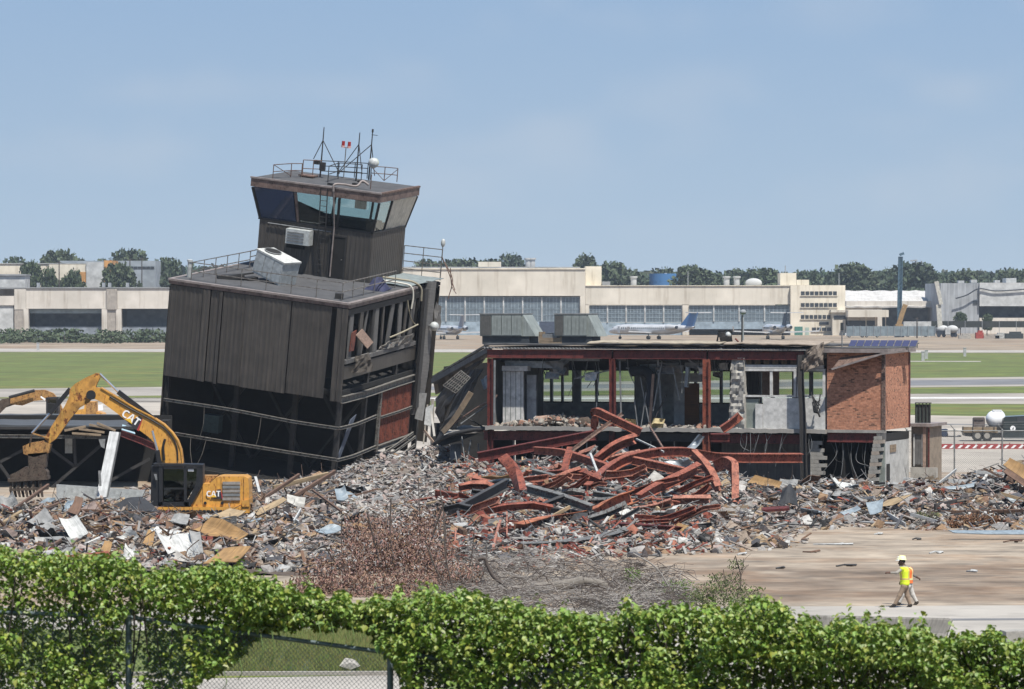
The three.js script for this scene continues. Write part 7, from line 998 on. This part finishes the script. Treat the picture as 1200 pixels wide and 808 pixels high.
// litter on the terminal's upper floor
rnd = rngOf(91);
{ const toW = (x, y, z) => v3(x, y, z).applyMatrix4(term.matrixWorld), F = onZ(term, 0), lx = px => F(px, 500).x;
  const m = inst('floor_litter', chunkGeo(8), stuffMat, 900, 'broken plaster and brick bits lying on the terminal upper floor', 'rubble'), o = new THREE.Object3D(), R = rngOf(55);
  for (let i = 0; i < 900; i++) { const px = R() < .6 ? 590 + R() * 110 : 575 + R() * 270, hump = .55 * Math.exp(-(((px - 648) / 42) ** 2)), s = .04 + .15 * Math.pow(R(), 2); const p = toW(lx(px), 3.72 + hump * R(), .2 - R() * 2.2); o.position.copy(p); o.scale.set(s * 1.4, s, s * 1.2); o.rotation.set(R() * 6, R() * 6, R() * 6); o.updateMatrix(); m.setMatrixAt(i, o.matrix); const c = [[.42, .37, .31], [.5, .46, .4], [.36, .20, .14], [.10, .09, .08], [.3, .27, .24]][Math.floor(R() * 5)]; m.setColorAt(i, lin(...c)); }
  for (const [px, l] of [[633, 'pinkish brick lump on the terminal upper floor'], [650, 'dark rubble lump on the terminal upper floor'], [682, 'black rubble lump by the terminal column']]) { const p = toW(lx(px), 3.9, -.2); single('rubble_lump', l, 'rubble lump', [chunkGeo(px).scale(.5, .42, .4).translate(p.x, p.y + .1, p.z)], px === 633 ? M.pinkish : M.muddy); }
  for (const [px, y, z] of [[738, 3.85, .1], [772, 3.9, .2]]) { const p = toW(lx(px), y, z); single('foam_scrap', px < 750 ? 'yellow foam scrap beside the kinked red beam' : 'yellow foam scrap hanging near the brown door', 'foam scrap', patch([p.clone().add(v3(-.35, -.2, 0)), p.clone().add(v3(.3, -.25, .1)), p.clone().add(v3(.4, .3, 0)), p.clone().add(v3(-.2, .35, 0))], 6, 6, .12, (u, v) => .4 * (vnoise(u * 4 + px, v * 4) - .4)), M.foam); }
}
// loose bits on the bare lot
{ rnd = rngOf(66); for (const [px, py, L] of [[977, 640, 1.7], [952, 649, .7], [992, 665, .8], [1098, 650, .6], [895, 640, .4], [915, 668, .35], [1187, 637, .8], [870, 652, .4], [1030, 628, .4], [1140, 672, .35], [820, 648, .9], [1075, 634, .4]]) { const p = G(px, py); single('loose_scrap', ['short', 'bent', 'flat', 'jagged', 'thin', 'stubby'][Math.round(px + py) % 6] + (L > .75 ? ' long' : ' little') + ' scrap lying alone on the bare lot', 'scrap', [sweep(rProf(.05, .09), [p.clone().add(v3(-L / 2, .05, rr(-.3, .3))), p.clone().add(v3(-L * .1, .06 + .05 * rnd(), 0)), p.clone().add(v3(L / 2, .06 + .1 * rnd(), rr(-.3, .3)))], v3(0, 1, 0), 0, .5), chunkGeo(Math.round(px)).scale(.09 + .1 * rnd(), .09, .12).translate(p.x + L * .2, .08, p.z)], pick([M.brownWood, M.beamDark, M.railRust, M.stripWhite]), 'scraps on the bare lot'); } }
// ---------------------------------------------------------------- dry brush, twigs, weeds
const o3 = new THREE.Object3D();
function leafGeo(l, w, fold) { // one folded pointed leaf lying along +x
  const pts = [[0, 0, 0], [l * .3, w * .5, fold], [l * .65, w * .42, fold * .9], [l, 0, -fold * .4], [l * .65, -w * .42, fold * .9], [l * .3, -w * .5, fold], [l * .4, 0, 0], [l * .7, 0, -fold * .1]], pos = [];
  for (const [a, b, c] of [[0, 6, 1], [6, 2, 1], [6, 7, 2], [7, 3, 2], [0, 5, 6], [6, 5, 4], [6, 4, 7], [7, 4, 3]]) for (const i of [a, b, c]) pos.push(pts[i][0], pts[i][2], pts[i][1]);
  return fromTris(pos);
}
M.twigGrey = mat([.36, .33, .30], { map: tGrime, r: 2 }); M.twigBrown = mat([.11, .085, .07], { map: tGrime, r: 2 });
M.dryLeaf = mat([.215, .130, .098], { roughness: .9 }); M.dryLeafRust = mat([.20, .105, .055], { roughness: .9 });
const branchGeo = (base, tip, r, R, kids = 4) => { const g = [], mid = base.clone().lerp(tip, .5).add(v3((R() - .5) * .5, .1, (R() - .5) * .4)); g.push(tube([base, mid, tip], r, 5, 8)); for (let k = 0; k < kids; k++) { const t = .3 + .6 * R(), c = base.clone().lerp(tip, t), e = c.clone().add(v3((R() - .5) * 1.1, (R() - .2) * .8, (R() - .5) * .8)); g.push(tube([c, c.clone().lerp(e, .5).add(v3(0, .08, 0)), e], r * .45, 4, 5)); } return g; };
function brush(name, label, category, spec, leafMatl, nLeaf, leafSize, stemMat, seed, groundPts) {
  const R = rngOf(seed), t = thing(name, label, category, spec.base); t.updateMatrixWorld(true);
  for (const [bx, by, tx, ty, r, d] of spec.stems) meshW('stem', branchGeo(P(bx, by, d), P(tx, ty, d + (R() - .5) * 2), r, R, 5), stemMat, t);
  const lg = leafGeo(leafSize, leafSize * .45, leafSize * .22), m = new THREE.InstancedMesh(lg, leafMatl, nLeaf); m.name = 'foliage'; m.castShadow = m.receiveShadow = true; m.userData.kind = 'stuff'; t.add(m);
  const tot = spec.lobes.reduce((s, l) => s + l[3] * l[4], 0); let k = 0;
  for (const [px, py, d, rx, ry, rz] of spec.lobes) { const n = Math.round(nLeaf * rx * ry / tot), c = P(px, py, d).sub(t.position); for (let i = 0; i < n && k < nLeaf; i++, k++) { const u = v3(R() - .5, R() - .5, R() - .5).normalize().multiplyScalar(Math.pow(R(), .45)); o3.position.set(c.x + u.x * rx, Math.max(.05 - t.position.y, c.y + u.y * ry), c.z + u.z * rz); o3.rotation.set(R() * 6, R() * 6, R() * 6); o3.scale.setScalar(.6 + .8 * R()); o3.updateMatrix(); m.setMatrixAt(k, o3.matrix); const j = .65 + .7 * R(); m.setColorAt(k, lin(j, j * (.9 + .2 * R()), j * (.85 + .3 * R()))); } }
  m.count = k; return t;
}
brush('dry_brush_pile', 'heap of cut branches with withered brown leaves in front of the rubble', 'brush pile', { base: P(445, HY, 156).setY(0), stems: [[455, 705, 430, 600, .03, 155], [470, 700, 458, 585, .03, 156], [500, 705, 520, 590, .035, 156], [430, 700, 380, 640, .03, 155], [520, 705, 515, 570, .025, 157], [540, 700, 556, 620, .02, 156], [410, 695, 400, 610, .025, 157], [485, 695, 490, 560, .02, 158], [400, 705, 350, 680, .03, 154], [560, 690, 570, 640, .02, 157]], lobes: [[440, 655, 156, 1.7, 1.2, 2], [400, 672, 155, 1.6, .9, 2], [470, 640, 157, 1.5, 1.3, 2], [500, 660, 156, 1.4, 1.2, 2], [370, 688, 154, 1.2, .6, 1.5], [530, 680, 155, 1.3, .8, 1.6], [455, 690, 153, 2.2, .8, 1.5], [425, 625, 158, .9, .8, 1.2], [500, 615, 158, 1.0, .7, 1.2], [345, 695, 153, .9, .4, 1]] }, M.dryLeaf, 11000, .115, M.twigBrown, 21);
brush('dry_bush', 'rusty brown withered bush lying at the lot edge before the right hand rubble', 'bush', { base: P(1145, HY, 199).setY(0), stems: [[1140, 621, 1120, 605, .02, 199], [1150, 621, 1165, 603, .02, 199], [1145, 621, 1146, 600, .02, 199]], lobes: [[1148, 612, 199, 1.1, .38, .8], [1125, 616, 198.5, .8, .25, .7], [1162, 612, 199, .6, .32, .7]] }, M.dryLeafRust, 2600, .12, M.twigBrown, 22);
M.weed = new THREE.MeshPhysicalMaterial({ color: lin(.115, .185, .035), roughness: .6, side: THREE.DoubleSide, transmission: .2, thickness: 0 });
M.weedDull = new THREE.MeshPhysicalMaterial({ color: lin(.115, .135, .05), roughness: .7, side: THREE.DoubleSide });
brush('weed_clump', 'dull green weed clump at the lot edge before the right hand rubble', 'weeds', { base: P(1088, HY, 201).setY(0), stems: [[1085, 616, 1080, 598, .015, 201], [1092, 616, 1098, 600, .015, 201]], lobes: [[1088, 608, 201, .7, .35, .6], [1096, 611, 201, .5, .25, .5]] }, M.weedDull, 900, .10, M.twigBrown, 23);
brush('weed_clump', 'tall loose green weeds with bare tips rising behind the vines by the bare earth', 'weeds', { base: P(858, HY, 146).setY(0), stems: [[860, 715, 862, 652, .018, 146], [862, 700, 872, 655, .012, 146], [850, 715, 835, 672, .015, 145], [870, 715, 892, 690, .015, 146], [840, 712, 826, 684, .012, 145], [855, 712, 848, 668, .012, 147]], lobes: [[862, 662, 146, .35, .22, .3], [850, 685, 146, .8, .5, .6], [835, 695, 145, .8, .45, .6], [875, 698, 146, .7, .4, .6], [850, 708, 145, 1.3, .35, .7], [815, 705, 145, .7, .3, .6], [890, 708, 145, .5, .3, .5]] }, M.weedDull, 2300, .085, M.twigBrown, 24);
brush('weed_clump', 'low bright green weeds growing through the grey twigs', 'weeds', { base: P(790, HY, 152).setY(0), stems: [[790, 702, 785, 680, .012, 152], [745, 690, 742, 668, .012, 155]], lobes: [[793, 692, 152, .7, .4, .6], [770, 700, 151, .8, .3, .6], [742, 676, 156, .4, .35, .4], [810, 702, 150, .6, .3, .5]] }, M.weed, 1500, .085, M.twigBrown, 25);
{ // tangle of bare grey twigs
  const R = rngOf(31), g = [0, 1, 2].map(k => merge([tube([v3(-.8, 0, 0), v3(-.3, .16 + .1 * k, .1), v3(.3, .1, -.1 * k), v3(.85, .02, .05)], .011, 4, 8), tube([v3(-.2, .15, .08), v3(.1, .3, .3 - .2 * k), v3(.3, .32, .5)], .007, 4, 4), tube([v3(.2, .1, 0), v3(.5, .28, -.3), v3(.7, .3, -.4 + .2 * k)], .006, 4, 4)]));
  for (let k = 0; k < 3; k++) { const n = 430, m = inst('twig_tangle', g[k], k === 2 ? M.twigBrown : M.twigGrey, n, 'tangle of bare grey twigs lying on the lot behind the vines', 'twigs'); for (let i = 0; i < n; i++) { let px = 505 + R() * 300, py; const top = px < 640 ? 655 : 652 + (px - 640) * .16; py = lerp(top, 726, Math.pow(R(), .8)); const d = gdist(py); o3.position.copy(P(px, HY, d)).setY(.03 + R() * R() * .38); o3.rotation.set((R() - .5) * .6, R() * 6.28, (R() - .5) * .7); o3.scale.setScalar(.5 + R() * .9); o3.updateMatrix(); m.setMatrixAt(i, o3.matrix); const j = .7 + .7 * R(); m.setColorAt(i, lin(j, j, j)); } }
  const lg = thing('fallen_limb', 'thick grey fallen tree limb with a forked upright branch', 'tree limb', P(620, HY, 154).setY(0)); const W = (n, q, m) => meshW(n, q, m, lg);
  W('main_limb', [tube([[592, 697], [605, 694], [625, 691], [645, 689], [668, 686], [684, 682]].map(([x, y]) => P(x, y, 153)), .22, 10, 24), tube([[684, 682], [700, 684], [712, 688]].map(([x, y]) => P(x, y, 153)), .15, 8, 10)], mat([.21, .185, .155], { map: tStreak, r: 1.2, bump: tGrime, bs: .02 })); W('forked_branch', [tube([[600, 693], [588, 684], [578, 676], [571, 663], [568, 655], [560, 656]].map(([x, y]) => P(x, y, 153)), .07, 7, 20)], M.twigBrown); W('side_branch', [tube([[592, 697], [580, 694], [566, 689]].map(([x, y]) => P(x, y, 152.6)), .05, 6, 8)], M.twigBrown);
  for (const [pts, l, r] of [[[[742, 649], [768, 665], [785, 690], [795, 712]], 'long pale bare branch arching down towards the vines', .03], [[[735, 668], [752, 684], [770, 702]], 'thin pale bare branch beside the low green weeds', .02], [[[620, 709], [660, 709], [680, 718]], 'pale bare branch lying behind the vines below the fallen limb', .025], [[[735, 713], [765, 715], [800, 716]], 'pale straight branch lying behind the vines', .03], [[[655, 658], [690, 662], [715, 684]], 'dark bare branch curved over the grey twigs', .02], [[[500, 640], [512, 670], [528, 700]], 'dark bare branch slanting out of the brown brush', .03], [[[520, 610], [522, 650], [530, 690]], 'dark upright bare branch beside the brown brush', .03]]) single('bare_branch', l, 'branch', tube(pts.map(([x, y]) => P(x, y, 151)), r, 6, 14), /dark/.test(l) ? M.twigBrown : M.twigGrey);
}
// grass growing on the lawn below the fence
{ const R = rngOf(44), bl = fromTris([-.012, 0, 0, .012, 0, 0, .03, .22, .02, .1, 0, .02, .125, 0, .02, .06, .18, -.03, -.1, 0, -.02, -.075, 0, -.02, -.14, .2, .01, .03, 0, .06, .05, 0, .06, .09, .16, .08]); const n = 16000, m = inst('lawn_grass', bl, new THREE.MeshPhysicalMaterial({ color: lin(.16, .19, .055), roughness: .8, side: THREE.DoubleSide }), n, 'rough green lawn grass seen through the wire fence', 'grass'); for (let i = 0; i < n; i++) { const px = 215 + R() * 275, py = 742 + R() * 50, p = G(px, py); o3.position.copy(p).setY(.03); o3.rotation.set(0, R() * 6.28, 0); o3.scale.set(1, .6 + .8 * R(), 1); o3.updateMatrix(); m.setMatrixAt(i, o3.matrix); const y = R(); m.setColorAt(i, lin(.7 + .6 * y, .8 + .3 * R(), .7 + .4 * y)); } }
{ const a = G(-60, 795), b = G(530, 793); struct('kerb', [bar(a.setY(.07), b.setY(.07), .14, .25)], M.concrete); single('kerb_stone', 'grey broken stone lying on the kerb below the fence', 'stone', chunkGeo(3).scale(.35, .4, .3).translate(G(411, 791).x, .25, G(411, 791).z), M.block); }
// ---------------------------------------------------------------- raised bank with the vine grown wire fence
M.bank = mat([.16, .14, .085], { map: tGrass, r: .3, roughness: 1 });
struct('embankment', [patch([v3(-40, 5.35, -30), v3(40, 5.0, -30), v3(40, 5.0, -47.5), v3(-40, 5.35, -47.5)], 10, 4, .1, (u, v, x, y) => .1 * fbm(x, y)), patch([v3(-40, 5.35, -47.5), v3(40, 5.0, -47.5), v3(44, -.2, -58), v3(-44, -.2, -58)], 10, 4, .1)], M.bank);
const RAIL = [[-110, 714], [150, 724], [457, 766], [760, 800], [1060, 830], [1360, 850]], FD = px => lerp(46.4, 43.2, clamp((px + 110) / 1470));
{
  const top = RAIL.map(([x, y]) => P(x, y, FD(x))), h = 1.75;
  M.fenceSteel = mat([.20, .26, .28], { map: tGrime, r: 3, roughness: .5, metalness: .3 });
  chainFence('chain_link_fence', 'near chain link fence with a green grey top rail, overgrown with vines', top.map(p => p.clone().add(v3(0, -h, 0))), h, undefined, M.fenceSteel, .052, .0035, .034);
}
M.vineLeaf = new THREE.MeshPhysicalMaterial({ color: lin(.23, .32, .042), roughness: .5, side: THREE.DoubleSide, transmission: .32, thickness: 0 });
{
  const TOP = [[-120, 640], [0, 647], [60, 650], [130, 656], [200, 668], [255, 664], [300, 680], [340, 694], [400, 707], [450, 706], [480, 698], [540, 696], [590, 708], [650, 720], [720, 722], [770, 716], [830, 716], [890, 706], [915, 712], [935, 728], [1000, 737], [1060, 741], [1100, 752], [1130, 741], [1160, 741], [1185, 756], [1330, 765]];
  const BOT = [[-120, 900], [205, 900], [228, 806], [250, 792], [275, 776], [300, 748], [330, 736], [400, 735], [436, 744], [452, 764], [470, 790], [480, 860], [1330, 900]];
  const at = (A, x) => { let i = 0; while (i < A.length - 2 && x > A[i + 1][0]) i++; return lerp(A[i][1], A[i + 1][1], clamp((x - A[i][0]) / (A[i + 1][0] - A[i][0]))); };
  const R = rngOf(61), N = 96000; const shapes = [leafGeo(.068, .054, .010), leafGeo(.080, .048, .014)], per = N / 2;
  const vines = thing('vine_hedge', 'bright green leafy vine smothering the near chain link fence', 'vine', P(500, 800, 44.6));
  for (let s = 0; s < 2; s++) {
    const m = new THREE.InstancedMesh(shapes[s], M.vineLeaf, per); m.name = s ? 'long_leaves' : 'round_leaves'; m.userData.kind = 'stuff'; m.castShadow = m.receiveShadow = true; vines.add(m); let k = 0;
    for (let guard = 0; k < per && guard < per * 6; guard++) {
      const px = -110 + R() * 1420, d0 = FD(px), t0 = at(TOP, px) + 26 * (fbm(px * .06, 3, 256, 4) - .5) - (6 + 26 * clamp(fbm(px * .13 + 70, 5, 256, 2) * 2 - .9)) * Math.pow(R(), 4), b0 = Math.min(at(BOT, px) + 14 * (fbm(px * .07, 9, 256, 3) - .5), 830); if (b0 < t0 + 4) continue;
      const v = R(), py = lerp(t0, b0, v); if (py > 835) continue; const back = R() < .42; if (px > 141 && px < 172 && py > 723 && R() < .8) continue;
      // uneven thickness with hollows where the dark inside shows
      const dens = fbm(px * .030 + 5, py * .030, 256, 3), dens2 = fbm(px * .012, py * .02 + 40, 256, 2); if (!back && v > .12 && dens < .40 + .06 * v + (px < 470 ? .06 : .0) && R() < .88) continue; if (!back && v > .25 && dens2 < .40 && R() < .6) continue;
      const bulge = .25 + .35 * dens2 + .3 * Math.min(1, v * 3), off = back ? -.15 - .5 * R() : (R() * 1.5 - .5) * bulge; const p = P(px, py, d0 - off).sub(vines.position);
      o3.position.copy(p); const yaw = R() * 6.28, pitch = -.55 + (R() - .5) * 1.3; o3.rotation.set((R() - .5) * 1.0, yaw, pitch, 'YXZ'); o3.scale.setScalar(.55 + .75 * R() * R() + .15 * R()); o3.updateMatrix(); m.setMatrixAt(k, o3.matrix); const y = R(), j = .62 + .55 * R(); m.setColorAt(k, lin(j * (.82 + .5 * y * y), j, j * (.8 + .5 * R()))); k++;
    }
    m.count = k;
  }
  for (let i = 0; i < 90; i++) { const px = -60 + R() * 1290, t0 = at(TOP, px), b0 = Math.min(at(BOT, px), 830); if (b0 - t0 < 20) continue; const a = P(px, lerp(t0, b0, .6 + .4 * R()), FD(px)), b = P(px + (R() - .5) * 70, t0 + 6, FD(px) + (R() - .5) * .4); meshW('vine_stem', [tube([a, a.clone().lerp(b, .5).add(v3((R() - .5) * .15, .05, (R() - .5) * .2)), b], .006 + .006 * R(), 5, 8)], M.twigBrown, vines); }
  for (const [px, py, L] of [[305, 752, 26], [318, 748, 34], [388, 738, 22], [372, 736, 18], [280, 780, 18], [412, 742, 16], [262, 795, 14]]) meshW('hanging_tendril', [tube([P(px, py - 8, 44.4), P(px + 3, py + L * .5, 44.35), P(px - 2, py + L, 44.4)], .005, 4, 6)], M.weed, vines);
}
// ---------------------------------------------------------------- two workers walking
function bodyMesh(joints, bones, extra) { // bones: [a, b, ra, rb]; smooth union of tapered capsules meshed on a grid
  const pts = Object.values(joints), lo = v3(1e9, 1e9, 1e9), hi = v3(-1e9, -1e9, -1e9); for (const p of pts) { lo.min(p); hi.max(p); } lo.subScalar(.22); hi.addScalar(.22);
  const c = lo.clone().add(hi).multiplyScalar(.5), half = Math.max(hi.x - lo.x, hi.y - lo.y, hi.z - lo.z) / 2, res = 104; const mc = new MarchingCubes(res, M.black, false, false, 200000); mc.isolation = 0;
  const B = bones.map(([a, b, ra, rb, sz = 1]) => [joints[a], joints[b], ra, rb, sz]); const hs = res / 2;
  for (let k = 0; k < res; k++) for (let j = 0; j < res; j++) for (let i = 0; i < res; i++) {
    const x = c.x + (i - hs) / hs * half, y = c.y + (j - hs) / hs * half, z = c.z + (k - hs) / hs * half; let f = 1e3;
    for (const [a, b, ra, rb, sz] of B) { const dx = b.x - a.x, dy = b.y - a.y, dz = b.z - a.z, l2 = dx * dx + dy * dy + dz * dz || 1e-9, t = clamp(((x - a.x) * dx + (y - a.y) * dy + (z - a.z) * dz) / l2); const ex = x - a.x - dx * t, ey = y - a.y - dy * t, ez = (z - a.z - dz * t) / sz, q = Math.sqrt(ex * ex + ey * ey + ez * ez) - lerp(ra, rb, t); const kk = .035, h = clamp(.5 + .5 * (f - q) / kk); f = lerp(f, q, h) - kk * h * (1 - h); }
    mc.field[k * res * res + j * res + i] = -f;
  }
  mc.update(); const n = mc.count ?? mc.geometry.drawRange.count; let g = new THREE.BufferGeometry(); g.setAttribute('position', new THREE.BufferAttribute(mc.positionArray.slice(0, n * 3), 3)); g.scale(half, half, half).translate(c.x, c.y, c.z); g = mergeVertices(g, 1e-4); g.computeVertexNormals(); return g;
}
function worker(label, d, J, col, vestMat, stripeMat, hatMat, hem) {
  const s = FOC / d, foot = Math.max(...Object.values(J).map(p => p[1])), base = v3((J.hip[0] - CX) / s, 0, -d), t = thing('person', label, 'person', base);
  const j = {}; for (const [k, [px, py, z = 0]] of Object.entries(J)) j[k] = v3((px - J.hip[0]) / s, (foot - py) / s + .03, z);
  for (const sd of ['L', 'R']) { const w = j['wrist' + sd], e = j['elbow' + sd], u = w.clone().sub(e).normalize(), pr = v3(0, -1, 0).addScaledVector(u, u.y).normalize(), zz = v3(0, 0, 1); j['palm' + sd] = w.clone().addScaledVector(u, .08); for (let f = 0; f < 4; f++) { const r = w.clone().addScaledVector(u, .085).addScaledVector(zz, (f - 1.5) * .02); j['k' + f + sd] = r; j['m' + f + sd] = r.clone().addScaledVector(u, .035 + .006 * (f % 3)).addScaledVector(pr, .012); j['t' + f + sd] = r.clone().addScaledVector(u, .05 + .008 * (f % 3)).addScaledVector(pr, .042); } j['th0' + sd] = w.clone().addScaledVector(u, .03).addScaledVector(zz, .03); j['th1' + sd] = w.clone().addScaledVector(u, .075).addScaledVector(zz, .055).addScaledVector(pr, .02); }
  const bones = [['hip', 'waist', .135, .125, 1.25], ['waist', 'chest', .125, .15, 1.25], ['chest', 'neck', .14, .06, 1.2], ['neck', 'head', .055, .06], ['head', 'crown', .095, .09, .9], ['head', 'nose', .05, .014], ['head', 'chin', .06, .035]];
  for (const sd of ['L', 'R']) { bones.push(['chest', 'shoulder' + sd, .11, .07], ['shoulder' + sd, 'elbow' + sd, .062, .048], ['elbow' + sd, 'wrist' + sd, .045, .03], ['wrist' + sd, 'palm' + sd, .028, .034], ['hip', 'thigh' + sd, .12, .11], ['thigh' + sd, 'knee' + sd, .105, .078], ['knee' + sd, 'ankle' + sd, .078, .058], ['ankle' + sd, 'toe' + sd, .055, .042], ['th0' + sd, 'th1' + sd, .013, .010]); for (let f = 0; f < 4; f++) bones.push(['k' + f + sd, 'm' + f + sd, .010, .009], ['m' + f + sd, 't' + f + sd, .009, .008]); }
  const g = bodyMesh(j, bones), p = g.attributes.position, c = new Float32Array(p.count * 3);
  const q = v3(0, 0, 0), near = (a, b) => { const ab = j[b].clone().sub(j[a]), tt = clamp(q.clone().sub(j[a]).dot(ab) / ab.lengthSq()); return q.distanceTo(j[a].clone().addScaledVector(ab, tt)); };
  for (let i = 0; i < p.count; i++) { q.fromBufferAttribute(p, i); let k = col.shirt; const arm = Math.min(near('elbowL', 'wristL'), near('elbowR', 'wristR')), hand = Math.min(q.distanceTo(j.palmL), q.distanceTo(j.palmR)), boot = Math.min(near('ankleL', 'toeL'), near('ankleR', 'toeR')), leg = Math.min(near('thighL', 'kneeL') , near('kneeL', 'ankleL'), near('thighR', 'kneeR'), near('kneeR', 'ankleR')); if (q.y > j.neck.y + .02 && q.distanceTo(j.head) < .3) k = col.skin; else if (hand < .11) k = col.glove ?? col.skin; else if (boot < .075 && q.y < .16) k = col.boot; else if (arm < .07) k = col.sleeve ?? col.skin; else if (q.y < j.hip.y + .06 && leg < .2) k = col.pants; c.set(k, i * 3); }
  g.setAttribute('color', new THREE.BufferAttribute(c, 3)); const m = new THREE.Mesh(g, new THREE.MeshStandardMaterial({ vertexColors: true, roughness: .9, side: THREE.DoubleSide })); m.name = 'body'; m.castShadow = m.receiveShadow = true; t.add(m);
  // vest: a shell round the trunk, cut off at hem, arm holes and neck
  const vg = bodyMesh({ hip: j.hip.clone().add(v3(0, .04, 0)), waist: j.waist, chest: j.chest, neck: j.neck, shoulderL: j.shoulderL, shoulderR: j.shoulderR }, [['hip', 'waist', .165, .155, 1.25], ['waist', 'chest', .155, .178, 1.25], ['chest', 'neck', .165, .07, 1.2], ['chest', 'shoulderL', .13, .09], ['chest', 'shoulderR', .13, .09]]).toNonIndexed(), vp = vg.attributes.position, keep = [], st = [];
  for (let i = 0; i < vp.count; i += 3) { const a = v3(0, 0, 0); for (let e = 0; e < 3; e++) a.add(v3(vp.getX(i + e), vp.getY(i + e), vp.getZ(i + e))); a.divideScalar(3); if (a.y < hem || a.y > j.neck.y - .02) continue; const band = Math.abs(a.y - lerp(j.hip.y, j.chest.y, .42)) < .028 || (a.y > lerp(j.hip.y, j.chest.y, .45) && Math.abs(Math.abs(a.z - j.chest.z) - .12) < .028); for (let e = 0; e < 3; e++) (band ? st : keep).push(vp.getX(i + e), vp.getY(i + e), vp.getZ(i + e)); }
  const vest = mesh('vest', fromTris(keep), vestMat, t); if (st.length) mesh('reflective_stripe', fromTris(st), stripeMat, vest);
  const hd = j.head, cr = j.crown, up = cr.clone().sub(hd).normalize(), ax = new THREE.Quaternion().setFromUnitVectors(v3(0, 1, 0), up); const hat = mesh('hard_hat', [fin(new THREE.LatheGeometry([[.0, .115], [.05, .11], [.095, .085], [.122, .04], [.128, 0], [.15, -.008], [.15, -.014], [.12, -.012]].map(([x, y]) => new THREE.Vector2(x, y)), 20)).scale(1.1, 1.1, .92), fin(new THREE.CylinderGeometry(.085, .085, .012, 16)).scale(1, 1, 1.2).translate(-.12, -.006, 0), box(.22, .018, .025, 0, .118, 0)].map(x => x.applyQuaternion(ax).translate(cr.x + up.x * .0, cr.y + .005, cr.z)), hatMat, t);
  mesh('eye', [sphere(.012, j.nose.x + .035, j.nose.y + .035, j.nose.z + .032, 1, 1, 1, 8)], M.black, m); mesh('eye', [sphere(.012, j.nose.x + .035, j.nose.y + .035, j.nose.z - .032, 1, 1, 1, 8)], M.black, m); mesh('ear', [sphere(.028, hd.x + .02, hd.y + .0, hd.z + .088, .6, 1.1, .4, 8)], mat(col.skin), m); mesh('hair', [sphere(.1, hd.x + .025, hd.y + .03, hd.z, .98, .9, .92, 12)], M.black, m);
  return t;
}
const skin = [.085, .05, .035];
worker('worker in a yellow vest and white yellow hard hat striding with one arm out', 147.2, { hip: [1061, 685, 0], waist: [1061, 679, 0], chest: [1060.5, 669.5, 0], neck: [1059.5, 663.5, 0], head: [1057.5, 659, 0], crown: [1057.8, 655.6, 0], nose: [1053.6, 659.6, 0], chin: [1055.6, 661.6, 0], shoulderL: [1057.5, 666.3, .17], elbowL: [1050.5, 671, .26], wristL: [1042.5, 670.8, .22], shoulderR: [1061.5, 666, -.17], elbowR: [1063, 675, -.24], wristR: [1058, 681, -.2], thighL: [1060, 687, .09], kneeL: [1054.5, 698, .1], ankleL: [1048.5, 709, .1], toeL: [1044, 711.4, .1], thighR: [1062, 687, -.09], kneeR: [1064, 699, -.1], ankleR: [1068, 709.8, -.1], toeR: [1064.5, 712, -.1] }, { shirt: [.30, .28, .24], skin, sleeve: [.26, .24, .21], glove: [.10, .055, .04], pants: [.24, .175, .125], boot: [.03, .025, .022] }, mat([.62, .74, .03], { roughness: .8 }), mat([.50, .33, .14], { roughness: .5 }), mat([.78, .80, .42], { roughness: .35 }), .80);
worker('second worker in an orange vest and pale trousers walking close behind the first', 148.3, { hip: [1065, 685, 0], waist: [1065, 679, 0], chest: [1064.8, 670, 0], neck: [1060.6, 664, 0], head: [1057, 659.9, 0], crown: [1056.6, 656.4, 0], nose: [1053, 660.6, 0], chin: [1055, 662.6, 0], shoulderL: [1062.8, 667, .17], elbowL: [1061, 676, .22], wristL: [1058, 682, .2], shoulderR: [1066, 666.8, -.17], elbowR: [1070.5, 674.5, -.24], wristR: [1075.5, 677, -.2], thighL: [1064, 687, .09], kneeL: [1058.5, 697, .1], ankleL: [1054, 707, .1], toeL: [1050, 709.4, .1], thighR: [1067, 687, -.09], kneeR: [1070.5, 697.5, -.1], ankleR: [1075.5, 706.5, -.1], toeR: [1072.5, 709.4, -.1] }, { shirt: [.20, .2, .2], skin, sleeve: [.10, .10, .10], pants: [.46, .44, .41], boot: [.05, .04, .03] }, mat([.72, .16, .035], { roughness: .8 }), mat([.60, .62, .30], { roughness: .5 }), mat([.74, .74, .70], { roughness: .35 }), .80);

renderer.render(scene, camera);
